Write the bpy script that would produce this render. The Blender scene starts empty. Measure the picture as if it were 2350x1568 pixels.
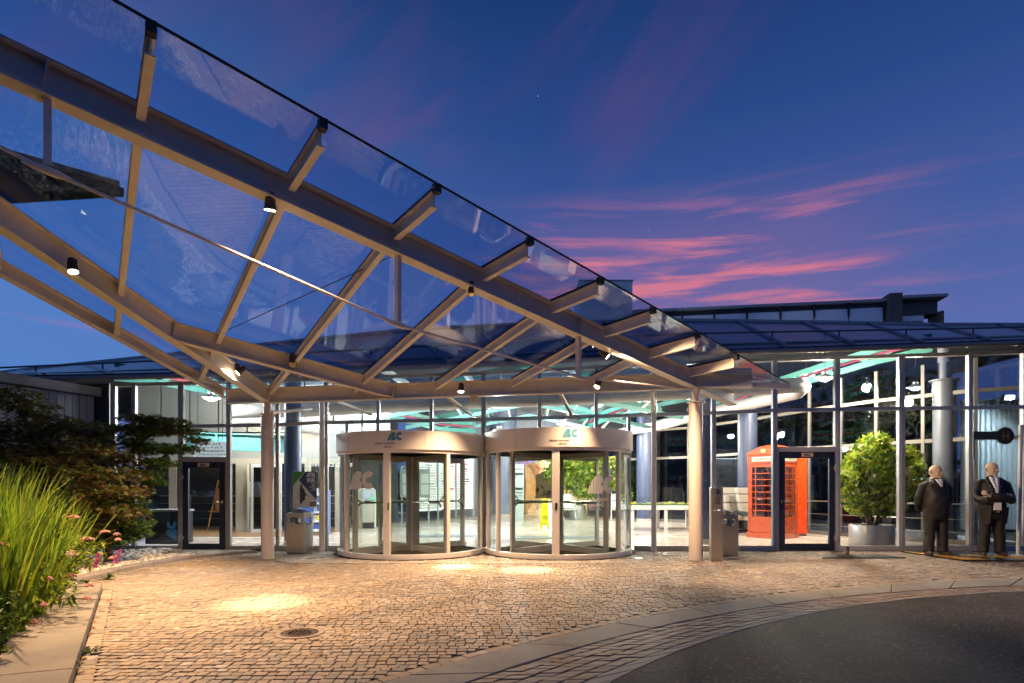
import bpy, bmesh, math, random
import numpy as np
from mathutils import Vector, Matrix
R = random.Random(7)
PI = math.pi
scene = bpy.context.scene
col = scene.collection
V = Vector
# ------------------------------------------------------------------ camera
EYE = 1.35; FOC = 1350.0; CX = 1175.0; HOR = 1117.0
cd = bpy.data.cameras.new('camera'); cam = bpy.data.objects.new('camera', cd); col.objects.link(cam)
cam.location = (0, 0, EYE); cam.rotation_euler = (PI/2, 0, 0)
cd.sensor_width = 36; cd.lens = 36*FOC/2350; cd.shift_y = (HOR-784)/2350
cd.clip_start = 0.1; cd.clip_end = 1500
scene.camera = cam
scene.render.engine = 'CYCLES'
scene.view_settings.view_transform = 'Standard'; scene.view_settings.look = 'None'
scene.view_settings.exposure = 0.24; scene.view_settings.gamma = 1.0
scene.view_settings.use_curve_mapping = False
cy = scene.cycles
cy.use_denoising = True; cy.max_bounces = 8; cy.diffuse_bounces = 4; cy.glossy_bounces = 4
cy.transparent_max_bounces = 48; cy.transmission_bounces = 4; cy.caustics_reflective = False; cy.caustics_refractive = False
cy.sample_clamp_indirect = 4.0
# ------------------------------------------------------------------ world: dusk sky
def build_world():
    w = bpy.data.worlds.new('World'); scene.world = w; w.use_nodes = True
    nt = w.node_tree; N = nt.nodes; L = nt.links; N.clear()
    def nd(t, **k):
        n = N.new(t)
        for a, b in k.items(): setattr(n, a, b)
        return n
    def math_(op, a, b=None, c=None, clamp=False):
        n = nd('ShaderNodeMath', operation=op); n.use_clamp = clamp
        for i, x in enumerate((a, b, c)):
            if x is None: continue
            if isinstance(x, (int, float)): n.inputs[i].default_value = x
            else: L.new(x, n.inputs[i])
        return n.outputs[0]
    def smooth(x, a, b):
        n = nd('ShaderNodeMapRange', interpolation_type='SMOOTHSTEP')
        L.new(x, n.inputs['Value']); n.inputs['From Min'].default_value = a; n.inputs['From Max'].default_value = b
        return n.outputs[0]
    tc = nd('ShaderNodeTexCoord'); sep = nd('ShaderNodeSeparateXYZ'); L.new(tc.outputs['Generated'], sep.inputs[0])
    x, y, z = sep.outputs
    el = math_('ARCSINE', z); az = math_('ARCTAN2', x, y)
    ramp = nd('ShaderNodeValToRGB'); t = math_('DIVIDE', el, 1.2, clamp=True); L.new(t, ramp.inputs[0])
    cr = ramp.color_ramp; cr.elements[0].position = 0.0; cr.elements[0].color = (.118, .178, .47, 1)
    cr.elements[1].position = 1.0; cr.elements[1].color = (.004, .018, .085, 1)
    for p, c in ((.20, (.094, .142, .40)), (.32, (.054, .104, .335)), (.45, (.024, .066, .245)), (.60, (.009, .038, .158)), (.78, (.005, .025, .112))):
        e = cr.elements.new(p); e.color = c+(1,)
    # the west (left) is the clearer, brighter side of the twilight
    rl = nd('ShaderNodeMix', data_type='RGBA', blend_type='MIX')
    west = math_('MULTIPLY', math_('SUBTRACT', 1.0, smooth(az, -.75, .1)), math_('SUBTRACT', 1.0, smooth(el, .15, .85)))
    L.new(math_('MULTIPLY', west, .75), rl.inputs[0]); L.new(ramp.outputs[0], rl.inputs[6]); rl.inputs[7].default_value = (.085, .235, .60, 1)
    # pink cloud streaks
    comb = nd('ShaderNodeCombineXYZ')
    tilt = math_('ADD', el, math_('MULTIPLY', az, .055))
    L.new(math_('MULTIPLY', az, 2.6), comb.inputs[0]); L.new(math_('MULTIPLY', tilt, 27.0), comb.inputs[1])
    n1 = nd('ShaderNodeTexNoise'); n1.inputs['Scale'].default_value = 1.0; n1.inputs['Detail'].default_value = 10; n1.inputs['Roughness'].default_value = .6
    n1.inputs['Distortion'].default_value = .35
    mp = nd('ShaderNodeMapping'); mp.inputs['Location'].default_value = (3.1, 8.35, 0); L.new(comb.outputs[0], mp.inputs[0]); L.new(mp.outputs[0], n1.inputs['Vector'])
    st = smooth(n1.outputs[0], .455, .645)
    band = math_('MULTIPLY', smooth(el, .20, .29), math_('SUBTRACT', 1.0, smooth(el, .36, .47)))
    azm = math_('MULTIPLY', smooth(az, -.10, .14), math_('SUBTRACT', 1.0, smooth(az, .42, .68)))
    m = math_('MULTIPLY', st, math_('MULTIPLY', band, math_('ADD', math_('MULTIPLY', azm, .95), .05)))
    base_pink = math_('MULTIPLY', math_('MULTIPLY', band, azm), .13)
    m = math_('ADD', m, base_pink)
    # fainter high cirrus
    comb2 = nd('ShaderNodeCombineXYZ'); L.new(math_('MULTIPLY', az, 2.6), comb2.inputs[0]); L.new(math_('MULTIPLY', math_('SUBTRACT', el, math_('MULTIPLY', az, .5)), 5.5), comb2.inputs[1])
    n2 = nd('ShaderNodeTexNoise'); n2.inputs['Scale'].default_value = 1.0; n2.inputs['Detail'].default_value = 6; n2.inputs['Distortion'].default_value = .6
    mp2 = nd('ShaderNodeMapping'); mp2.inputs['Location'].default_value = (1.4, 2.2, 0); L.new(comb2.outputs[0], mp2.inputs[0]); L.new(mp2.outputs[0], n2.inputs['Vector'])
    hi = math_('MULTIPLY', smooth(n2.outputs[0], .45, .75), math_('MULTIPLY', smooth(el, .40, .55), math_('SUBTRACT', 1.0, smooth(az, .25, .5))))
    # low streaks in the west
    n3 = nd('ShaderNodeTexNoise'); n3.inputs['Scale'].default_value = 1.0; n3.inputs['Detail'].default_value = 4
    comb3 = nd('ShaderNodeCombineXYZ'); L.new(math_('MULTIPLY', az, 2.0), comb3.inputs[0]); L.new(math_('MULTIPLY', el, 26.0), comb3.inputs[1]); L.new(comb3.outputs[0], n3.inputs['Vector'])
    lo = math_('MULTIPLY', smooth(n3.outputs[0], .54, .72), math_('MULTIPLY', math_('SUBTRACT', 1.0, smooth(az, -.5, -.2)), math_('SUBTRACT', 1.0, smooth(el, .26, .34))))
    mx = nd('ShaderNodeMix', data_type='RGBA'); L.new(m, mx.inputs[0]); L.new(rl.outputs[2], mx.inputs[6]); mx.inputs[7].default_value = (.62, .19, .29, 1)
    mx2 = nd('ShaderNodeMix', data_type='RGBA'); L.new(math_('MULTIPLY', hi, .26), mx2.inputs[0]); L.new(mx.outputs[2], mx2.inputs[6]); mx2.inputs[7].default_value = (.26, .075, .20, 1)
    mx3 = nd('ShaderNodeMix', data_type='RGBA'); L.new(math_('MULTIPLY', lo, .45), mx3.inputs[0]); L.new(mx2.outputs[2], mx3.inputs[6]); mx3.inputs[7].default_value = (.40, .17, .42, 1)
    # a few stars
    vo = nd('ShaderNodeTexVoronoi'); vo.inputs['Scale'].default_value = 16; L.new(tc.outputs['Generated'], vo.inputs['Vector'])
    star = math_('MULTIPLY', math_('LESS_THAN', vo.outputs['Distance'], .011), smooth(el, .3, .5))
    mx4 = nd('ShaderNodeMix', data_type='RGBA'); L.new(math_('MULTIPLY', star, .5), mx4.inputs[0]); L.new(mx3.outputs[2], mx4.inputs[6]); mx4.inputs[7].default_value = (.7, .75, .9, 1)
    bg = nd('ShaderNodeBackground'); L.new(mx4.outputs[2], bg.inputs[0]); bg.inputs[1].default_value = .85
    out = nd('ShaderNodeOutputWorld'); L.new(bg.outputs[0], out.inputs[0])
build_world()
# light levels of the lamps that the place has
K_SPOT_CORE = 4200.0; K_SPOT_WIDE = 720.0; K_PENDANT = 880.0; K_TUBE = 60.0; K_BOARD = 6.0
WARM = (1.0, .64, .35); NEUT = (1.0, .84, .66); COOL = (.93, .97, 1.0)
# ------------------------------------------------------------------ pixel helpers (2350-wide picture) -> world
def P(u, v, Y): return V(((u-CX)/FOC*Y, Y, EYE+(HOR-v)/FOC*Y))
def XX(u, Y): return (u-CX)/FOC*Y
def ZZ(v, Y): return EYE+(HOR-v)/FOC*Y
def G(u, v):
    Y = FOC*EYE/(v-HOR); return V(((u-CX)/FOC*Y, Y, 0))
# ------------------------------------------------------------------ materials
MATS = {}
def mat(name, c, rough=.55, metal=0.0, var=0.0, vs=4.0, bump=0.0, bs=60.0, spec=.5, stretch=None, emit=None, es=0.0, coat=0.0):
    if name in MATS: return MATS[name]
    m = bpy.data.materials.new(name); m.use_nodes = True; nt = m.node_tree; b = nt.nodes['Principled BSDF']
    b.inputs['Base Color'].default_value = (*c, 1); b.inputs['Roughness'].default_value = rough; b.inputs['Metallic'].default_value = metal
    b.inputs['Specular IOR Level'].default_value = spec
    if coat: b.inputs['Coat Weight'].default_value = coat; b.inputs['Coat Roughness'].default_value = .08
    if emit: b.inputs['Emission Color'].default_value = (*emit, 1); b.inputs['Emission Strength'].default_value = es
    if var or bump:
        tc = nt.nodes.new('ShaderNodeTexCoord'); mp = nt.nodes.new('ShaderNodeMapping'); nt.links.new(tc.outputs['Object'], mp.inputs[0])
        if stretch: mp.inputs['Scale'].default_value = stretch
    if var:
        n = nt.nodes.new('ShaderNodeTexNoise'); n.inputs['Scale'].default_value = vs; n.inputs['Detail'].default_value = 6; n.inputs['Roughness'].default_value = .65
        nt.links.new(mp.outputs[0], n.inputs['Vector'])
        mr = nt.nodes.new('ShaderNodeMapRange'); mr.inputs['From Min'].default_value = .25; mr.inputs['From Max'].default_value = .75
        mr.inputs['To Min'].default_value = 1-var; mr.inputs['To Max'].default_value = 1+var; nt.links.new(n.outputs[0], mr.inputs['Value'])
        vm = nt.nodes.new('ShaderNodeVectorMath'); vm.operation = 'SCALE'; vm.inputs[0].default_value = c; nt.links.new(mr.outputs[0], vm.inputs['Scale'])
        nt.links.new(vm.outputs[0], b.inputs['Base Color'])
        mr2 = nt.nodes.new('ShaderNodeMapRange'); mr2.inputs['From Min'].default_value = .3; mr2.inputs['From Max'].default_value = .7
        mr2.inputs['To Min'].default_value = max(.03, rough-.1); mr2.inputs['To Max'].default_value = min(1, rough+.12); nt.links.new(n.outputs[0], mr2.inputs['Value'])
        nt.links.new(mr2.outputs[0], b.inputs['Roughness'])
    if bump:
        n = nt.nodes.new('ShaderNodeTexNoise'); n.inputs['Scale'].default_value = bs; n.inputs['Detail'].default_value = 4; nt.links.new(mp.outputs[0], n.inputs['Vector'])
        bm_ = nt.nodes.new('ShaderNodeBump'); bm_.inputs['Strength'].default_value = bump; bm_.inputs['Distance'].default_value = .01
        nt.links.new(n.outputs[0], bm_.inputs['Height']); nt.links.new(bm_.outputs[0], b.inputs['Normal'])
    MATS[name] = m; return m
def emis(name, c, s):
    if name in MATS: return MATS[name]
    m = bpy.data.materials.new(name); m.use_nodes = True; nt = m.node_tree; nt.nodes.clear()
    e = nt.nodes.new('ShaderNodeEmission'); e.inputs[0].default_value = (*c, 1); e.inputs[1].default_value = s
    o = nt.nodes.new('ShaderNodeOutputMaterial'); nt.links.new(e.outputs[0], o.inputs[0]); MATS[name] = m; return m
def glass(name, tint=(.93, .96, .96), k=1.0, dirt=0.0, rough=0.0):
    m = bpy.data.materials.new(name); m.use_nodes = True; nt = m.node_tree; nt.nodes.clear(); N = nt.nodes; L = nt.links
    g = N.new('ShaderNodeNewGeometry'); d = N.new('ShaderNodeVectorMath'); d.operation = 'DOT_PRODUCT'
    L.new(g.outputs['Incoming'], d.inputs[0]); L.new(g.outputs['Normal'], d.inputs[1])
    def mm(op, a, b):
        n = N.new('ShaderNodeMath'); n.operation = op
        for i, x in enumerate((a, b)):
            if isinstance(x, (int, float)): n.inputs[i].default_value = x
            else: L.new(x, n.inputs[i])
        return n.outputs[0]
    c = mm('ABSOLUTE', d.outputs['Value'], 0); f = mm('POWER', mm('SUBTRACT', 1.0, c), 5.0)
    f = mm('MULTIPLY', mm('ADD', mm('MULTIPLY', f, .96), .042), k)
    tr = N.new('ShaderNodeBsdfTransparent'); tr.inputs[0].default_value = (*tint, 1)
    gl = N.new('ShaderNodeBsdfGlossy'); gl.inputs['Roughness'].default_value = rough; gl.inputs[0].default_value = (.95, .97, 1, 1)
    base = tr.outputs[0]
    if dirt:
        tc = N.new('ShaderNodeTexCoord'); n = N.new('ShaderNodeTexNoise'); n.inputs['Scale'].default_value = 2.3; n.inputs['Detail'].default_value = 9; n.inputs['Roughness'].default_value = .75
        L.new(tc.outputs['Object'], n.inputs['Vector'])
        mr = N.new('ShaderNodeMapRange'); mr.inputs['From Min'].default_value = .48; mr.inputs['From Max'].default_value = .85; mr.inputs['To Max'].default_value = dirt
        L.new(n.outputs[0], mr.inputs['Value'])
        df = N.new('ShaderNodeBsdfDiffuse'); df.inputs[0].default_value = (.55, .56, .55, 1)
        m1 = N.new('ShaderNodeMixShader'); L.new(mr.outputs[0], m1.inputs[0]); L.new(tr.outputs[0], m1.inputs[1]); L.new(df.outputs[0], m1.inputs[2]); base = m1.outputs[0]
    mx = N.new('ShaderNodeMixShader'); L.new(f, mx.inputs[0]); L.new(base, mx.inputs[1]); L.new(gl.outputs[0], mx.inputs[2])
    o = N.new('ShaderNodeOutputMaterial'); L.new(mx.outputs[0], o.inputs[0]); MATS[name] = m; return m
def leafmat(name, c, tr=.35, rough=.5):
    m = bpy.data.materials.new(name); m.use_nodes = True; nt = m.node_tree; b = nt.nodes['Principled BSDF']
    b.inputs['Base Color'].default_value = (*c, 1); b.inputs['Roughness'].default_value = rough; b.inputs['Specular IOR Level'].default_value = .3
    t = nt.nodes.new('ShaderNodeBsdfTranslucent'); t.inputs[0].default_value = (c[0]*1.3, c[1]*1.35, c[2]*.8, 1)
    mx = nt.nodes.new('ShaderNodeMixShader'); mx.inputs[0].default_value = tr
    nt.links.new(b.outputs[0], mx.inputs[1]); nt.links.new(t.outputs[0], mx.inputs[2]); nt.links.new(mx.outputs[0], nt.nodes['Material Output'].inputs[0]); MATS[name] = m; return m
# ------------------------------------------------------------------ objects
ROOT = {}
def thing(name, label=None, cat=None, loc=(0, 0, 0), group=None):
    o = bpy.data.objects.new(name, None); col.objects.link(o); o.location = loc; o.empty_display_size = .2
    ROOT[o.name] = V(loc); tag(o, label, cat, group); return o
def tag(o, label=None, cat=None, group=None, kind=None):
    if label: o['label'] = label
    if cat: o['category'] = cat
    if group: o['group'] = group
    if kind: o['kind'] = kind
    return o
class MB:
    def __init__(s): s.v = []; s.f = []; s.mi = []; s.cur = 0
    def quad(s, *p):
        i = len(s.v); s.v += [tuple(q) for q in p]; s.f.append(tuple(range(i, i+len(p)))); s.mi.append(s.cur); return s
    def box(s, lo, hi):
        (x0, y0, z0), (x1, y1, z1) = lo, hi; i = len(s.v)
        s.v += [(x0, y0, z0), (x1, y0, z0), (x1, y1, z0), (x0, y1, z0), (x0, y0, z1), (x1, y0, z1), (x1, y1, z1), (x0, y1, z1)]
        for q in ((3, 2, 1, 0), (4, 5, 6, 7), (0, 1, 5, 4), (1, 2, 6, 5), (2, 3, 7, 6), (3, 0, 4, 7)): s.f.append(tuple(i+k for k in q)); s.mi.append(s.cur)
        return s
    def hexa(s, b, t):   # bottom 4, top 4 points
        i = len(s.v); s.v += [tuple(q) for q in b]+[tuple(q) for q in t]
        for q in ((3, 2, 1, 0), (4, 5, 6, 7), (0, 1, 5, 4), (1, 2, 6, 5), (2, 3, 7, 6), (3, 0, 4, 7)): s.f.append(tuple(i+k for k in q)); s.mi.append(s.cur)
        return s
    def prof(s, p0, p1, poly, up=V((0, 0, 1))):   # extrude a profile (side, up) from p0 to p1
        p0 = V(p0); p1 = V(p1); d = (p1-p0).normalized(); side = d.cross(V(up)).normalized(); u = side.cross(d).normalized()
        i = len(s.v); n = len(poly)
        for p in (p0, p1):
            for a, b in poly: s.v.append(tuple(p+side*a+u*b))
        for k in range(n): s.f.append((i+k, i+(k+1) % n, i+n+(k+1) % n, i+n+k)); s.mi.append(s.cur)
        s.f.append(tuple(i+k for k in range(n-1, -1, -1))); s.mi.append(s.cur); s.f.append(tuple(i+n+k for k in range(n))); s.mi.append(s.cur)
        return s
    def bar(s, p0, p1, w, h, up=V((0, 0, 1)), top=None):
        a = -h/2 if top is None else top-h; return s.prof(p0, p1, [(-w/2, a), (w/2, a), (w/2, a+h), (-w/2, a+h)], up)
    def ibeam(s, p0, p1, h, w, tf=.018, tw=.012, up=V((0, 0, 1))):   # top at the line
        return s.prof(p0, p1, [(-w/2, 0), (-w/2, -tf), (-tw/2, -tf), (-tw/2, -h+tf), (-w/2, -h+tf), (-w/2, -h), (w/2, -h), (w/2, -h+tf), (tw/2, -h+tf), (tw/2, -tf), (w/2, -tf), (w/2, 0)], up)
    def tube(s, pts, r, n=10, cap=True, sx=1.0, sy=1.0):
        pts = [V(p) for p in pts]; m = len(pts); rr = r if isinstance(r, (list, tuple)) else [r]*m; i = len(s.v)
        d0 = (pts[1]-pts[0]).normalized(); ref = V((0, 0, 1)) if abs(d0.z) < .9 else V((0, -1, 0)); side = d0.cross(ref).normalized()
        for k, p in enumerate(pts):
            d = (pts[min(k+1, m-1)]-pts[max(k-1, 0)]).normalized(); side = (side-d*side.dot(d)).normalized(); u = side.cross(d)
            q = rr[k]; qx, qy = (q if isinstance(q, (tuple, list)) else (q*sx, q*sy))
            for j in range(n):
                a = 2*PI*j/n; s.v.append(tuple(p+side*(math.cos(a)*qx)+u*(math.sin(a)*qy)))
        for k in range(m-1):
            for j in range(n): s.f.append((i+k*n+j, i+k*n+(j+1) % n, i+(k+1)*n+(j+1) % n, i+(k+1)*n+j)); s.mi.append(s.cur)
        if cap:
            s.f.append(tuple(i+j for j in range(n-1, -1, -1))); s.mi.append(s.cur); s.f.append(tuple(i+(m-1)*n+j for j in range(n))); s.mi.append(s.cur)
        return s
    def lathe(s, c, prof, n=24, ax=1.0, ay=1.0, a0=0.0, a1=2*PI):   # prof: (radius, z) about c
        full = abs(a1-a0-2*PI) < 1e-6; i = len(s.v); cx, cyy, cz = c; m = n if full else n+1
        for r, z in prof:
            for j in range(m):
                a = a0+(a1-a0)*j/n; s.v.append((cx+math.sin(a)*r*ax, cyy-math.cos(a)*r*ay, cz+z))
        for k in range(len(prof)-1):
            for j in range(n):
                j2 = (j+1) % m; s.f.append((i+k*m+j, i+k*m+j2, i+(k+1)*m+j2, i+(k+1)*m+j)); s.mi.append(s.cur)
        if full:
            if prof[0][0] > 1e-4: s.f.append(tuple(i+j for j in range(m-1, -1, -1))); s.mi.append(s.cur)
            if prof[-1][0] > 1e-4: s.f.append(tuple(i+(len(prof)-1)*m+j for j in range(m))); s.mi.append(s.cur)
        return s
    def ball(s, c, r, n=10, rz=None, ry=None):
        rz = rz or r; return s.lathe(c, [(max(1e-5, r*math.sin(PI*k/(n//2+1))), -rz*math.cos(PI*k/(n//2+1))) for k in range(n//2+2)], n, 1.0, (ry or r)/r)
    def prism(s, poly, z0, z1):
        n = len(poly); i = len(s.v); s.v += [(x, y, z0) for x, y in poly]+[(x, y, z1) for x, y in poly]
        for k in range(n): s.f.append((i+k, i+(k+1) % n, i+n+(k+1) % n, i+n+k)); s.mi.append(s.cur)
        s.f.append(tuple(i+k for k in range(n-1, -1, -1))); s.mi.append(s.cur); s.f.append(tuple(i+n+k for k in range(n))); s.mi.append(s.cur); return s
    def xprism(s, poly, y0, y1):   # (x,z) outline given a thickness in y
        n = len(poly); i = len(s.v); s.v += [(x, y0, z) for x, z in poly]+[(x, y1, z) for x, z in poly]
        for k in range(n): s.f.append((i+k, i+(k+1) % n, i+n+(k+1) % n, i+n+k)); s.mi.append(s.cur)
        s.f.append(tuple(i+k for k in range(n-1, -1, -1))); s.mi.append(s.cur); s.f.append(tuple(i+n+k for k in range(n))); s.mi.append(s.cur); return s
    def xform(s, M):
        s.v = [tuple(M @ V(p)) for p in s.v]; return s
    def build(s, name, m, parent=None, smooth=False, bevel=0.0, fix=True, label=None):
        me = bpy.data.meshes.new(name); me.from_pydata(s.v, [], s.f)
        ms = m if isinstance(m, (list, tuple)) else [m]
        for k in ms: me.materials.append(k)
        if len(ms) > 1: me.polygons.foreach_set('material_index', s.mi)
        if fix:
            b = bmesh.new(); b.from_mesh(me); bmesh.ops.recalc_face_normals(b, faces=b.faces[:]); b.to_mesh(me); b.free()
        if smooth:
            me.polygons.foreach_set('use_smooth', [True]*len(me.polygons))
            if smooth != 'all':
                try: me.set_sharp_from_angle(angle=math.radians(38))
                except Exception: pass
        me.update()
        o = bpy.data.objects.new(name, me); col.objects.link(o); attach(o, parent)
        if bevel:
            md = o.modifiers.new('bevel', 'BEVEL'); md.width = bevel; md.segments = 2; md.limit_method = 'ANGLE'; md.angle_limit = math.radians(35)
        if label: o['label'] = label
        return o
def attach(o, parent):
    if parent is not None:
        o.parent = parent; o.location = -ROOT.get(parent.name, V((0, 0, 0)))
    ROOT[o.name] = V((0, 0, 0))
def structure(o): o['kind'] = 'structure'; return o
def dup(o, parent=None):
    c = o.copy(); col.objects.link(c)
    if parent is not None: c.parent = parent
    for ch in list(o.children): dup(ch, c)
    return c
def rz(a, c=(0, 0, 0)): return Matrix.Translation(V(c)) @ Matrix.Rotation(a, 4, 'Z')
def bake(o):   # replace an object's mesh by its modified one
    dg = bpy.context.evaluated_depsgraph_get(); e = o.evaluated_get(dg); me = bpy.data.meshes.new_from_object(e)
    o.modifiers.clear(); o.data = me; return o
def text_mesh(s, size, bold=0.0, ex=.0, align='LEFT', space=1.0, line=1.0):
    c = bpy.data.curves.new('lettering', 'FONT'); c.body = s; c.size = size; c.offset = bold; c.extrude = ex; c.align_x = align; c.space_character = space; c.space_line = line
    c.resolution_u = 2
    o = bpy.data.objects.new('lettering', c); col.objects.link(o); bpy.context.view_layer.update()
    me = bpy.data.meshes.new_from_object(o.evaluated_get(bpy.context.evaluated_depsgraph_get())); bpy.data.objects.remove(o); bpy.data.curves.remove(c)
    return me
def text(s, size, m, parent, org, xdir=V((1, 0, 0)), zdir=V((0, 0, 1)), name='lettering', width=None, wrap=None, **k):
    me = text_mesh(s, size, **k); sc = 1.0
    if width:
        xs = [v.co.x for v in me.vertices]; w = max(xs)-min(xs); sc = width/w
    nrm = xdir.cross(zdir)   # towards the reader
    for v in me.vertices:
        x, y, z = v.co.x*sc, v.co.y, v.co.z
        if wrap:   # (centre, radius, angle): letters bent round a drum
            c, r, a = wrap; th = a+x/r; v.co = V((c[0]+math.sin(th)*(r+z), c[1]-math.cos(th)*(r+z), org+y))
        else: v.co = V(org)+xdir*x+zdir*y+nrm*z
    me.materials.clear(); me.materials.append(m)
    o = bpy.data.objects.new(name, me); col.objects.link(o); attach(o, parent); return o
def abc_polys():   # the three-letter mark, height 1, width about 1.75
    def edge(x): return math.sin(min(1, max(0, x/.66))*PI/2)**.85
    out = []
    for a, b in ((0, .20), (.225, .385), (.41, .56)):
        xs = [a+(b-a)*i/5 for i in range(6)]; out.append([(a, 0), (b, 0)]+[(x, max(.01, edge(x))) for x in reversed(xs)])
    bp = [(.585, 0), (.86, 0)]
    for i in range(9): t = -PI/2+PI*i/8; bp.append((.86+.21*math.cos(t), .24+.24*math.sin(t)))
    for i in range(9): t = -PI/2+PI*i/8; bp.append((.84+.19*math.cos(t), .76+.24*math.sin(t)))
    bp.append((.585, 1)); out.append(bp)
    c = []
    for i in range(15): t = math.radians(48+264*i/14); c.append((1.52+.47*math.cos(t), .5+.5*math.sin(t)))
    for i in range(11): t = math.radians(312-264*i/10); c.append((1.52+.17*math.cos(t), .5+.18*math.sin(t)))
    out.append(c); return out
def logo(h, m, parent, fn, name='logo'):   # fn(x,y)->world point
    b = MB()
    for poly in abc_polys(): b.quad(*[fn(x*h, y*h) for x, y in poly])
    return b.build(name, m, parent, fix=False)
# ------------------------------------------------------------------ palette
STEEL = mat('painted steel', (.78, .73, .65), .42, var=.13, vs=2.2, bump=.05, bs=40)
STEELC = mat('painted column steel', (.62, .54, .48), .40, var=.07, vs=2.5)
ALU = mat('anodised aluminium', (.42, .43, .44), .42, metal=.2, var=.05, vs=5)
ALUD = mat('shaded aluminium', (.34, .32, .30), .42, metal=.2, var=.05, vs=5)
DRUM = mat('pale anodised metal', (.76, .71, .66), .36, metal=.05, var=.04, vs=3)
INOX = mat('brushed stainless', (.52, .48, .42), .34, metal=.9)
INOXP = mat('polished stainless', (.70, .68, .64), .12, metal=1.0)
NAVY = mat('navy powder coat', (.014, .020, .042), .38, var=.1)
BLACK = mat('black rubber', (.012, .012, .013), .6)
DARK = mat('dark metal', (.03, .031, .034), .45, var=.1)
TEAL = mat('teal painted steel', (.06, .23, .19), .45, var=.05)
TEALL = mat('light teal steel', (.14, .36, .33), .45)
WHITE = mat('white paint', (.70, .70, .68), .45, var=.03)
WALLG = mat('grey wall panel', (.30, .31, .30), .5, var=.05, vs=1.2)
CREAM = mat('cream column paint', (.46, .41, .33), .55, var=.04)
BLUEC = mat('blue column paint', (.045, .060, .125), .38, var=.08, vs=2)
GREYC = mat('grey column paint', (.11, .12, .15), .38, var=.06, vs=2)
DUCT = mat('spiral duct', (.50, .47, .43), .36, metal=.25, var=.04)
PINK = emis('pink neon tube', (1.0, .22, .32), .75)
RED = mat('red phone box enamel', (.46, .075, .016), .30, coat=.5, var=.16, vs=3)
REDO = mat('orange red enamel', (.80, .075, .012), .25, coat=.5, var=.04)
YEL = mat('yellow plastic', (.86, .74, .01), .42)
PAPER = mat('white print', (.80, .80, .78), .5)
BLK = mat('black lettering', (.015, .015, .016), .5)
CYAN = mat('light blue print', (.045, .22, .33), .5)
FROST = mat('frosted film', (.62, .62, .58), .6)
TERRA = mat('dark soil', (.030, .020, .013), .95, var=.4, vs=20, bump=.5, bs=50)
FLOOR = mat('polished lobby floor', (.56, .47, .40), .22, var=.05, vs=.8)
CARPET = mat('brown parquet', (.30, .17, .085), .38, var=.10, vs=3, stretch=(1, 8, 1))
CLAD = mat('grey timber boards', (.24, .24, .26), .7, var=.18, vs=2.5, stretch=(6, 6, .6), bump=.1, bs=30)
CONC = mat('cast concrete', (.28, .26, .24), .8, var=.10, vs=3, bump=.15, bs=60)
LENS = emis('lamp lens', (1.0, .80, .55), 60.0)
LENSW = emis('floodlight lens', (.85, .93, 1.0), 60.0)
PEND = emis('pendant glow', (1.0, .80, .55), 9.0)
PENDC = emis('pendant cool glow', (.92, .96, 1.0), 10.0)
GC = glass('canopy glass', (.76, .88, .98), 1.55, dirt=.014)
GF = glass('facade glass', (.93, .96, .96), 1.1)
GD = glass('curved door glass', (.92, .95, .93), 1.2)
GB = glass('rear glazing', (.55, .60, .66), .75)
# ------------------------------------------------------------------ stone
def asphalt():
    m = mat('road asphalt', (.05, .043, .045), .82, bump=.8, bs=70); nt = m.node_tree; b = nt.nodes['Principled BSDF']; N = nt.nodes; L = nt.links
    tc = N.new('ShaderNodeTexCoord'); vo = N.new('ShaderNodeTexVoronoi'); vo.inputs['Scale'].default_value = 62; L.new(tc.outputs['Object'], vo.inputs['Vector'])
    sp = N.new('ShaderNodeSeparateColor'); L.new(vo.outputs['Color'], sp.inputs[0])
    r = N.new('ShaderNodeValToRGB'); L.new(sp.outputs[0], r.inputs[0]); e = r.color_ramp.elements; e[0].position = .0; e[0].color = (.014, .011, .011, 1); e[1].position = 1; e[1].color = (.17, .13, .115, 1)
    for p, c in ((.55, .024), (.84, .046), (.94, .085)): k = r.color_ramp.elements.new(p); k.color = (c, c*.74, c*.66, 1)
    n = N.new('ShaderNodeTexNoise'); n.inputs['Scale'].default_value = .9; n.inputs['Detail'].default_value = 5; L.new(tc.outputs['Object'], n.inputs['Vector'])
    mr = N.new('ShaderNodeMapRange'); mr.inputs['From Min'].default_value = .3; mr.inputs['From Max'].default_value = .7; mr.inputs['To Min'].default_value = .5; mr.inputs['To Max'].default_value = 1.5; L.new(n.outputs[0], mr.inputs['Value'])
    vm = N.new('ShaderNodeVectorMath'); vm.operation = 'SCALE'; L.new(r.outputs[0], vm.inputs[0]); L.new(mr.outputs[0], vm.inputs['Scale']); L.new(vm.outputs[0], b.inputs['Base Color']); return m
ASPH = asphalt()
STN = [mat('granite sett %s' % n, c, .72, var=.16, vs=26, bump=.35, bs=120) for n, c in
       (('sand', (.29, .225, .165)), ('buff', (.25, .195, .145)), ('grey', (.21, .175, .14)), ('ochre', (.26, .18, .10)), ('pale', (.36, .31, .26)), ('stained', (.185, .15, .12)))]
EDGE = mat('edging slab concrete', (.175, .155, .13), .82, var=.34, vs=2.6, bump=.5, bs=80)
SLAB = mat('concrete kerb slab', (.20, .185, .165), .8, var=.34, vs=3.2, bump=.5, bs=90)
STRIP = mat('granite strip', (.25, .22, .20), .75, var=.22, vs=14, bump=.4, bs=110)
JOINT = mat('dark joint sand', (.030, .023, .016), .95, var=.35, vs=30)
ASPH0 = mat('asphalt', (.066, .056, .058), .8, var=.75, vs=75, bump=1.0, bs=90)
MOSS = mat('dark ground', (.022, .026, .014), .95, var=.4, vs=3)
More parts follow.
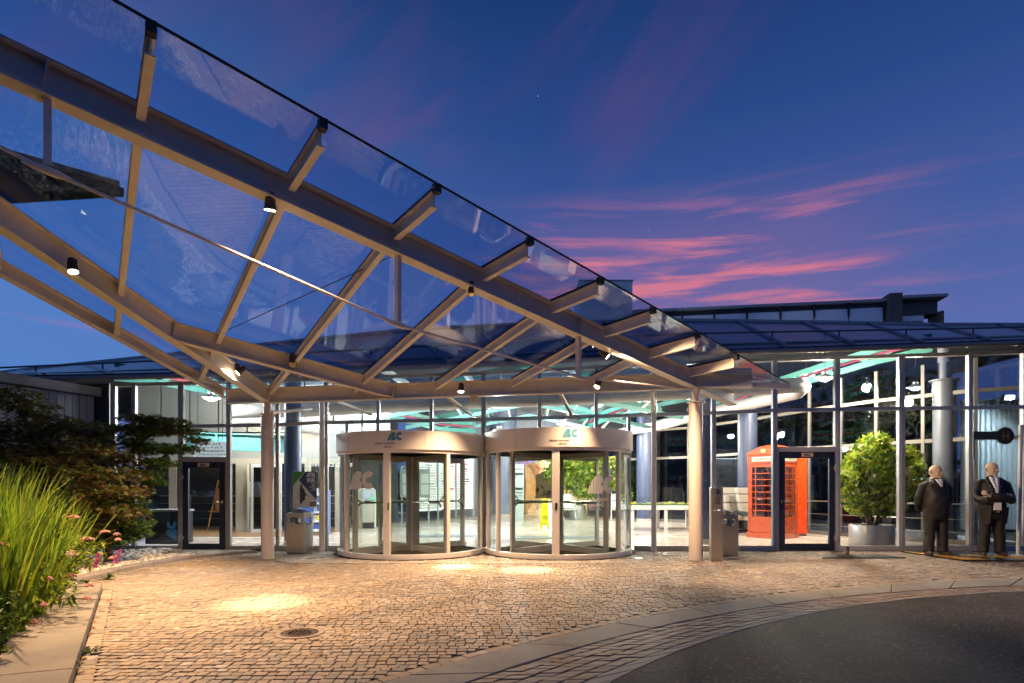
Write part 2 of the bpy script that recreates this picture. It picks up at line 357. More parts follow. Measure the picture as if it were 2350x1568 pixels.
# ------------------------------------------------------------------ the ground
b = MB(); b.quad((-400, -60, -.09), (400, -60, -.09), (400, 700, -.09), (-400, 700, -.09)); structure(b.build('ground', MOSS))
C_UP = (9.99, -5.69, 14.60); C_LO = (8.79, -3.96, 12.12); C_GU = (8.99, -3.30, 11.25); C_AS = (8.46, -2.24, 10.02)
def onc(c, a): return (c[0]+c[2]*math.cos(a), c[1]+c[2]*math.sin(a))
def din(c, x, y): return math.hypot(x-c[0], y-c[1])-c[2]
# road: the disc inside the asphalt edge, run on towards and past the camera
b = MB(); pts = [onc(C_AS, math.radians(a)) for a in np.linspace(20, 185, 90)]
b.quad(*[(x, y, -.007) for x, y in pts+[(-2.0, -30), (40, -30)]]); structure(b.build('road', ASPH))
# granite strip at the road's edge, in pieces
st = thing('road_edge_strip'); structure(st)
ang = [math.radians(a) for a in np.linspace(80, 160, 46)]
def lerp2(a, b_, t): return (a[0]+(b_[0]-a[0])*t, a[1]+(b_[1]-a[1])*t)
def ring_piece(cA, cB, a0, a1, tA, tB, z, h, gap=.004, cuts=3, ch=.006):
    lo = [lerp2(onc(cA, a), onc(cB, a), tA) for a in np.linspace(a0, a1, cuts+1)]; hi = [lerp2(onc(cA, a), onc(cB, a), tB) for a in np.linspace(a0, a1, cuts+1)]
    poly = lo+hi[::-1]; n = len(poly); cx = sum(p[0] for p in poly)/n; cyy = sum(p[1] for p in poly)/n
    q = MB(); i = 0
    def sh(p, d):
        L_ = math.hypot(p[0]-cx, p[1]-cyy); return (p[0]+(cx-p[0])*d/L_, p[1]+(cyy-p[1])*d/L_)
    r0 = [sh(p, gap) for p in poly]; r1 = [sh(p, gap+ch*1.4) for p in poly]
    q.v = [(x, y, z-h) for x, y in r0]+[(x, y, z-ch) for x, y in r0]+[(x, y, z) for x, y in r1]
    for k in range(n):
        k2 = (k+1) % n; q.f += [(k, k2, n+k2, n+k), (n+k, n+k2, 2*n+k2, 2*n+k)]; q.mi += [0, 0]
    q.f.append(tuple(2*n+k for k in range(n))); q.mi.append(0); return q
for k in range(45):
    ring_piece(C_GU, C_AS, ang[k], ang[k+1], 0.0, 1.0, -.002+R.uniform(-.002, .002), .05, gap=.003, cuts=2).build('strip_stone', STRIP, st, fix=False)
# kerb slabs
kb = thing('kerb'); structure(kb)
ka = list(np.arange(math.radians(76), math.radians(152), 1.12/13.6))
for k in range(len(ka)-1):
    ring_piece(C_UP, C_LO, ka[k], ka[k+1], 0.0, 1.0, .004+R.uniform(-.002, .003), .09, gap=.004, cuts=5, ch=.008).build('kerb_slab', SLAB, kb, fix=False)
# setts of the gutter
PARTCAP = 290
def stone(q, poly, z, h=.022, ch=.004):
    n = len(poly); cx = sum(p[0] for p in poly)/n; cyy = sum(p[1] for p in poly)/n; i = len(q.v)
    tx, ty = R.uniform(-.02, .02), R.uniform(-.02, .02)
    r1 = [(x+(cx-x)*.07, y+(cyy-y)*.07) for x, y in poly]
    q.v += [(x, y, z-h) for x, y in poly]+[(x, y, z-ch+(x-cx)*tx+(y-cyy)*ty) for x, y in poly]+[(x, y, z+(x-cx)*tx+(y-cyy)*ty) for x, y in r1]
    for k in range(n):
        k2 = (k+1) % n; q.f += [(i+k, i+k2, i+n+k2, i+n+k), (i+n+k, i+n+k2, i+2*n+k2, i+2*n+k)]; q.mi += [q.cur, q.cur]
    q.f.append(tuple(i+2*n+k for k in range(n))); q.mi.append(q.cur)
def place_stones(parent, stones, name):   # the ones that show largest become parts, the rest one mass
    stones.sort(key=lambda s: s[1]); rest = MB()
    for k, (poly, d, z, mi) in enumerate(stones):
        if k < PARTCAP:
            q = MB(); stone(q, poly, z); q.build(name, STN[mi], parent, fix=False)
        else: rest.cur = mi; stone(rest, poly, z)
    if rest.v: o = rest.build(name+'_field', STN, parent, fix=False); o['kind'] = 'stuff'
from mathutils import noise as mnoise
def pick(x=None, y=None):
    t = R.random()
    if x is not None and mnoise.noise(V((x*.55+3, y*1.1, .3)))+.5*mnoise.noise(V((x*2.1, y*2.3, 4))) > .22 and t < .55: return 5
    t = R.random(); return 0 if t < .42 else 1 if t < .72 else 2 if t < .93 else 3 if t < .97 else 4
gu = thing('cobbled_gutter'); structure(gu); sts = []
q = MB()
aa = np.linspace(math.radians(78), math.radians(155), 120)
for k in range(119):
    q.quad(*[(*p, -.016) for p in (onc(C_LO, aa[k]), onc(C_GU, aa[k]), onc(C_GU, aa[k+1]), onc(C_LO, aa[k+1]))])
q.build('joint_bed', JOINT, gu)
a = math.radians(80)
rows = 5
for r_ in range(rows):
    a = math.radians(80)
    while a < math.radians(148):
        wdt = abs((C_LO[2]-C_GU[2])); step = R.uniform(.095, .13)/11.7; a1 = a+step; g = .006/11.7
        t0 = r_/rows+.012; t1 = (r_+1)/rows-.012
        j = lambda p: (p[0]+R.uniform(-.005, .005), p[1]+R.uniform(-.005, .005))
        poly = [j(lerp2(onc(C_LO, x), onc(C_GU, x), t)) for x, t in ((a+g, t0), (a+g, t1), (a1-g, t1), (a1-g, t0))][::-1]
        cx, cyy = poly[0]
        if cyy > 3.2 and abs(cx) < cyy*.95+1: sts.append((poly[::-1] if False else poly, math.hypot(cx*.6, cyy), -.001+R.uniform(-.004, .002), pick()))
        a = a1
def ccw(p):
    s = sum(p[k][0]*p[(k+1) % len(p)][1]-p[(k+1) % len(p)][0]*p[k][1] for k in range(len(p))); return p if s > 0 else p[::-1]
sts = [(ccw(p), d, z, m) for p, d, z, m in sts]
place_stones(gu, sts, 'gutter_sett')
# ---- cobbled forecourt
DR = (-2.45, 5.42)   # drain centre
DR = tuple(G(688, 1453))[:2]
def slab_x(y): return -3.02+(y-4.04)*(-2.38/3.71)
pv = thing('cobbled_pavement'); structure(pv); sts = []
q = MB(); q.quad((-7.2, 2.6, -.013), (-2.2, 2.6, -.013), (-.9, 3.9, -.013), *[(*onc(C_UP, math.radians(t)), -.013) for t in range(136, 82, -4)], (12.8, 8.9, -.013), (12.8, 12.55, -.013), (-7.2, 12.55, -.013))
q.build('joint_bed', JOINT, pv)
LK = [(-6.14, 8.30), (-6.22, 9.3), (-6.2, 10.18), (-6.02, 11.0), (-5.68, 11.55), (-5.2, 12.0)]   # low kerb on the left
def left_lim(y):
    if y < 7.75: return slab_x(y)+.02
    if y < 8.3: return -5.4-(y-7.75)*1.3
    for k in range(len(LK)-1):
        if LK[k][1] <= y <= LK[k+1][1]:
            t = (y-LK[k][1])/(LK[k+1][1]-LK[k][1]); return LK[k][0]+(LK[k+1][0]-LK[k][0])*t+.02
    return -6.6
y = 3.0; row = 0
while y < 12.28:
    hh = R.uniform(.080, .094)
    x = max(left_lim(y+hh/2), -y*.95-1.2)+.115*(1 if y < 7.75 else 0)+R.uniform(0, .03)
    xe = min(y*.95+1.4, 12.0)
    wob = lambda xx: .006*math.sin(xx*2.1+row*.7)+.02*math.sin(xx*.55+1.0)
    while x < xe:
        w = R.uniform(.068, .102); x1 = x+w; cx = x+w/2; cyy = y+hh/2
        x0_, x_ = x, x1; x = x1
        if din(C_UP, cx, cyy+wob(cx)) < .115 or math.hypot(cx-DR[0], cyy-DR[1]) < .315: continue
        if cyy > 10.6 and cx > -3.75 and cx < 2.6 and (math.hypot(cx+2.08, cyy-12.33) < 1.62 or math.hypot(cx-.96, cyy-12.33) < 1.62): continue
        g = .0035; j = lambda a_, b_: (a_+R.uniform(-.004, .004), b_+wob(a_)+R.uniform(-.003, .003))
        gy = .0065; poly = [j(x0_+g, y+gy), j(x_-g, y+gy), j(x_-g, y+hh-gy), j(x0_+g, y+hh-gy)]
        apron = cyy > 10.31 and -3.95 < cx < 2.05
        sts.append((poly, math.hypot(cx*.7, cyy), R.uniform(-.0015, .001) if apron else R.uniform(-.004, .003), R.choice((4, 4, 1)) if apron else pick(cx, cyy)))
    y += hh; row += 1
# border row along the kerb, along the slab, and the ring round the drain
a = math.radians(84)
while a < math.radians(142):
    st_ = R.uniform(.10, .15)/14.66; c0 = (C_UP[0], C_UP[1], C_UP[2]+.008); c1 = (C_UP[0], C_UP[1], C_UP[2]+.10); g = .005/14.6
    poly = ccw([onc(c0, a+g), onc(c1, a+g), onc(c1, a+st_-g), onc(c0, a+st_-g)]); sts.append((poly, math.hypot(poly[0][0]*.7, poly[0][1]), R.uniform(-.003, .003), pick())); a += st_
y = 3.2
while y < 7.7:
    st_ = R.uniform(.09, .14); sx = lambda t: slab_x(t); g = .005
    poly = ccw([(sx(y+g)+.012, y+g), (sx(y+g)+.115, y+g+.04), (sx(y+st_-g)+.115, y+st_-g+.04), (sx(y+st_-g)+.012, y+st_-g)]); sts.append((poly, math.hypot(poly[0][0]*.7, poly[0][1]), R.uniform(-.003, .003), pick())); y += st_
for k in range(14):
    a0 = 2*PI*k/14; a1 = 2*PI*(k+1)/14-.05; poly = ccw([(DR[0]+r_*math.cos(t), DR[1]+r_*math.sin(t)) for r_, t in ((.225, a0), (.225, a1), (.32, a1), (.32, a0))])
    sts.append((poly, math.hypot(poly[0][0]*.7, poly[0][1]), R.uniform(-.003, .003), pick()))
place_stones(pv, sts, 'cobblestone')
# narrow joints that frame the apron before the drums
q = MB()
q.box((-3.95, 10.295, -.02), (2.05, 10.32, .003)); q.bar((-4.0, 11.0, -.01), (-3.3, 11.5, -.01), .025, .024); q.bar((-3.95, 10.32, -.01), (-4.35, 10.75, -.01), .025, .024)
structure(q.build('expansion_joint', BLACK))
# ---- left: slab edge of the planting bed
se = thing('planter_edging'); structure(se)
yy = [2.9, 4.1, 5.35, 6.55, 7.75]
for k in range(4):
    y0, y1 = yy[k]+.004, yy[k+1]-.004; w = .62
    ring = [(slab_x(y0), y0), (slab_x(y1), y1), (slab_x(y1)-w, y1-.25), (slab_x(y0)-w, y0-.25)]; ring = ccw(ring)
    q = MB(); q.prism(ring, -.05, .085); q.build('edging_slab', EDGE, se, bevel=.008)
lk = thing('low_kerb'); structure(lk)
for k in range(len(LK)-1):
    (x0, y0), (x1, y1) = LK[k], LK[k+1]; q = MB(); q.prism(ccw([(x0, y0+.004), (x1, y1-.004), (x1-.24, y1+.02), (x0-.24, y0+.02)]), -.05, .05); q.build('kerb_stone', STRIP, lk, bevel=.008)
# soil of the bed and pebble strip
q = MB()
ys = np.linspace(2.5, 8.4, 14)
for k in range(13):
    a_, c_ = ys[k], ys[k+1]; q.quad((slab_x(a_)-.5, a_-.2, .05), (slab_x(c_)-.5, c_-.2, .05), (-14, c_-.2, .12), (-14, a_-.2, .12))
structure(q.build('planting_bed', TERRA))
q = MB(); q.quad((-6.3, 7.6, .0), (-6.3, 11.0, .0), (-5.3, 12.3, .0), (-14, 12.36, .03), (-14, 7.6, .03)); structure(q.build('pebble_bed', TERRA))
PB = [mat('pebble %s' % n, c, .55, var=.1, vs=9) for n, c in (('white', (.56, .53, .47)), ('buff', (.42, .36, .28)), ('grey', (.33, .32, .30)))]
q = MB()
def pebble(q, c, r):
    n = 7; ph = R.random()*6; fl = R.uniform(.5, .75); i = len(q.v); e = R.uniform(.7, 1.0)
    for rr, z in ((.95, .0), (.75, .75), (0, 1.0)):
        if rr == 0: q.v.append((c[0], c[1], c[2]+r*fl)); continue
        for k in range(n):
            a = 2*PI*k/n; rad = r*rr*R.uniform(.88, 1.1); x = math.cos(a)*rad; yv = math.sin(a)*rad*e
            q.v.append((c[0]+x*math.cos(ph)-yv*math.sin(ph), c[1]+x*math.sin(ph)+yv*math.cos(ph), c[2]+r*fl*z))
    for k in range(n):
        k2 = (k+1) % n; q.f += [(i+k, i+k2, i+n+k2, i+n+k), (i+n+k, i+n+k2, i+2*n)]; q.mi += [q.cur]*2
for _ in range(5200):
    yv = R.uniform(7.9, 12.25); lim = left_lim(yv) if yv < 12 else -5.2
    xv = lim-.26-abs(R.gauss(0, 1.1))
    if yv > 11.25 and xv > -6.9: continue
    q.cur = R.choice((0, 0, 1, 1, 2)); pebble(q, (xv, yv, .02+.03*R.random()), R.uniform(.03, .07))
pb = q.build('pebbles', PB, None, smooth='all', fix=False); tag(pb, 'white and buff river pebbles filling the strip behind the low kerb', kind='stuff')
# setts in front of the left door
dp = thing('door_path'); structure(dp); sts = []
q = MB(); q.quad((-6.9, 11.2, .016), (-6.05, 11.2, .016), (-5.3, 12.3, .016), (-6.95, 12.36, .016)); q.build('joint_bed', JOINT, dp)
y = 11.25
while y < 12.3:
    x = -6.9; xr = (LK[3][0] if y < 11.5 else -5.75+(y-11.5)*.6)-.26
    while x < xr:
        w = R.uniform(.09, .12); sts.append(([(x+.005, y+.005), (x+w-.005, y+.005), (x+w-.005, y+.095), (x+.005, y+.095)], math.hypot(x, y), .035+R.uniform(-.003, .003), R.choice((2, 4, 1)))); x += w
    y += .1
place_stones(dp, sts, 'path_sett')
# ---- drain cover
d = thing('drain_cover', 'round cast iron drain grating set in a stone ring among the cobbles', 'drain cover', (DR[0], DR[1], 0))
IRON = mat('rusty cast iron', (.055, .034, .024), .6, metal=.4, var=.3, vs=25, bump=.3, bs=70)
q = MB(); q.lathe((DR[0], DR[1], 0), [(.168, -.03), (.168, .004), (.18, .007), (.215, .007), (.22, .0), (.22, -.03)], 40); q.build('frame_ring', STN[1], d, smooth=True)
q = MB(); q.lathe((DR[0], DR[1], 0), [(.105, -.03), (.105, .002), (.13, .006), (.155, .004), (.164, -.002), (.164, -.03)], 36); q.build('grate_rim', IRON, d, smooth=True)
for k in range(5):
    x = -.072+k*.036; h = math.sqrt(.105**2-x*x); q = MB(); q.box((DR[0]+x-.008, DR[1]-h, -.028), (DR[0]+x+.008, DR[1]+h, -.001)); q.build('grate_bar', IRON, d)
q = MB(); q.lathe((DR[0], DR[1], 0), [(.0001, -.05), (.21, -.05)], 24); q.build('pit', BLACK, d)
# slot drains beside the right drum
for k, (u0, v0, lab) in enumerate(((1465, 1282, 'small slot drain grating at the right corner of the pale apron'), (1527, 1272, 'slot drain grating running from the right revolving door to the apron edge'))):
    c = G(u0, v0); s = thing('slot_drain', lab, 'drain', c); L_ = .30 if k == 0 else .55
    q = MB(); q.box((c.x-.09, c.y-L_/2, -.03), (c.x+.09, c.y+L_/2, .002)); q.build('tray', BLACK, s)
    for i in range(int(L_/.03)):
        yv = c.y-L_/2+.02+i*.03; q = MB(); q.box((c.x-.085, yv-.005, .0025), (c.x+.085, yv+.005, .009)); q.build('grate_bar', INOX, s)
# door mats outside the right door
c = G(1975, 1279); q = MB(); q.prism([(c.x-.85, c.y-.22), (c.x+.72, c.y-.22), (c.x+.6, c.y+.25), (c.x-.55, c.y+.25)], .004, .022)
tag(q.build('floor_grille', DARK), 'flat dark metal grille lying in front of the right fire door', 'grille')
# ------------------------------------------------------------------ glass canopy
A_ = V((3.39, 10.85, 3.44)); B_ = V((-3.84, 4.41, 4.70)); C1 = V((-4.58, 11.04, 3.2)); C2 = V((3.39, 10.85, 0))
nrm = (B_-A_).cross(C1-A_); nrm = nrm if nrm.z > 0 else -nrm; nrm.normalize()
def zp(x, y): return A_.z-(nrm.x*(x-A_.x)+nrm.y*(y-A_.y))/nrm.z   # the left wing's plane
def on(x, y, dz=0): return V((x, y, zp(x, y)+dz))
BD = (B_-A_)
def mb_pt(t, dz=0): return A_+BD*t+V((0, 0, dz))
cn = thing('glass_canopy', 'large glass entrance canopy of beige steel beams rising to the left over the forecourt', 'canopy', (-.6, 10.9, 0))
MH = .29
q = MB(); q.ibeam(mb_pt(1.42), mb_pt(-.004), MH, .17, .02, .02); q.build('main_beam', STEEL, cn)
q = MB(); q.ibeam(mb_pt(-.012, -.02), mb_pt(-.145, -.02), MH-.02, .17, .018, .014); q.build('beam_stub', STEEL, cn)
for t in (.333, .648, .971, -.002):   # stiffener plates at the posts
    p = mb_pt(t); q = MB(); d = BD.normalized(); s = d.cross(V((0, 0, 1))).normalized()
    q.prof(p-d*.008, p+d*.008, [(-.083, -MH+.02), (.083, -MH+.02), (.083, -.02), (-.083, -.02)]); q.build('stiffener', STEEL, cn)
lb_d = V((-.48, -3.44, 0))
def lb(t): return on(C1.x+lb_d.x*t, C1.y+lb_d.y*t)
q = MB(); q.ibeam(lb(2.1), lb(0.0), MH, .15, .018, .014); q.build('side_beam', STEEL, cn)
def fb(x): return on(x, 11.04-(x-C1.x)*.19/7.97)
q = MB(); q.ibeam(fb(-5.36), fb(C1.x-.01), MH-.02, .15, .018, .014); q.build('front_beam', STEEL, cn)
q = MB(); q.ibeam(fb(C1.x+.01), fb(3.37), MH, .15, .018, .014); q.build('front_beam', STEEL, cn)
pz = fb(3.37)
q = MB(); q.ibeam(V((3.42, 10.85, pz.z)), V((4.42, 10.84, pz.z-.02)), MH-.03, .16, .018, .014); q.build('front_beam_end', STEEL, cn)
br0 = lb(.716); br1 = fb(-2.24)
q = MB(); q.ibeam(br0, br1, MH-.02, .15, .018, .014); q.build('brace_beam', STEEL, cn)
for p, d in ((br0, br1-br0), (br1, br1-br0), (lb(0.01), lb(0)-lb(1))):
    d = d.normalized(); q = MB(); q.prof(p-d*.009, p+d*.009, [(-.085, -MH), (.085, -MH), (.085, .004), (-.085, .004)]); q.build('end_plate', STEEL, cn)
# outer edge on the left
E0 = V((-5.36, 11.04, 0)); ED = V((-.46, -2.44, 0))
def oe(t, dz=0): return on(E0.x+ED.x*t, E0.y+ED.y*t, dz)
q = MB(); q.prof(oe(2.9), oe(0), [(-.05, -.18), (.05, -.18), (.05, -.16), (-.03, -.16), (-.03, -.02), (.05, -.02), (.05, 0), (-.05, 0)]); q.build('edge_channel', STEEL, cn)
RD = V((-.588, .809, 0))
def cross(p, d, fa, fb_):   # p + q d meets line fa->fb_ in plan
    ex, ey = fb_.x-fa.x, fb_.y-fa.y; den = d.x*ey-d.y*ex; return ((fa.x-p.x)*ey-(fa.y-p.y)*ex)/den
ts = [1.158, 1.032, .907, .776, .655, .524, .397, .28, .16, .035]
feet = []
ov = 1.04
def rw(t, qd=ov, dz=0):   # right wing, level across
    p = mb_pt(t); return p-RD*qd+V((0, 0, dz+.02*qd))
for t in ts:
    p = mb_pt(t, -.01); qf = cross(p, RD, fb(-5.3), fb(3.3)); qe = cross(p, RD, oe(0), oe(3)); qq = qe if qe < qf and qe > 0 else qf
    e = p+RD*qq; e = on(e.x, e.y, -.01); feet.append(e)
    if qq > .35:
        s = p+RD*.09; q = MB(); q.ibeam(on(s.x, s.y, -.01), e, .135, .07, .012, .012); q.build('rafter', STEEL, cn)
    s = p-RD*.09; q = MB(); q.ibeam(s+V((0, 0, .0)), rw(t, ov-.06, -.01), .155, .07, .012, .012); q.build('rafter_arm', STEEL, cn)
    q = MB(); q.bar(rw(t, .05, .012), rw(t, ov, .012), .055, .03); q.build('glazing_gasket', BLACK, cn)
    if qq > .35: q = MB(); q.bar(on(*(p+RD*.05).xy, .012), on(e.x, e.y, .012), .05, .03); q.build('glazing_gasket', BLACK, cn)
    q = MB(); q.bar(rw(t, ov-.05, .0), rw(t, ov+.02, .0), .07, .09); q.build('edge_clamp', BLACK, cn)
tend = -.167
tt = ts+[tend]
def thick(pts, h=.012):
    q = MB(); q.hexa([V(p) for p in pts], [V(p)+V((0, 0, h)) for p in pts]); return q
for k in range(len(tt)-1):
    t0, t1 = tt[k]-.001, tt[k+1]+.001
    if t1 > tend+.01: pts = [rw(t0, .02, .03), rw(t0, ov, .03), rw(t1, ov, .03), rw(t1, .02, .03)]
    else: pts = [rw(t0, .02, .03), rw(t0, ov, .03), rw(tend, ov, .03), V((4.1, 10.86, rw(-.1, 0).z+.03))]
    thick(pts).build('glass_pane', GC, cn)
    if k < len(ts)-1:
        p0 = mb_pt(t0); p1 = mb_pt(t1); f0, f1 = feet[k], feet[k+1]
        poly = [p0, p1, f1, f0]
        if k+1 < len(feet) and f0.y < 10.9 and f1.y > 10.9: poly = [p0, p1, f1, fb(-5.36), f0]
        pts = [on(a.x, a.y, .03) for a in poly]
        q = MB(); n = len(pts); q.v = [tuple(p) for p in pts]+[tuple(p+V((0, 0, .012))) for p in pts]
        for j in range(n): q.f.append((j, (j+1) % n, n+(j+1) % n, n+j)); q.mi.append(0)
        q.f.append(tuple(range(n-1, -1, -1))); q.f.append(tuple(range(n, 2*n))); q.mi += [0, 0]
        q.build('glass_pane', GC, cn)
q = MB(); q.bar(rw(1.3, ov+.012, .036), rw(tend, ov+.012, .036), .010, .022); q.build('edge_seal', BLACK, cn)
q = MB(); q.bar(V((4.45, 10.9, rw(tend, ov).z+.0)), rw(tend, ov, .0)+V((.03, 0, 0)), .05, .10, top=.03); q.build('edge_profile', STEEL, cn)
# underslung tie rod with its three posts
post_b = [V((*mb_pt(.333).xy, 2.97)), V((*mb_pt(.648).xy, 3.19)), V((*mb_pt(.971).xy, 3.82))]
for t, pb_ in zip((.333, .648, .971), post_b):
    q = MB(); q.bar(mb_pt(t, -MH+.005), pb_+V((0, 0, .03)), .075, .05, up=V((.75, .66, 0))); q.build('tie_post', STEEL, cn)
    q = MB(); q.tube([pb_+BD.normalized()*.16, pb_+BD.normalized()*.06, pb_-BD.normalized()*.06, pb_-BD.normalized()*.16], [.012, .035, .035, .012], 8); q.build('fork_clevis', STEEL, cn, smooth=True)
rod = [V((*mb_pt(.012).xy, 3.12))]+post_b+[V((*mb_pt(1.30).xy, 4.72))]
for k in range(4):
    q = MB(); q.tube([rod[k], rod[k+1]], .016, 8); q.build('tie_rod', STEEL, cn, smooth=True)
q = MB(); q.tube([lb(.55)+V((0, 0, -.02)), mb_pt(.62, -.05)], .006, 6); q.build('steel_cable', DARK, cn)
# columns
for c, r, zc, zt, lab in (((-4.58, 11.02, 0), .114, 2.69, 2.92, None), ((3.39, 10.85, 0), .125, 2.89, 3.17, None)):
    q = MB(); q.lathe(c, [(r+.004, 0), (r, .02), (r, zc-.03), (r*.9, zc)], 32); o = q.build('column', STEELC, cn, smooth=True)
    q = MB(); q.lathe(c, [(r+.03, zc+.002), (r+.03, zc+.018)], 32); q.build('column_cap', STEELC, cn)
    q = MB(); q.lathe(c, [(.068, zc+.018), (.068, zt)], 24); q.build('column_neck', STEELC, cn, smooth=True)
q = MB(); q.tube([(-4.52, 11.05, 2.74), (-4.2, 12.3, 2.98)], .032, 10); q.build('wall_strut', STEEL, cn, smooth=True)
for k, x in enumerate((-3.3, -1.2, .9, 2.6)):
    q = MB(); q.bar(fb(x)+V((0, .05, -MH+.01)), V((x+.35, 12.32, 2.86)), .06, .05); q.build('wall_bracket', STEEL, cn)
# small sign plate hanging at the front beam
s = thing('sign_plate', 'small pale notice plate hanging from the front beam between the two revolving doors', 'sign', P(1087, 910, 10.86))
p = P(1087, 913, 10.84); q = MB(); q.box((p.x-.075, p.y-.006, p.z-.085), (p.x+.075, p.y+.006, p.z+.085)); q.build('plate', mat('cream plate', (.62, .50, .36), .5), s)
for i in range(5): q = MB(); q.box((p.x-.06, p.y-.009, p.z-.06+i*.018), (p.x+.055-.02*(i % 2), p.y-.0065, p.z-.056+i*.018)); q.build('text_line', mat('brown print', (.25, .17, .10), .6), s)
# ------------------------------------------------------------------ spotlights
def spot(p, target, lit, label, core=1.0, wide=1.0, r=.055, cone=118):
    p = V(p); d = (V(target)-p).normalized()
    s = thing('spotlight', label, 'spotlight', p, 'spotlights clamped under the canopy')
    q = MB(); q.tube([p-d*.16, p-d*.13, p-d*.02, p], [r*.55, r*.85, r, r*1.05], 16); q.build('housing', mat('bronze lamp housing', (.10, .075, .05), .4, metal=.5), s, smooth=True)
    q = MB(); q.box((p.x-.03, p.y-.05, p.z+.02), (p.x+.03, p.y+.03, p.z+.15)); q.build('bracket', DARK, s, bevel=.006)
    q = MB(); q.tube([p+d*.002, p+d*.006], r*.88, 16); q.build('lens', LENS if lit else mat('unlit reflector', (.45, .40, .28), .15, metal=.9), s)
    if lit:
        for nm, ang, pw in (('core', 17, core*K_SPOT_CORE), ('mid', 46, core*K_SPOT_CORE*.14), ('wide', cone, wide*K_SPOT_WIDE)):
            if pw <= 0: continue
            ld = bpy.data.lights.new('spot_beam', 'SPOT'); ld.energy = pw; ld.color = WARM; ld.spot_size = math.radians(ang); ld.spot_blend = 1.0; ld.shadow_soft_size = .04
            lo = bpy.data.objects.new('spot_beam', ld); col.objects.link(lo); lo.parent = s; lo.location = d*.03
            lo.rotation_euler = d.to_track_quat('-Z', 'Y').to_euler()
spot(P(168, 624, 6.72), (-4.1, 6.2, 0), True, 'lit spotlight on the left side beam, nearest above the reeds', 0, 2.3)
spot(P(620, 482, 5.75), (-2.88, 6.87, 0), True, 'lit spotlight tucked under the main beam where the second full rafter meets it', 1.0, 1.3)
spot(P(545, 856, 9.85), (-6.6, 9.0, 1.2), True, 'lit spotlight on the side beam just above the left column', .0, 1.9)
spot(P(672, 836, 9.6), (-2.0, 5.0, 1.5), False, 'unlit spotlight on the slanting brace beam', r=.065)
spot(P(1058, 899, 10.5), (-.96, 9.95, 0), True, 'lit spotlight on the front beam above the left revolving door', 1.0, 1.0, cone=118)
spot(P(1370, 888, 10.45), (.28, 9.54, 0), True, 'lit spotlight on the front beam above the right revolving door', 1.0, 1.0, cone=106)
spot(P(1395, 818, 9.35), (6.2, 9.2, 0), True, 'lit spotlight behind the lower end of the main beam, right of its lowest tie post', .0, 2.2, cone=100)
spot(P(1082, 676, 7.35), (0, 6, 0), False, 'tiny unlit spotlight at the main beam above the middle of the canopy', r=.04)
# ------------------------------------------------------------------ dark eaves seen over the canopy at the far left
nb = thing('neighbouring_block', 'dark flat eaves of a neighbouring block jutting in over the canopy at the far left', 'building', (-10.5, 8, 0))
q = MB(); q.prism([(-6.2, 9.4), (-9.2, 9.75), (-12, 9.8), (-12, 5.0), (-9.2, 6.8)], 5.98, 6.12); q.build('eaves_slab', mat('charcoal roof edge', (.018, .016, .016), .6), nb)
q = MB(); q.bar((-6.25, 9.36, 6.16), (-9.3, 6.72, 6.16), .08, .08); q.build('roof_edge', mat('bronze flashing', (.10, .085, .075), .5), nb)
q = MB(); q.box((-12, 5.2, 0), (-11.4, 9.6, 5.98)); q.build('wall', CLAD, nb)
# ------------------------------------------------------------------ the glazed hall
FY = 12.40
bd = thing('entrance_hall', 'low glazed entrance hall with a dark glass roof and lit lobby behind its aluminium frame', 'building', (0, 12.4, 0))
q = MB(); q.quad((-13, 12.47, .004), (12.5, 12.47, .004), (12.5, 40, .004), (-13, 40, .004)); structure(q.build('lobby_floor', FLOOR))
q = MB(); q.prism(ccw([(-13, 15.9), (-6.0, 15.5), (-5.2, 16.2), (-5.2, 21.9), (-13, 21.9)]), .006, .012); structure(q.build('parquet_floor', CARPET))
q = MB(); q.bar((-13, 15.72, .014), (-5.9, 15.34, .014), .16, .012); structure(q.build('floor_strip', WHITE))
# gutter / eave line: height at the gutter's distance
GUT = [(-60, 872), (200, 868), (490, 861), (880, 847), (1140, 837), (1400, 823), (1671, 809), (1862, 803.5), (2064, 797), (2350, 787), (2520, 781)]
GY = 11.9
def gz(u):
    for k in range(len(GUT)-1):
        if GUT[k][0] <= u <= GUT[k+1][0]:
            t = (u-GUT[k][0])/(GUT[k+1][0]-GUT[k][0]); return ZZ(GUT[k][1]+(GUT[k+1][1]-GUT[k][1])*t, GY)
    return ZZ(781, GY)
def topz(x): return gz(x/FY*FOC+CX)-.03
POSTS = [(262, .10), (309, .08), (417, .11), (526, .09), (638, .07), (749, .08), (1110, .10), (1637, .09), (1777, .10), (1920, .11), (2067, .13), (2224, .09), (2350, .11), (2500, .1)]
TR = [(200, 981), (417, 979), (526, 977), (638, 975), (749, 970), (868, 968), (990, 965), (1110, 963), (1238, 958), (1368, 953), (1443, 950), (1637, 948), (1777, 942), (1920, 940), (2067, 938), (2224, 936), (2350, 934), (2500, 932)]
def trz(u):
    for k in range(len(TR)-1):
        if TR[k][0] <= u <= TR[k+1][0]:
            t = (u-TR[k][0])/(TR[k+1][0]-TR[k][0]); return ZZ(TR[k][1]+(TR[k+1][1]-TR[k][1])*t, FY)
    return ZZ(934, FY)
def fx(u): return XX(u, FY)
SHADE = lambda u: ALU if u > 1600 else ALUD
SCREW = mat('screw head', (.10, .10, .10), .4, metal=.6)
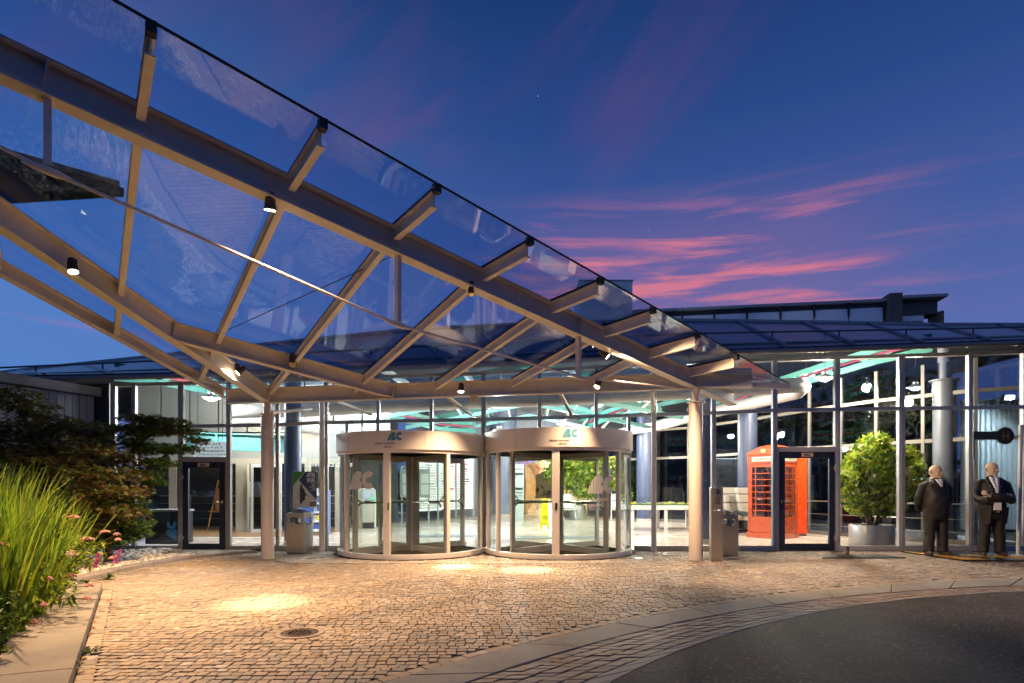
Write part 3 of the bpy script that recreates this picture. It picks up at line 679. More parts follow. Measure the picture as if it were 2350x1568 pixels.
for u, w in POSTS:
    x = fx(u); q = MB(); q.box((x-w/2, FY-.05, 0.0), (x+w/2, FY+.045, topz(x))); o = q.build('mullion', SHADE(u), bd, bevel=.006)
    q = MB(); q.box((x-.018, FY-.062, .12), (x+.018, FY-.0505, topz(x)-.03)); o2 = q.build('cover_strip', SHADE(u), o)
    q = MB(); n = 12
    for k in range(n):
        z = .3+k*(topz(x)-.5)/(n-1); q.box((x-.006, FY-.066, z-.006), (x+.006, FY-.0625, z+.006))
    q.build('screw_heads', SCREW, o)['kind'] = 'stuff'
# round stand pipes in front of two mullions
for u, lab in ((738, None), (1501, None)):
    x = XX(u, 12.2); q = MB(); q.tube([(x, 12.22, 0), (x, 12.22, .75)], .056, 16); q.tube([(x, 12.22, .75), (x, 12.22, .79)], .06, 16); q.tube([(x, 12.22, .79), (x, 12.22, topz(x)-.25)], .052, 16); q.build('drain_pipe', STEEL, bd, smooth=True)
# upper and short mullions over the drums
for u in (868, 990, 1238, 1368):
    x = fx(u); q = MB(); q.box((x-.035, FY-.045, 2.3), (x+.035, FY+.08, topz(x))); q.build('upper_mullion', ALUD, bd, bevel=.005)
for u in (797, 1443):
    x = fx(u); q = MB(); q.box((x-.03, FY-.045, 0), (x+.03, FY+.08, trz(u))); q.build('short_mullion', ALUD, bd, bevel=.005)
us = [p[0] for p in POSTS]
def bay(u0, u1, w0=.05, w1=.05): return fx(u0)+w0, fx(u1)-w1
bays = list(zip(us[:-1], us[1:]))
for u0, u1 in bays:
    x0, x1 = bay(u0, u1); za, zb = trz(u0), trz(u1)
    q = MB(); q.hexa([(x0, FY-.048, za-.035), (x1, FY-.048, zb-.035), (x1, FY+.045, zb-.035), (x0, FY+.045, za-.035)], [(x0, FY-.048, za+.035), (x1, FY-.048, zb+.035), (x1, FY+.045, zb+.035), (x0, FY+.045, za+.035)])
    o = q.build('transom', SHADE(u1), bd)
    q = MB(); n = max(2, int((x1-x0)/.28))
    for k in range(n):
        t = (k+.5)/n; x = x0+(x1-x0)*t; z = za+(zb-za)*t; q.box((x-.008, FY-.053, z-.008), (x+.008, FY-.0485, z+.008))
    q.build('screw_heads', SCREW, o)['kind'] = 'stuff'
    # head rail
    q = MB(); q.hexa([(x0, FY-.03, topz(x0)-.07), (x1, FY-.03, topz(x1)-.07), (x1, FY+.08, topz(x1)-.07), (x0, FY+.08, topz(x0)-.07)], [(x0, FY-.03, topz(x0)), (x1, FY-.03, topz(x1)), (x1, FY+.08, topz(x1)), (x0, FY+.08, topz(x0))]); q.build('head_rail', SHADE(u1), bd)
    if (u0, u1) in ((749, 1110), (1110, 1637)): continue
    if (u0, u1) in ((417, 526), (1777, 1920)): continue
    q = MB(); q.box((x0, FY-.048, 0), (x1, FY+.05, .105)); q.build('sill', SHADE(u1), bd, bevel=.004)
for u0, u1 in ((749, 790), (1450, 1637)):
    x0, x1 = bay(u0, u1); q = MB(); q.box((x0, FY-.048, 0), (x1, FY+.05, .105)); q.build('sill', ALUD, bd, bevel=.004)
# panes
def pane(u0, u1, lo, hi, w0=.05, w1=.05, lab=None):
    x0, x1 = fx(u0)+w0, fx(u1)-w1; q = MB()
    l0, l1 = (lo(u0), lo(u1)) if callable(lo) else (lo, lo); h0, h1 = (hi(u0), hi(u1)) if callable(hi) else (hi, hi)
    y0, y1 = FY+.012, FY+.028
    q.hexa([(x0, y0, l0), (x1, y0, l1), (x1, y1, l1), (x0, y1, l0)], [(x0, y0, h0), (x1, y0, h1), (x1, y1, h1), (x0, y1, h0)]); return q.build('glass_pane', GF, bd)
up = lambda u: trz(u)+.035
dn = lambda u: trz(u)-.035
tp = lambda u: topz(fx(u))-.07
uu = sorted(us+[868, 990, 1238, 1368])
for a, b_ in zip(uu[:-1], uu[1:]):
    pane(a, b_, up, tp)
    if 749 <= a < 1443 and b_ <= 1443: pane(a, b_, 2.46 if a >= 1110 else 2.42, dn)
for u0, u1 in bays:
    if (u0, u1) in ((749, 1110), (1110, 1637), (417, 526), (1777, 1920)): continue
    pane(u0, u1, .105, dn)
pane(749, 797, .105, dn, .05, .03); pane(1443, 1637, .105, dn, .03, .05); pane(1368, 1443, 2.46, dn)
# ------------------------------------------------------------------ hinged fire doors
def fire_door(u0, u1, vt, hinge, label, txt):
    x0, x1 = fx(u0), fx(u1); zt = ZZ(vt, FY)
    d = MB(); 
    for lo, hi in (((x0, FY-.06, 0), (x0+.055, FY+.08, zt)), ((x1-.055, FY-.06, 0), (x1, FY+.08, zt)), ((x0+.055, FY-.06, zt-.10), (x1-.055, FY+.08, zt))): d.box(lo, hi)
    fr = d.build('door_frame', SHADE(u1), bd, bevel=.005)
    a0, a1, t = x0+.06, x1-.06, zt-.105; s = .115
    q = MB()
    for lo, hi in (((a0, FY-.075, .015), (a0+s, FY-.015, t)), ((a1-s, FY-.075, .015), (a1, FY-.015, t)), ((a0+s, FY-.075, .015), (a1-s, FY-.015, .155)), ((a0+s, FY-.075, t-.135), (a1-s, FY-.015, t))): q.box(lo, hi)
    dr = q.build('fire_door', NAVY, bd, bevel=.004, label=label)
    q = MB(); q.box((a0+s, FY-.05, .155), (a1-s, FY-.04, t-.135)); q.build('door_pane', GF, dr)
    hx = a1-.055 if hinge == 'L' else a0+.055; hxi = hx-.11 if hinge == 'L' else hx+.11
    q = MB(); q.tube([(hx, FY-.076, 1.03), (hx, FY-.125, 1.03), (hxi, FY-.125, 1.03)], .011, 8); q.lathe((hx, FY-.076, 1.03), [(.001, -.03), (.026, -.03), (.026, .03), (.001, .03)], 12); q.build('handle', INOXP, dr, smooth=True)
    q = MB(); q.box((hx-.018, FY-.083, .88), (hx+.018, FY-.0755, .96)); q.build('lock_plate', INOXP, dr)
    ex = x0+.03 if hinge == 'L' else x1-.03
    for z in (.28, 1.74 if u0 > 1000 else 1.55):
        q = MB(); q.box((ex-.03, FY-.10, z-.075), (ex+.03, FY-.061, z+.075)); q.box((ex-.05, FY-.095, z-.03), (ex+.06, FY-.076, z+.03)); q.build('hinge', ALU, dr)
    xc = (a0+a1)/2; pl = MB(); pl.box((xc-.13, FY-.081, t-.115), (xc+.13, FY-.0765, t-.015)); o = pl.build('sign_rim', mat('red rim', (.35, .04, .03), .5), dr)
    pl = MB(); pl.box((xc-.115, FY-.085, t-.103), (xc+.115, FY-.0815, t-.027)); pl.build('door_sign', mat('sign white', (.62, .60, .52), .5), dr)
    text(txt, .075, BLK, dr, V((xc, FY-.0865, t-.092)), bold=.002, align='CENTER', name='lettering')
    return dr
fire_door(417, 526, 1049, 'L', 'narrow navy framed glass fire door at the left end', 'BMZ')
fire_door(1779, 1918, 1026, 'R', 'navy framed glass fire door beside the red phone box', 'BMZ')
pane(417, 526, lambda u: ZZ(1048, FY), dn); pane(1777, 1920, lambda u: ZZ(1025, FY), dn)
# ------------------------------------------------------------------ gutter and roof
q = MB(); q.tube([(XX(u, GY), GY, gz(u)) for u, _ in GUT], .052, 12); q.build('gutter', mat('weathered zinc', (.30, .28, .26), .45, metal=.4, var=.1), bd, smooth=True)
for k in range(22):
    u = -20+k*112; x = XX(u, GY); q = MB(); q.tube([(x-.008, GY, gz(u)), (x+.008, GY, gz(u+1))], .06, 12); q.build('gutter_bracket', ALUD, bd, smooth=True)
RID = [(-260, 893), (0, 858), (88, 849), (274, 829), (366, 820), (520, 802), (700, 784), (945, 759), (1250, 745), (1560, 738), (1987, 745), (2171, 749), (2350, 748), (2700, 750)]
def ridz(u):
    for k in range(len(RID)-1):
        if RID[k][0] <= u <= RID[k+1][0]:
            t = (u-RID[k][0])/(RID[k+1][0]-RID[k][0]); return ZZ(RID[k][1]+(RID[k+1][1]-RID[k][1])*t, 17.0)
    return ZZ(750, 17)
ROOFG = mat('dark roof glass', (.010, .016, .028), .22, spec=.22)
RBAR = mat('roof bar aluminium', (.30, .31, .33), .4, metal=.5)
bars = []
for k in range(-12, 7):
    ue = 1805+155*k; ur = 1683+155*k*.97+8
    bars.append((V((XX(ue, 11.95), 11.95, gz(ue)+.06)), V((XX(ur, 17.0), 17.0, ridz(ur)))))
for k, (e, r) in enumerate(bars):
    q = MB(); q.bar(e, r, .07, .06, top=.075); q.build('roof_bar', RBAR, bd)
    if k+1 < len(bars):
        e2, r2 = bars[k+1]; q = MB(); dz = V((0, 0, .03)); q.hexa([e, e2, r2, r], [e+dz, e2+dz, r2+dz, r+dz]); q.build('roof_pane', ROOFG, bd)
        q = MB(); q.bar(r, r2, .12, .08, top=.08); q.build('ridge_bar', RBAR, bd)
        for t in (.22,):
            a, c = e.lerp(r, t), e2.lerp(r2, t); q = MB(); h = V((0, 0, .2)); q.tube([a+h, c+h], .022, 6); q.build('snow_rail', RBAR, bd, smooth=True)
            q = MB(); q.tube([a+V((0, 0, .06)), a+h], .018, 6); q.build('rail_post', DARK, bd)
        a, c = e.lerp(r, .12), e2.lerp(r2, .12); q = MB(); q.bar(a, c, .03, .03, top=.055); q.build('roof_rail', RBAR, bd)
q = MB()   # underside lining between the bars
for k in range(len(bars)-1):
    (e, r), (e2, r2) = bars[k], bars[k+1]; dz = V((0, 0, -.04)); q.quad(e+dz, e2+dz, r2+dz, r+dz)
    q.quad(r+dz, r2+dz, r2+V((0, 9, -.1)), r+V((0, 9, -.1)))
q.build('roof_lining', mat('dark roof lining', (.085, .095, .115), .6), bd)
# dark fascia closing the left end of the facade
q = MB(); q.box((-9.3, FY, 0), (fx(257)-.06, FY+.15, topz(-8.5))); q.build('end_panel', mat('dark end panel', (.035, .036, .04), .6), bd)
# ------------------------------------------------------------------ what stands inside the hall and belongs to it
def icol(u, vb, r, ztop, m, capz=None, r2=None, base=True):
    Y = FOC*EYE/(vb-HOR); x = XX(u, Y)
    q = MB(); q.lathe((x, Y, 0), [(r, .12 if base else 0), (r, capz or ztop)], 28); o = q.build('hall_column', m, bd, smooth=True)
    if base: q = MB(); q.lathe((x, Y, 0), [(r+.004, .004), (r+.004, .12)], 28); q.build('column_foot', CREAM, o)
    if capz:
        q = MB(); q.lathe((x, Y, 0), [(r+.07, capz+.001), (r+.07, capz+.03)], 28); q.build('column_flange', GREYC, o)
        q = MB(); q.lathe((x, Y, 0), [(r2, capz+.03), (r2, ztop)], 24); q.build('column_pipe', GREYC, o, smooth=True)
icol(672, 1251, .19, 4.2, BLUEC)
icol(1620, 1248, .22, 3.6, BLUEC)
icol(1482, 1197, .35, 4.2, mat('mid blue column paint', (.055, .07, .13), .4))
icol(1715, 1219, .28, 4.0, mat('mid blue column paint', (.055, .07, .13), .4))
icol(2168, 1247, .245, 4.7, GREYC, 3.86, .14)
icol(1155, 1185, .6, 5.2, mat('big column paint', (.16, .19, .26), .4))
# duct
def ductp(pts, r, n=18):
    q = MB(); q.tube(pts, r, n); q.build('air_duct', DUCT, bd, smooth=True)
    for k in range(len(pts)-1):
        L_ = (V(pts[k+1])-V(pts[k])).length
        for j in range(1, max(1, int(L_/1.6))):
            c = V(pts[k]).lerp(V(pts[k+1]), j/max(1, int(L_/1.6))); d = (V(pts[k+1])-V(pts[k])).normalized(); q = MB(); q.tube([c-d*.02, c+d*.02], r*1.03, n); q.build('duct_seam', DUCT, bd, smooth=True)
ductp([P(532, 945, 14.6), P(700, 941, 14.4), P(1000, 925, 14.0), P(1300, 914, 13.7), P(1640, 896, 13.3), P(1790, 887, 13.2), P(1828, 884, 13.35), P(1842, 887, 13.7), P(1830, 900, 14.2), P(1770, 915, 15.2), P(1640, 945, 17.5), P(1500, 978, 21), P(1375, 1003, 25)], .17)
ductp([P(532, 958, 15.4), P(600, 962, 16.0), P(760, 985, 18), P(900, 1003, 20), P(1000, 1010, 22)], .22)
# teal lattice of the roof
def tb(a, b_, w=.09, h=.14, m=TEAL): q = MB(); q.bar(a, b_, w, h); return q.build('truss_member', m, bd)
def ring_truss(pts, sep, neon=True):
    for k in range(len(pts)-1):
        a, c = pts[k], pts[k+1]; dz = V((0, 0, sep)); tb(a, c); tb(a+dz, c+dz)
        n = max(1, int((c-a).length/1.6))
        for j in range(n): tb(a.lerp(c, j/n), a.lerp(c, (j+.5)/n)+dz, .05, .06); tb(a.lerp(c, (j+.5)/n)+dz, a.lerp(c, (j+1)/n), .05, .06)
    if neon:
        q = MB(); q.tube([p+V((0, -.12, sep*.55)) for p in pts], .03, 8); q.build('neon_tube', PINK, bd, smooth=True)
ring_truss([P(1640, 948, 18), P(1760, 905, 16.5), P(1880, 868, 15.2), P(2010, 830, 14.2), P(2140, 800, 13.5)], .28)
ring_truss([P(262, 868, 14.5), P(360, 878, 15), P(470, 897, 15.8), P(540, 915, 16.6)], .30)
ring_truss([P(760, 935, 18), P(900, 960, 20), P(1010, 985, 22), P(1090, 990, 24)], .3)
ring_truss([P(1640, 905, 19), P(1510, 930, 21), P(1400, 960, 23), P(1330, 985, 25)], .3)
# gabled cross trusses running back over the middle
for k, Y in enumerate((17.5, 20.5, 24.0)):
    xl, xm, xr = -4.2+.2*k, .6+.05*k, 5.4-.2*k; zl, zm = 4.0, 5.0
    a, m_, c = V((xl, Y, zl)), V((xm, Y, zm)), V((xr, Y, zl)); lo = V((0, 0, -.75))
    tb(a, m_, .1, .18); tb(m_, c, .1, .18); tb(a+V((.3, 0, -.6)), m_+lo, .08, .12, TEALL); tb(m_+lo, c+V((-.3, 0, -.6)), .08, .12, TEALL); tb(m_, m_+lo, .08, .1, TEALL)
    for j in range(1, 5):
        t = j/5; s = (j+.5)/5.5; tb(a.lerp(m_, t), (a+V((.3, 0, -.6))).lerp(m_+lo, s), .05, .07, TEALL if j % 2 else WHITE); tb(m_.lerp(c, t), (m_+lo).lerp(c+V((-.3, 0, -.6)), s-.1), .05, .07, TEALL if j % 2 else WHITE)
for sx in (-3.2, -1.2, 1.6, 3.8):   # purlins with timber undersides
    q = MB(); q.bar((sx, 14.5, 4.25), (sx*.8+.1, 26, 4.55), .10, .16); q.build('purlin', mat('pale purlin', (.42, .38, .32), .55), bd)
for k in range(6):
    x = -3.4+k*1.4; tb(V((x, 15.2, 3.9)), V((x+1.1*(1 if k % 2 else -1), 19.5, 4.7)), .07, .09, TEALL)
# canted upper ceiling band and back walls
WIN = mat('dark night window', (.012, .016, .022), .08, spec=.8)
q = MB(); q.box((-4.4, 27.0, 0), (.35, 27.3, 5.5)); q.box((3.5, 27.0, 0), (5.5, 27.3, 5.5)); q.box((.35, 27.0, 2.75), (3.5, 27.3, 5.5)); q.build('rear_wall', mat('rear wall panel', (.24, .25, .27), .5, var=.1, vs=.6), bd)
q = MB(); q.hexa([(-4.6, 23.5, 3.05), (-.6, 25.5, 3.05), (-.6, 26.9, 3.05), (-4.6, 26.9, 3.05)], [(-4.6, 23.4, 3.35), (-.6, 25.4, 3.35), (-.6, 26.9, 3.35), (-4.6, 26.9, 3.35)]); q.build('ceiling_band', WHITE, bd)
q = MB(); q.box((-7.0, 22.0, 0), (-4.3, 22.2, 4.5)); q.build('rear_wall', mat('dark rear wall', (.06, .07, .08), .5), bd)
# left: lit wall of upper panels, teal beam, lintel, posts
for k in range(9):
    x0 = -11.6+k*.88; q = MB(); q.box((x0, 18.0, 3.02), (x0+.82, 18.08, 4.6)); q.build('upper_panel', WALLG, bd)
q = MB(); q.ibeam(P(430, 992, 15.6), P(660, 1000, 15.2), .44, .22, .03, .02); q.build('teal_beam', TEALL, bd)
for u in (585, 500): p = P(u, 995, 15.45); q = MB(); q.box((p.x-.02, p.y-.10, p.z-.42), (p.x+.02, p.y-.015, p.z-.02)); q.build('beam_rib', TEALL, bd)
q = MB(); q.box((-11.6, 17.7, 2.2), (-5.1, 17.95, 2.95)); q.build('lintel_panel', WALLG, bd)
q = MB(); q.box((-11.6, 17.68, 2.04), (-5.1, 17.72, 2.2)); q.build('lintel_trim', CREAM, bd)
for x, w in ((-8.05, .34), (-10.1, .22), (-9.85, .12), (-6.1, .14), (-5.2, .14)):
    q = MB(); q.box((x-w/2, 17.5, 0), (x+w/2, 17.66, 2.04)); q.build('wall_pier', CREAM, bd)
q = MB(); q.box((-7.05, 17.6, 0), (-6.95, 17.68, 2.04)); q.build('door_jamb', mat('blue jamb', (.05, .09, .25), .4), bd)
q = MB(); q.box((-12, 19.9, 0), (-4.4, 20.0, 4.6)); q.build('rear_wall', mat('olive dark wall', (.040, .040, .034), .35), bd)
for zz in (.3, .55, .8, 1.05):
    q = MB(); q.tube([(-11.5, 19.2, zz), (-5.2, 19.2, zz)], .02 if zz > 1 else .008, 6); q.build('handrail', INOX, bd)
for x in (-10.5, -9, -7.6, -6.2): q = MB(); q.tube([(x, 19.2, 0), (x, 19.2, 1.05)], .022, 6); q.build('rail_post', DARK, bd)
# right: rear glazing that closes in on the facade
BW = [V((4.6, 24.0, 0)), V((6.6, 22.0, 0)), V((7.75, 19.6, 0)), V((8.55, 16.9, 0)), V((9.35, 15.1, 0)), V((10.6, 13.45, 0)), V((12.4, 12.6, 0))]
for k in range(len(BW)-1):
    a, c = BW[k], BW[k+1]; n = max(1, round((c-a).length/1.25)); d = (c-a).normalized(); nn = V((d.y, -d.x, 0))
    for j in range(n):
        p0, p1 = a.lerp(c, j/n), a.lerp(c, (j+1)/n); zt = 4.3
        q = MB(); q.bar(p0, p0+V((0, 0, zt)), .07, .07, up=d); q.build('rear_mullion', mat('warm aluminium', (.17, .15, .13), .45, metal=.2), bd)
        for z in (.06, 2.45, 3.55):
            q = MB(); q.bar(p0+V((0, 0, z)), p1+V((0, 0, z)), .05, .09); q.build('rear_transom', mat('warm aluminium', (.17, .15, .13), .45, metal=.2), bd)
        th = V((nn.x*.012, nn.y*.012, 0))
        q = MB(); q.hexa([p0, p1, p1+th, p0+th], [v+V((0, 0, zt)) for v in (p0, p1, p1+th, p0+th)]); q.build('rear_pane', GB, bd)
for k in range(2, len(BW)-2):
    a, c = BW[k], BW[k+1]
    for zz in (.3, .6, .95): q = MB(); o_ = V((-.3, -.25, zz)); q.tube([a+o_, c+o_], .018 if zz > .9 else .008, 6); q.build('handrail', INOX, bd)
# corridor leading back
ca = math.radians(3.0)
CM = Matrix.Translation((.45, 27.0, 0)) @ Matrix.Rotation(-ca, 4, 'Z')
WOOD = mat('corridor timber', (.55, .34, .20), .5, var=.1, vs=2)
def cbox(lo, hi, name, m): q = MB(); q.box(lo, hi); q.xform(CM); return q.build(name, m, bd)
cbox((-.25, .3, 0), (-.05, 46, 2.6), 'corridor_wall', mat('corridor wall', (.50, .42, .32), .5)); cbox((3.0, .3, 0), (3.2, 46, 2.6), 'corridor_wall', mat('corridor wall', (.50, .42, .32), .5))
cbox((-.25, 46, 0), (3.2, 46.3, 3.8), 'corridor_end', mat('corridor wall', (.50, .42, .32), .5)); cbox((-.3, 13, -.05), (3.2, 46, .005), 'corridor_floor', FLOOR)
for k in range(24): cbox((-.05, 1+k*1.6, 0), (.16, 1.35+k*1.6, 2.6), 'wall_rib', WOOD)
for k in range(24):
    y0 = .5+k*1.7; 
    for s in (0, 1):
        q = MB(); a = V((-.1 if s == 0 else 3.1, y0, 2.55)); c = V((1.5, y0, 3.3)); q.bar(a, c, .5, .10); q.xform(CM); q.build('ceiling_slat', WOOD, bd)
TUBE = emis('corridor lamp tube', (1.0, .82, .58), K_TUBE)
for k in range(10): cbox((1.1, 1.5+k*4.2, 2.48), (1.9, 2.7+k*4.2, 2.54), 'corridor_lamp', TUBE)
cbox((-.25, .3, 3.42), (3.2, 46, 3.5), 'corridor_roof', WHITE)
# ------------------------------------------------------------------ revolving doors
def rdoor(cx, z0, z1, posts, wings, label, txtang, logoang):
    c = (cx, 12.33, 0); Rr = 1.47
    d = thing('revolving_door', label, 'revolving door', c, 'pair of revolving doors')
    ring = lambda r0, r1, za, zb, n=64, a0=0, a1=2*PI: MB().lathe(c, [(r0, za), (r1, za), (r1, zb), (r0, zb), (r0, za)], n, a0=a0, a1=a1)
    ring(1.30, Rr+.07, z0, z1, 72).build('drum_header', DRUM, d, smooth=True)
    q = MB(); q.lathe(c, [(.001, z0+.01), (1.30, z0+.01)], 48); q.build('drum_ceiling', mat('drum ceiling', (.36, .31, .26), .3, metal=.3), d)
    for k in range(6):
        a = k*PI/3+.3; q = MB(); q.lathe((c[0]+.9*math.sin(a), c[1]-.9*math.cos(a), z0-.004), [(.001, 0), (.05, 0), (.055, .008)], 14); q.build('ceiling_lamp', emis('drum downlight', (1, .85, .65), 14), d)
    ring(Rr-.05, Rr+.04, z0-.06, z0-.001, 72).build('head_ring', DRUM, d, smooth=True)
    A0, A1 = math.radians(-88), math.radians(88)
    MB().lathe(c, [(Rr-.06, .004), (Rr+.05, .004), (Rr+.05, .09), (Rr-.06, .09), (Rr-.06, .004)], 40, a0=A0, a1=A1).build('base_ring', DRUM, d, smooth=True)
    MB().lathe(c, [(Rr-.06, .004), (Rr+.05, .004), (Rr+.05, .09), (Rr-.06, .09), (Rr-.06, .004)], 16, a0=PI-.75, a1=PI-.70).build('base_ring', DRUM, d, smooth=True)
    q = MB(); q.lathe(c, [(.001, .008), (Rr-.06, .008)], 48); q.build('door_mat', mat('ribbed entrance mat', (.10, .09, .08), .8, bump=.4, bs=200), d)
    pa = sorted(posts)
    for a, w in pa:
        t = math.radians(a); q = MB(); q.box((-w/2, -Rr-.035, .09), (w/2, -Rr+.045, z0-.06)); q.xform(rz(t, c)); q.build('drum_post', DRUM, d, bevel=.006)
    angs = [a for a, w in pa]
    for a, b_ in zip(angs[:-1], angs[1:]):
        MB().lathe(c, [(Rr-.006, .09), (Rr+.006, .09), (Rr+.006, z0-.06), (Rr-.006, z0-.06), (Rr-.006, .09)], 12, a0=math.radians(a+1.2), a1=math.radians(b_-1.2)).build('curved_pane', GD, d, smooth=True)
    for a in (angs[0]+180-8, angs[-1]+180+8-12):   # rear curved sides
        MB().lathe(c, [(Rr-.006, .09), (Rr+.006, .09), (Rr+.006, z0-.06), (Rr-.006, z0-.06), (Rr-.006, .09)], 10, a0=math.radians(a-16), a1=math.radians(a+16)).build('curved_pane', GD, d, smooth=True)
    q = MB(); q.tube([(cx, 12.33, .01), (cx, 12.33, z0-.02)], .045, 14); q.build('centre_shaft', DRUM, d, smooth=True)
    for wa in wings:
        M = rz(math.radians(wa), c); fr = MB(); r0, r1, zb, zt = .06, 1.37, .03, z0-.05
        for lo, hi in (((-.025, -r0-.09, zb), (.025, -r0, zt)), ((-.025, -r1, zb), (.025, -r1+.10, zt)), ((-.025, -r1+.10, zb), (.025, -r0-.09, zb+.12)), ((-.025, -r1+.10, zt-.12), (.025, -r0-.09, zt))): fr.box(lo, hi)
        fr.xform(M); w = fr.build('door_wing', mat('wing aluminium', (.52, .48, .43), .38, metal=.2), d, bevel=.004)
        q = MB(); q.box((-.005, -r1+.10, zb+.12), (.005, -r0-.09, zt-.12)); q.xform(M); q.build('wing_pane', GD, w)
        q = MB(); q.tube([(-.06, -.13, 1.03), (-.06, -r1+.22, 1.03)], .019, 8)
        q.tube([(-.06, -r1+.22, 1.03), (-.06, -r1+.12, 1.10), (-.04, -r1+.07, 1.17)], .016, 8); q.tube([(-.06, -r1+.22, 1.03), (-.06, -r1+.12, .96), (-.04, -r1+.07, .89)], .016, 8)
        q.xform(M); q.build('push_bar', INOXP, w, smooth=True)
    for a in (math.radians(logoang+26), math.radians(logoang-34)):
        q = MB(); q.box((-.003, -Rr-.0715, z0), (.003, -Rr-.0695, z1)); q.xform(rz(a, c)); q.build('panel_seam', ALUD, d)
    # lettering on the drum header: bent to its curve
    rr = Rr+.0709
    th = math.radians(logoang); H = (z1-z0)*.44
    logo(H, CYAN, d, lambda x, y: (c[0]+math.sin(th+x/rr)*rr, c[1]-math.cos(th+x/rr)*rr, z0+(z1-z0)*.46+y))
    text('AIRPORT BUSINESS', .05, BLK, d, z0+.092, wrap=(c, rr, math.radians(txtang)), bold=.0012, space=1.06, width=.375)
    text('CENTRE', .05, BLK, d, z0+.03, wrap=(c, rr, math.radians(txtang)+.172/rr), bold=.0012, space=1.06, width=.15)
    return d, c, Rr
d1, c1, Rr = rdoor(-2.08, 2.035, 2.385, [(-88, .09), (-50, .05), (-9, .13), (36, .07), (78, .09)], (-47, 38, 133, 223), 'left revolving door with the bright company directory showing through its glass', -17, -8)
d2, c2, Rr = rdoor(.96, 2.085, 2.445, [(-80, .09), (-57, .06), (-6, .14), (48, .07), (85, .09)], (-46, 40, 134, 226), 'right revolving door with the yellow floor sign showing through its glass', -10.5, -1.5)
# lock boxes
for d, c, a in ((d1, c1, -7.5), (d2, c2, -5.5)):
    q = MB(); q.box((-.02, -Rr-.043, .92), (.02, -Rr-.036, 1.05)); q.xform(rz(math.radians(a), c)); q.build('lock_plate', INOXP, d)
# frosted marks on the glass
def frosted(d, c, th, z, h, words):
    rr = Rr+.0072; logo(h, FROST, d, lambda x, y: (c[0]+math.sin(th+x/rr)*rr, c[1]-math.cos(th+x/rr)*rr, z+y), 'frosted_logo')
    if words:
        text('AIRPORT BUSINESS', .088, FROST, d, z-.14, wrap=(c, rr, th-.30/rr), bold=.001, space=1.05); text('CENTRE', .088, FROST, d, z-.25, wrap=(c, rr, th+.02/rr), bold=.001, space=1.05)
frosted(d2, c2, math.radians(17), 1.22, .34, True)
frosted(d1, c1, math.radians(-44), 1.30, .34, False)
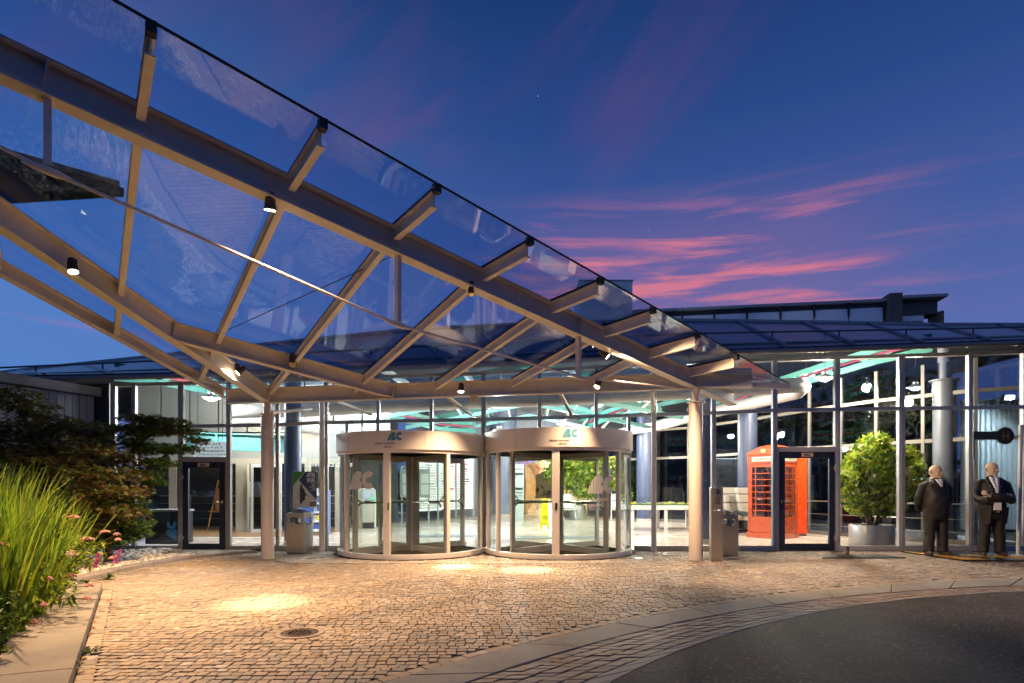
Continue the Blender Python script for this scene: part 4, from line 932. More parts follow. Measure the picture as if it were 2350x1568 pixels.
# ------------------------------------------------------------------ red phone box
def phone_box():
    loc = V((6.92, 15.62, 0)); t = thing('phone_box', 'red kiosk with small glazing bars and domed roof standing behind the right fire door', 'phone box')
    W = .45; H0 = 2.18
    q = MB(); q.box((-W-.03, -W-.03, 0), (W+.03, W+.03, .14)); q.build('plinth', RED, t, bevel=.012)
    for sx in (-1, 1):
        for sy in (-1, 1):
            q = MB(); q.box((sx*W-.055*(sx > 0)-.0, sy*W-.055*(sy > 0), .14), (sx*W+.055*(sx < 0), sy*W+.055*(sy < 0), H0)); q.build('corner_post', RED, t, bevel=.006)
    q = MB(); q.box((-W-.012, -W-.012, 1.95), (W+.012, W+.012, H0)); q.build('fascia', RED, t, bevel=.01)
    q = MB(); q.box((-W-.03, -W-.03, H0+.001), (W+.03, W+.03, H0+.035)); q.build('cornice', RED, t, bevel=.01)
    # sail-vault roof
    q = MB(); n = 12; s = W+.012
    def zt(x, y): return H0+.036+.02+.115*((1-(x/s)**2)+(1-(y/s)**2))
    idx = {}
    for i in range(n+1):
        for j in range(n+1):
            x, y = -s+2*s*i/n, -s+2*s*j/n; idx[i, j] = len(q.v); q.v.append((x, y, zt(x, y)))
    for i in range(n):
        for j in range(n): q.f.append((idx[i, j], idx[i+1, j], idx[i+1, j+1], idx[i, j+1])); q.mi.append(0)
    b0 = len(q.v)
    for x, y in ((-s, -s), (s, -s), (s, s), (-s, s)): q.v.append((x, y, H0+.036))
    for e, (cc, dd) in enumerate(((0, 1), (1, 2), (2, 3), (3, 0))):
        top = [idx[i, 0] for i in range(n+1)] if e == 0 else [idx[n, j] for j in range(n+1)] if e == 1 else [idx[n-i, n] for i in range(n+1)] if e == 2 else [idx[0, n-j] for j in range(n+1)]
        q.f.append(tuple([b0+cc, b0+dd]+top[::-1])); q.mi.append(0)
    q.build('domed_roof', RED, t, smooth=True)
    BOOTHG = GLS = MATS.get('booth glass') or glass('booth glass', (.80, .84, .84), 1.4)
    for k in range(4):
        M = Matrix.Rotation(k*PI/2, 4, 'Z')
        if k == 2: continue_back = True
        q = MB(); q.box((-W+.058, -W+.012, .145), (W-.058, -W+.04, .50)); q.xform(M); o = q.build('door_panel' if k == 0 else 'side_panel', RED, t, bevel=.006)
        for lo, hi in (((-W+.058, -W+.008, .50), (-W+.115, -W+.045, 1.945)), ((W-.115, -W+.008, .50), (W-.058, -W+.045, 1.945)), ((-W+.115, -W+.008, 1.86), (W-.115, -W+.045, 1.945)), ((-W+.115, -W+.008, .50), (W-.115, -W+.045, .56))):
            q = MB(); q.box(lo, hi); q.xform(M); q.build('sash', RED, t)
        for i in range(1, 8):
            z = .56+i*1.30/8; q = MB(); q.box((-W+.115, -W+.012, z-.011), (W-.115, -W+.038, z+.011)); q.xform(M); q.build('glazing_bar', RED, t)
        for x in (-W+.215, W-.215): q = MB(); q.box((x-.011, -W+.010, .56), (x+.011, -W+.040, 1.86)); q.xform(M); q.build('glazing_bar', RED, t)
        q = MB(); q.box((-W+.115, -W+.022, .56), (W-.115, -W+.028, 1.86)); q.xform(M); q.build('glass_pane', BOOTHG, t)
        q = MB(); q.box((-.32, -W-.022, 2.01), (.32, -W-.0125, 2.13)); q.xform(M); sg = q.build('opal_sign', mat('opal sign', (.55, .53, .46), .4), t)
        text('TELEPHONE', .088, BLK, sg, M @ V((0, -W-.0235, 2.036)), xdir=(M.to_3x3() @ V((1, 0, 0))), bold=.001, align='CENTER', space=1.1)
        q = MB(); cz = H0+.055; GOLD = mat('gilt crown', (.75, .58, .20), .3, metal=.8)
        q.xprism([(-.055, cz+.03), (.055, cz+.03), (.068, cz+.085), (.035, cz+.065), (0, cz+.105), (-.035, cz+.065), (-.068, cz+.085)], -W-.026, -W-.0125); q.box((-.055, -W-.03, cz+.01), (.055, -W-.0125, cz+.026)); q.xform(M); q.build('crown', GOLD, t)
    q = MB(); q.box((-.16, .12, .8), (.16, .30, 1.5)); q.build('telephone', mat('phone unit', (.10, .10, .11), .4), t)
    q = MB(); q.box((-.43, -W-.006, 1.15), (-.415, -W+.012, 1.22)); q.build('door_pull', BLACK, t)
    t.location = loc; t.rotation_euler = (0, 0, math.radians(-52)); return t
phone_box()
# orange-red cabinet behind it
c = V((7.84, 16.2, 0)); t = thing('red_cabinet', 'tall plain glossy orange red cabinet standing right of the phone box', 'cabinet', c)
q = MB(); q.box((c.x-.22, c.y-.2, .06), (c.x+.19, c.y+.25, 2.12)); q.build('body', REDO, t, bevel=.01)
q = MB(); q.box((c.x-.20, c.y-.18, 0), (c.x+.17, c.y+.22, .06)); q.build('foot', DARK, t)
q = MB(); q.box((c.x-.205, c.y-.207, .09), (c.x+.175, c.y-.2005, 2.09)); q.build('door', REDO, t)
# ------------------------------------------------------------------ foliage helper
def foliage(name, blobs, n, size, mats, parent, shape='leaf', seed=1, flat=.0, droop=.0, shell=.55, wid=.24):
    """leaf-sized faces spread through ellipsoid blobs (x,y,z,rx,ry,rz,weight)"""
    rg = np.random.default_rng(seed); w = np.array([b_[6] for b_ in blobs], float); w /= w.sum()
    which = rg.choice(len(blobs), n, p=w); B = np.array([b_[:6] for b_ in blobs])[which]
    d = rg.normal(size=(n, 3)); d /= np.linalg.norm(d, axis=1)[:, None]; rad = (shell+(1-shell)*rg.random(n)**.6)[:, None]
    c = B[:, :3]+d*rad*B[:, 3:]
    nz = rg.normal(size=(n, 3)); nz[:, 2] += flat*3; nz += d*.5; nz /= np.linalg.norm(nz, axis=1)[:, None]
    t = rg.normal(size=(n, 3)); t[:, 2] -= droop; t -= nz*(t*nz).sum(1)[:, None]; t /= np.linalg.norm(t, axis=1)[:, None]; s = np.cross(nz, t)
    sz = size*(.65+.7*rg.random(n))[:, None]
    if shape == 'leaf':
        P_ = [c-t*sz*.5, c+s*sz*wid+nz*sz*.05, c+t*sz*.5-nz*sz*.10, c-s*sz*wid+nz*sz*.05]; F = [(0, 1, 2), (0, 2, 3)]
    elif shape == 'palm':
        def L_(a, l, wd): 
            dd = t*math.cos(a)+s*math.sin(a); pp = -t*math.sin(a)+s*math.cos(a); return dd*sz*l, pp*sz*wd
        P_ = [c-t*sz*.25]; F = []
        for a, l in ((-1.25, .42), (-.62, .58), (0, .66), (.62, .58), (1.25, .42)):
            dd, pp = L_(a, l, .10); i = len(P_); P_ += [c-t*sz*.25+dd*.45-pp, c-t*sz*.25+dd*1.25-nz*sz*.12, c-t*sz*.25+dd*.45+pp]; F += [(0, i, i+1), (0, i+1, i+2)]
    m = len(P_); verts = np.stack(P_, 1).reshape(-1, 3); faces = (np.arange(n)[:, None, None]*m+np.array(F)[None]).reshape(-1, 3)
    me = bpy.data.meshes.new(name); me.vertices.add(len(verts)); me.vertices.foreach_set('co', verts.astype(np.float32).ravel())
    nf = len(faces); me.loops.add(nf*3); me.loops.foreach_set('vertex_index', faces.astype(np.int32).ravel()); me.polygons.add(nf); me.polygons.foreach_set('loop_start', np.arange(0, nf*3, 3, dtype=np.int32))
    for k in mats: me.materials.append(k)
    me.polygons.foreach_set('material_index', np.repeat(rg.integers(0, len(mats), n), len(F)).astype(np.int32)); me.update(calc_edges=True)
    o = bpy.data.objects.new(name, me); col.objects.link(o); attach(o, parent); return o
FIC = [leafmat('fig leaf %s' % n, c, .3, .38) for n, c in (('bright', (.30, .38, .05)), ('mid', (.16, .25, .03)), ('yellow', (.42, .40, .06)), ('deep', (.08, .14, .022)))]
BARK = mat('tree bark', (.10, .075, .05), .85, var=.3, vs=20, bump=.5, bs=40)
GALV = mat('metallic planter', (.42, .40, .38), .38, metal=.4, var=.04)
def planter(u, v, r, h, label, mat_=GALV):
    p = G(u, v); t = thing('planter', label, 'planter', p, 'round metal planters in the lobby')
    q = MB(); q.lathe(p, [(r*.96, .012), (r, .05), (r, h-.02), (r-.012, h), (r-.03, h-.01), (r-.03, h-.06)], 40); q.build('pot', mat_, t, smooth=True)
    q = MB(); q.lathe(p, [(.001, h-.06), (r-.03, h-.06)], 30); q.build('soil', TERRA, t)
    for k in range(3): a = k*2.1; q = MB(); q.box((p.x+math.cos(a)*r*.7-.03, p.y+math.sin(a)*r*.7-.03, 0), (p.x+math.cos(a)*r*.7+.03, p.y+math.sin(a)*r*.7+.03, .012)); q.build('foot', DARK, t)
    return p
def ficus(p, h0, blobs, n, size, label, seed, stems=6, sr=.02):
    t = thing('fig_tree', label, 'potted tree', p, 'leafy fig trees in the lobby')
    rr = random.Random(seed)
    for k in range(stems):
        a = rr.random()*6.28; top = V(rr.choice(blobs)[:3]); b0 = p+V((math.cos(a)*.08, math.sin(a)*.08, h0)); mid = b0.lerp(top, .5)+V((rr.uniform(-.05, .05), rr.uniform(-.05, .05), .05))
        q = MB(); q.tube([b0, mid, top], [sr, sr*.8, sr*.4], 7); q.build('stem', BARK, t, smooth=True)
    foliage('crown', blobs, n, size, FIC, t, 'leaf', seed, droop=.8, shell=.4)
    return t
# big one on the right
p = planter(2000, 1252, .46, .48, 'broad grey metal planter under the big fig tree on the right')
Y = p.y; bl = []
for u, v, ru, rv, w in ((2000, 1050, 50, 48, 3), (1968, 1075, 38, 36, 2), (2045, 1070, 46, 44, 2.6), (1990, 1110, 60, 40, 3), (2055, 1115, 46, 36, 2), (1965, 1135, 36, 34, 1.6), (2020, 1150, 58, 34, 2.4), (1975, 1165, 32, 22, 1.0), (2040, 1160, 36, 26, 1.2), (2010, 1015, 30, 22, 1.2), (2095, 1085, 32, 36, 1.6), (2110, 1120, 26, 26, .9), (2075, 1045, 30, 26, 1.2), (1945, 1100, 22, 26, .9)):
    c = P(u, v, Y+R.uniform(-.35, .45)); s = Y/FOC; bl.append((c.x, c.y, c.z, ru*s, .42, rv*s, w))
ficus(p, .42, bl, 3700, .165, 'big bushy fig tree with yellow green leaves in the broad planter on the right', 5, 9, .022)
# the group in the middle
p = planter(1325, 1192, .34, .58, 'low grey planter behind the right revolving door'); Y = p.y; s = Y/FOC
ficus(p, .5, [(*P(u, v, Y+R.uniform(-.4, .4)), ru*s, .6, rv*s, w) for u, v, ru, rv, w in ((1320, 1065, 34, 20, 2), (1350, 1085, 36, 26, 2.5), (1300, 1095, 30, 26, 2), (1270, 1080, 24, 24, 1.5), (1365, 1062, 30, 22, 2), (1330, 1120, 34, 22, 2), (1350, 1140, 26, 18, 1))], 3400, .16, 'dense fig tree filling the right pane of the right revolving door', 11)
p = planter(1440, 1192, .30, .62, 'slim grey planter seen past the right edge of the right revolving door'); Y = p.y; s = Y/FOC
ficus(p, .55, [(*P(u, v, Y+R.uniform(-.4, .4)), ru*s, .6, rv*s, w) for u, v, ru, rv, w in ((1430, 1065, 30, 24, 2), (1455, 1085, 24, 32, 2), (1420, 1100, 24, 30, 1.6), (1462, 1120, 14, 24, 1), (1405, 1060, 20, 20, 1), (1440, 1135, 16, 22, .8))], 2700, .16, 'fig tree showing on both sides of the right edge of the right revolving door', 12)
p = planter(1290, 1186, .36, .55, 'grey planter half hidden by the white reclining chair'); Y = p.y; s = Y/FOC
ficus(p, .5, [(*P(u, v, Y), ru*s, .6, rv*s, w) for u, v, ru, rv, w in ((1275, 1062, 22, 18, 1), (1262, 1090, 18, 20, 1), (1290, 1075, 24, 22, 1))], 1000, .17, 'smaller fig tree left of the dense one beyond the right revolving door', 13)
# ------------------------------------------------------------------ yellow floor sign
p = G(1250, 1214); t = thing('wet_floor_sign', 'bright yellow folding wet floor sign standing in the lobby', 'floor sign', p)
for s_, yy_ in ((-1, -.16), (1, .16)):
    pts = [(-.155, .0), (-.085, .0), (-.08, .11), (.08, .11), (.085, .0), (.155, .0), (.12, .45), (.105, .80), (.08, .97), (-.08, .97), (-.105, .80), (-.12, .45)]
    q = MB(); f0 = lambda x, z, o: V((p.x+x, p.y+yy_*(1-z/1.0)+o, p.z+z)); n = len(pts); i = 0
    q.v = [tuple(f0(x, z, 0)) for x, z in pts]+[tuple(f0(x, z, .014)) for x, z in pts]
    for k in range(n): q.f.append((k, (k+1) % n, n+(k+1) % n, n+k)); q.mi.append(0)
    q.f += [tuple(range(n-1, -1, -1)), tuple(range(n, 2*n))]; q.mi += [0, 0]
    o = q.build('sign_leaf', YEL, t)
    if s_ == -1:
        for z, r in ((.88, .06), (.36, .07)):
            q = MB(); c = f0(0, z, -.004); q.tube([c, c+V((0, -.004, 0))], r, 20); q.build('warning_disc', BLK, o); q = MB(); q.tube([c+V((0, -.0045, 0)), c+V((0, -.007, 0))], r*.8, 20); q.build('disc_face', YEL, o)
            q = MB(); q.xprism([(c.x-.03, c.z-.03), (c.x-.005, c.z-.01), (c.x-.02, c.z+.02), (c.x+.005, c.z+.035), (c.x+.02, c.z), (c.x+.035, c.z-.03), (c.x+.005, c.z-.015)], c.y-.010, c.y-.0075); q.build('slipping_figure', BLK, o)
        for z in (.70, .17): q = MB(); c = f0(0, z, -.004); q.box((c.x-.05, c.y-.006, c.z-.015), (c.x+.05, c.y, c.z+.015)); q.build('caution_text', mat('faint print', (.55, .45, .02), .5), o)
# ------------------------------------------------------------------ company directory
BOARD = mat('directory panel', (.80, .82, .84), .4, emit=(.93, .97, 1.0), es=K_BOARD*.10)
a, c = V((XX(952, 22.3), 22.3, 0)), V((XX(1087, 25.6), 25.6, 0)); dd = (c-a).normalized(); L_ = (c-a).length
t = thing('directory_wall', 'white backlit company directory wall of slats and logos behind the left revolving door', 'directory', (a+c)/2)
def bpt(s, z, o=0): return a+dd*s+V((dd.y*o, -dd.x*o, z))
q = MB(); q.hexa([bpt(0, .40), bpt(L_, .40), bpt(L_, .40, -.12), bpt(0, .40, -.12)], [bpt(0, 2.75), bpt(L_, 2.75), bpt(L_, 2.75, -.12), bpt(0, 2.75, -.12)]); q.build('back_panel', BOARD, t)
rs = random.Random(3)
NUMB = mat('blue number tile', (.08, .13, .30), .4); REDN = mat('red number tile', (.60, .06, .06), .4)
for cix, (s0, s1) in enumerate(((.15, L_*.33), (L_*.37, L_*.64), (L_*.68, L_*.93))):
    for r_ in range(19):
        z0 = .48+r_*.105; q = MB(); q.hexa([bpt(s0, z0, .002), bpt(s1, z0, .002), bpt(s1, z0, .022), bpt(s0, z0, .022)], [bpt(s0, z0+.085, .002), bpt(s1, z0+.085, .002), bpt(s1, z0+.085, .014), bpt(s0, z0+.085, .014)]); o = q.build('name_slat', WHITE, t)
        if 6 < r_ < 18 and rs.random() < .72:
            m = rs.choice([BLK, NUMB, REDN, mat('grey print', (.35, .37, .40), .5), mat('grey print', (.35, .37, .40), .5), BLK]); w_ = rs.uniform(.18, .5)*(s1-s0); s2 = rs.uniform(s0+.08, s1-w_-.05); hh = rs.uniform(.02, .06)
            q = MB(); q.hexa([bpt(s2, z0+.012, .026), bpt(s2+w_, z0+.012, .026), bpt(s2+w_, z0+.012, .029), bpt(s2, z0+.012, .029)], [bpt(s2, z0+.012+hh, .026), bpt(s2+w_, z0+.012+hh, .026), bpt(s2+w_, z0+.012+hh, .029), bpt(s2, z0+.012+hh, .029)]); q.build('company_name', m, o)
    if cix:
        for r_ in range(10 if cix == 2 else 8):
            z0 = 1.35+r_*.13; q = MB(); ss = s0-.13; q.hexa([bpt(ss, z0, .002), bpt(ss+.09, z0, .002), bpt(ss+.09, z0, .02), bpt(ss, z0, .02)], [bpt(ss, z0+.10, .002), bpt(ss+.09, z0+.10, .002), bpt(ss+.09, z0+.10, .02), bpt(ss, z0+.10, .02)]); q.build('floor_number', REDN if cix == 2 or r_ in (3, 4) else NUMB, t)
for s0 in (.05, L_*.35, L_*.66, L_-.05): q = MB(); q.bar(bpt(s0, 0, .03), bpt(s0, 2.8, .03), .06, .05, up=dd); q.build('frame_post', ALU, t)
q = MB(); q.hexa([bpt(0, 2.80, -.1), bpt(L_, 2.80, -.1), bpt(L_, 2.80, .22), bpt(0, 2.80, .22)], [bpt(0, 2.9, -.1), bpt(L_, 2.9, -.1), bpt(L_, 2.9, .22), bpt(0, 2.9, .22)]); q.build('light_canopy', WHITE, t)
q = MB(); q.hexa([bpt(.1, 2.77, .12), bpt(L_-.1, 2.77, .12), bpt(L_-.1, 2.77, .2), bpt(.1, 2.77, .2)], [bpt(.1, 2.799, .12), bpt(L_-.1, 2.799, .12), bpt(L_-.1, 2.799, .2), bpt(.1, 2.799, .2)]); q.build('lamp_strip', emis('directory lamp', (.92, .96, 1.0), 26), t)
# info totem
p = G(1190, 1196); t = thing('info_totem', 'slim pale grey information pillar with dark text blocks behind the right revolving door', 'totem', p)
q = MB(); q.box((p.x-.24, p.y-.08, 0), (p.x+.20, p.y+.1, 2.22)); q.build('body', mat('totem grey', (.52, .56, .55), .4), t, bevel=.01)
for z, h, m in ((2.02, .03, BLK), (1.80, .09, BLK), (1.66, .12, mat('pale blue block', (.40, .46, .58), .4)), (1.22, .09, BLK), (1.1, .03, BLK), (.98, .02, BLK), (.75, .09, BLK)):
    q = MB(); q.box((p.x-.21, p.y-.088, z), (p.x+.17, p.y-.0815, z+h)); q.build('text_block', m, t)
# cash machine
p = G(842, 1212.5); t = thing('cash_machine', 'beige cash machine with lit screen and green slot inside the left revolving door', 'cash machine', p)
CM_ = mat('cash machine beige', (.50, .48, .40), .45)
q = MB(); q.box((p.x-.34, p.y-.02, 0), (p.x+.12, p.y+.55, 1.30)); q.build('cabinet', CM_, t, bevel=.02)
q = MB(); q.xprism([(p.x-.13, .02), (p.x+.31, .02), (p.x+.31, .82), (p.x-.13, .82)], p.y-.20, p.y-.021); q.build('lower_front', CM_, t, bevel=.015)
q = MB(); q.hexa([(p.x-.13, p.y-.23, .825), (p.x+.31, p.y-.23, .825), (p.x+.31, p.y-.021, .825), (p.x-.13, p.y-.021, .825)], [(p.x-.13, p.y-.06, 1.27), (p.x+.29, p.y-.06, 1.27), (p.x+.29, p.y-.021, 1.27), (p.x-.13, p.y-.021, 1.27)]); q.build('console', mat('console grey', (.34, .36, .36), .4), t, bevel=.01)
q = MB(); q.hexa([(p.x-.04, p.y-.178, .99), (p.x+.16, p.y-.178, .99), (p.x+.16, p.y-.16, .99), (p.x-.04, p.y-.16, .99)], [(p.x-.04, p.y-.098, 1.2), (p.x+.16, p.y-.098, 1.2), (p.x+.16, p.y-.08, 1.2), (p.x-.04, p.y-.08, 1.2)]); q.build('screen', emis('screen glow', (.65, .75, .95), 1.1), t)
q = MB(); q.box((p.x+.18, p.y-.23, .93), (p.x+.28, p.y-.18, 1.0)); q.build('card_slot', emis('card slot glow', (.12, .95, .35), 1.5), t)
q = MB(); q.box((p.x-.02, p.y-.235, .86), (p.x+.16, p.y-.20, .90)); q.build('keypad', DARK, t)
q = MB(); q.box((p.x-.1, p.y-.205, 0.0), (p.x+.28, p.y-.201, .20)); q.build('kick_plate', DARK, t)
# info board
p0 = P(948, 1083, 22); t = thing('information_board', 'framed grey notice board with pinned sheets headed information beside the cash machine', 'notice board', (p0.x, 21.9, 0))
x0, x1 = XX(918, 21.8), XX(986, 21.8); q = MB(); q.box((x0, 21.8, .95), (x1, 21.86, 2.0)); q.build('board', mat('board grey', (.30, .33, .34), .5), t)
for k in range(3):
    for j in range(2): xx = x0+.1+k*.34; q = MB(); q.box((xx, 21.785, 1.06+j*.42), (xx+.28, 21.798, 1.42+j*.40)); q.build('notice', mat('notice paper', (.62, .64, .58), .6), t)
text('ABC INFORMATION', .105, PAPER, t, V((XX(926, 21.8)-.1, 21.79, 2.05)), bold=.002)
for x in (x0+.05, x1-.05): q = MB(); q.box((x-.03, 21.88, 0), (x+.03, 21.93, 2.1)); q.build('leg', ALU, t)
# bench below
p = G(893, 1196); t = thing('low_bench', 'low timber topped bench inside the left revolving door', 'bench', p)
q = MB(); q.box((p.x-.5, p.y-.2, .30), (p.x+.9, p.y+.2, .36)); q.build('seat', WOOD, t, bevel=.008)
for x in (-.4, .75): q = MB(); q.box((p.x+x, p.y-.15, 0), (p.x+x+.05, p.y+.15, .30)); q.build('leg', INOX, t)
# literature stands and shelf
p = G(712, 1228); t = thing('leaflet_rack', 'blue sided leaflet rack full of brochures behind the litter bin', 'rack', p)
BLU = mat('blue laminate', (.06, .12, .45), .4)
q = MB(); q.box((p.x-.55, p.y, 0), (p.x+.02, p.y+.3, 1.0)); q.build('side_panel', BLU, t)
for k in range(5):
    z = .10+k*.25; y0 = p.y-.02+k*.05; q = MB(); q.hexa([(p.x+.04, y0, z), (p.x+.42, y0, z), (p.x+.42, y0+.05, z), (p.x+.04, y0+.05, z)], [(p.x+.04, y0+.03, z+.06), (p.x+.42, y0+.03, z+.06), (p.x+.42, y0+.08, z+.06), (p.x+.04, y0+.08, z+.06)]); o = q.build('shelf', WHITE, t)
    for j in range(4):
        xx = p.x+.05+j*.092; q = MB(); q.hexa([(xx, y0+.055, z+.01), (xx+.08, y0+.055, z+.01), (xx+.08, y0+.06, z+.01), (xx, y0+.06, z+.01)], [(xx, y0+.10, z+.2), (xx+.08, y0+.10, z+.2), (xx+.08, y0+.105, z+.2), (xx, y0+.105, z+.2)]); q.build('leaflet', rs.choice([PAPER, PAPER, BLU, REDN, YEL, mat('leaflet grey', (.4, .42, .45), .5)]), o)
q = MB(); q.box((p.x+.43, p.y, 0), (p.x+.46, p.y+.35, 1.25)); q.build('side_panel', BLU, t)
p = G(785, 1206); t = thing('book_stand', 'tall open stand with lit brochure shelves left of the left revolving door', 'stand', p)
for x in (-.2, .42): q = MB(); q.box((p.x+x, p.y, 0), (p.x+x+.05, p.y+.3, 1.95)); q.build('upright', ALU, t)
for z, m in ((.12, ALU), (.5, ALU), (.82, ALU), (1.02, WHITE), (1.14, mat('oak', (.52, .34, .14), .5)), (1.52, mat('oak', (.52, .34, .14), .5)), (1.90, mat('oak', (.52, .34, .14), .5))):
    q = MB(); q.box((p.x-.15, p.y+.02, z), (p.x+.42, p.y+.28, z+(.10 if z == 1.02 else .03))); q.build('shelf', m, t)
q = MB(); q.box((p.x-.15, p.y+.28, 1.14), (p.x+.42, p.y+.30, 1.93)); q.build('back_board', mat('oak', (.52, .34, .14), .5), t)
for z in (1.18, 1.56):
    for j in range(3): xx = p.x-.1+j*.17; q = MB(); q.box((xx, p.y+.1, z), (xx+.13, p.y+.14, z+.25)); q.build('brochure', rs.choice([PAPER, mat('violet cover', (.22, .12, .35), .4), PAPER]), t)
p0 = P(766, 1139, 20.2); t = thing('wall_telephone', 'yellow hooded wall telephone with a hanging cord left of the book stand', 'telephone', p0)
q = MB(); pts = [(p0.x+.20*math.cos(a_), p0.z+.17*math.sin(a_)) for a_ in np.linspace(PI*.15, PI*1.55, 16)]+[(p0.x+.12*math.cos(a_), p0.z+.10*math.sin(a_)) for a_ in np.linspace(PI*1.55, PI*.15, 16)]
q.xprism(pts, p0.y-.12, p0.y+.02); q.build('hood', YEL, t); q = MB(); q.box((p0.x-.05, p0.y-.05, p0.z-.11), (p0.x+.14, p0.y+.02, p0.z+.09)); q.build('set', GALV, t)
q = MB(); q.tube([(p0.x, p0.y-.06, p0.z-.10), (p0.x-.05, p0.y-.06, p0.z-.3), (p0.x+.01, p0.y-.06, p0.z-.38), (p0.x+.07, p0.y-.06, p0.z-.3), (p0.x+.04, p0.y-.06, p0.z-.1)], .012, 6); q.build('cord', GALV, t, smooth=True)
q = MB(); q.box((p0.x-.03, p0.y+.02, 0), (p0.x+.03, p0.y+.06, p0.z+.1)); q.build('stand', ALU, t)
# long display table with glass case, model landscape
ya, yb = 18.4, 19.6; x0, x1 = XX(1438, 18.6), XX(1612, 18.4); t = thing('model_table', 'long white display table with a landscape model under a glass case', 'table', ((x0+x1)/2, 19, 0))
q = MB(); q.box((x0, ya, .62), (x1, yb, .76)); q.build('table_top', WHITE, t, bevel=.008)
for x in (x0+.12, (x0+x1)/2, x1-.2):
    for y in (ya+.05, yb-.15): q = MB(); q.box((x, y, 0), (x+.09, y+.09, .62)); q.build('leg', WHITE, t)
q = MB(); q.box((x0+.05, ya+.05, .761), (x1-.05, yb-.05, .80)); q.build('model_base', mat('model landscape', (.14, .20, .08), .8, var=.5, vs=6), t)
for k in range(26): xx = R.uniform(x0+.1, x1-.3); yy_ = R.uniform(ya+.1, yb-.3); q = MB(); q.box((xx, yy_, .801), (xx+R.uniform(.05, .2), yy_+R.uniform(.05, .2), .80+R.uniform(.02, .07))); q.build('model_house', rs.choice([WHITE, GALV, YEL, mat('model beige', (.45, .40, .32), .6)]), t)
for lo, hi in (((x0+.01, ya+.01, .762), (x1-.01, ya+.018, 1.0)), ((x1-.018, ya+.02, .762), (x1-.01, yb-.01, 1.0)), ((x0+.01, ya+.02, 1.001), (x1-.01, yb-.01, 1.009))): q = MB(); q.box(lo, hi); q.build('case_pane', GF, t)
# padded seats
LEATH = mat('cream leather', (.50, .46, .38), .38, var=.05)
def seat(u, v, lab):
    t = thing('lounge_seat', lab, 'seat', (0, 0, 0), 'cream airline seats')
    q = MB(); q.box((-.26, -.5, .36), (.26, .05, .52)); q.build('cushion', LEATH, t, bevel=.05)
    for z0, z1, m_ in ((.50, .86, 0), (.87, 1.12, .02), (1.13, 1.32, .0)):
        q = MB(); f_ = lambda z: .02+(z-.5)*.28; q.hexa([(-.25, f_(z0)-.06-m_, z0), (.25, f_(z0)-.06-m_, z0), (.25, f_(z0)+.10, z0), (-.25, f_(z0)+.10, z0)], [(-.25, f_(z1)-.06-m_, z1), (.25, f_(z1)-.06-m_, z1), (.25, f_(z1)+.10, z1), (-.25, f_(z1)+.10, z1)]); q.build('backrest', LEATH, t, bevel=.035)
    for s_ in (-1, 1): q = MB(); q.box((s_*.31-.04, -.42, .5), (s_*.31+.04, .1, .64)); q.build('armrest', DARK, t, bevel=.02)
    q = MB(); q.box((-.22, -.4, .12), (.22, .0, .36)); q.box((-.28, -.45, 0), (.28, .1, .05)); q.build('base', DARK, t)
    return t
s1 = seat(0, 0, 'cream padded seat behind the litter bin on the right, leftmost of the three'); p = G(1668, 1222)
for k, (u, v, lab) in enumerate(((1667, 1221, None), (1692, 1222, 'cream padded seat in the middle of the three behind the right litter bin'), (1727, 1224, 'cream padded seat partly hidden by the red phone box'))):
    o = s1 if k == 0 else dup(s1)
    if lab: o['label'] = lab
    o.location = G(u, v)+V((0, .3, 0)); o.rotation_euler = (0, 0, math.radians(20))
# white reclining chairs near the middle planter
def recliner(lab):
    t = thing('reclining_chair', lab, 'chair', (0, 0, 0), 'white folding recliners')
    for s_ in (-1, 1):
        q = MB(); q.tube([(s_*.26, -.45, 0), (s_*.26, .18, 1.15)], .018, 8); q.tube([(s_*.26, .35, 0), (s_*.26, -.25, .48)], .018, 8); q.build('leg', WHITE, t, smooth=True)
    q = MB(); q.hexa([(-.25, -.38, .42), (.25, -.38, .42), (.25, .0, .36), (-.25, .0, .36)], [(-.25, -.38, .46), (.25, -.38, .46), (.25, .0, .40), (-.25, .0, .40)]); q.build('seat', WHITE, t)
    for z in (.62, .92): q = MB(); y0 = -.45+.63*(z/1.15); q.hexa([(-.25, y0, z-.14), (.25, y0, z-.14), (.25, y0+.02, z-.14), (-.25, y0+.02, z-.14)], [(-.25, y0+.14, z+.13), (.25, y0+.14, z+.13), (.25, y0+.16, z+.13), (-.25, y0+.16, z+.13)]); q.build('back_panel', WHITE, t)
    return t
r1 = recliner('white recliner beside the low planter, seen through the right revolving door'); r1.location = G(1300, 1193); r1.rotation_euler = (0, 0, .25)
r2 = dup(r1); r2['label'] = 'white recliner just past the right edge of the right revolving door'; r2.location = G(1418, 1192); r2.rotation_euler = (0, 0, -.2)
# small colourful wall pictures in the back
for u, v, lab, cc in ((1368, 1150, 'small bright pink and yellow poster hanging behind the fig trees', [(.8, .25, .7), (.85, .65, .05), (.3, .15, .5)]), (1438, 1100, 'narrow violet poster hanging behind the slim planter', [(.35, .3, .75), (.75, .72, .8), (.2, .45, .3)])):
    c = P(u, v, 26.5); t = thing('wall_poster', lab, 'poster', c)
    q = MB(); q.box((c.x-.3, c.y, c.z-.42), (c.x+.3, c.y+.03, c.z+.42)); q.build('frame', WHITE, t)
    for k in range(6): m = mat('poster patch %d%d' % (int(u) % 97, k % 3), cc[k % 3], .5); q = MB(); x0 = c.x-.26+(k % 3)*.18; z0 = c.z-.36+(k//3)*.36; q.box((x0, c.y-.012, z0), (x0+.15, c.y-.002, z0+.32)); q.build('picture_patch', m, t)
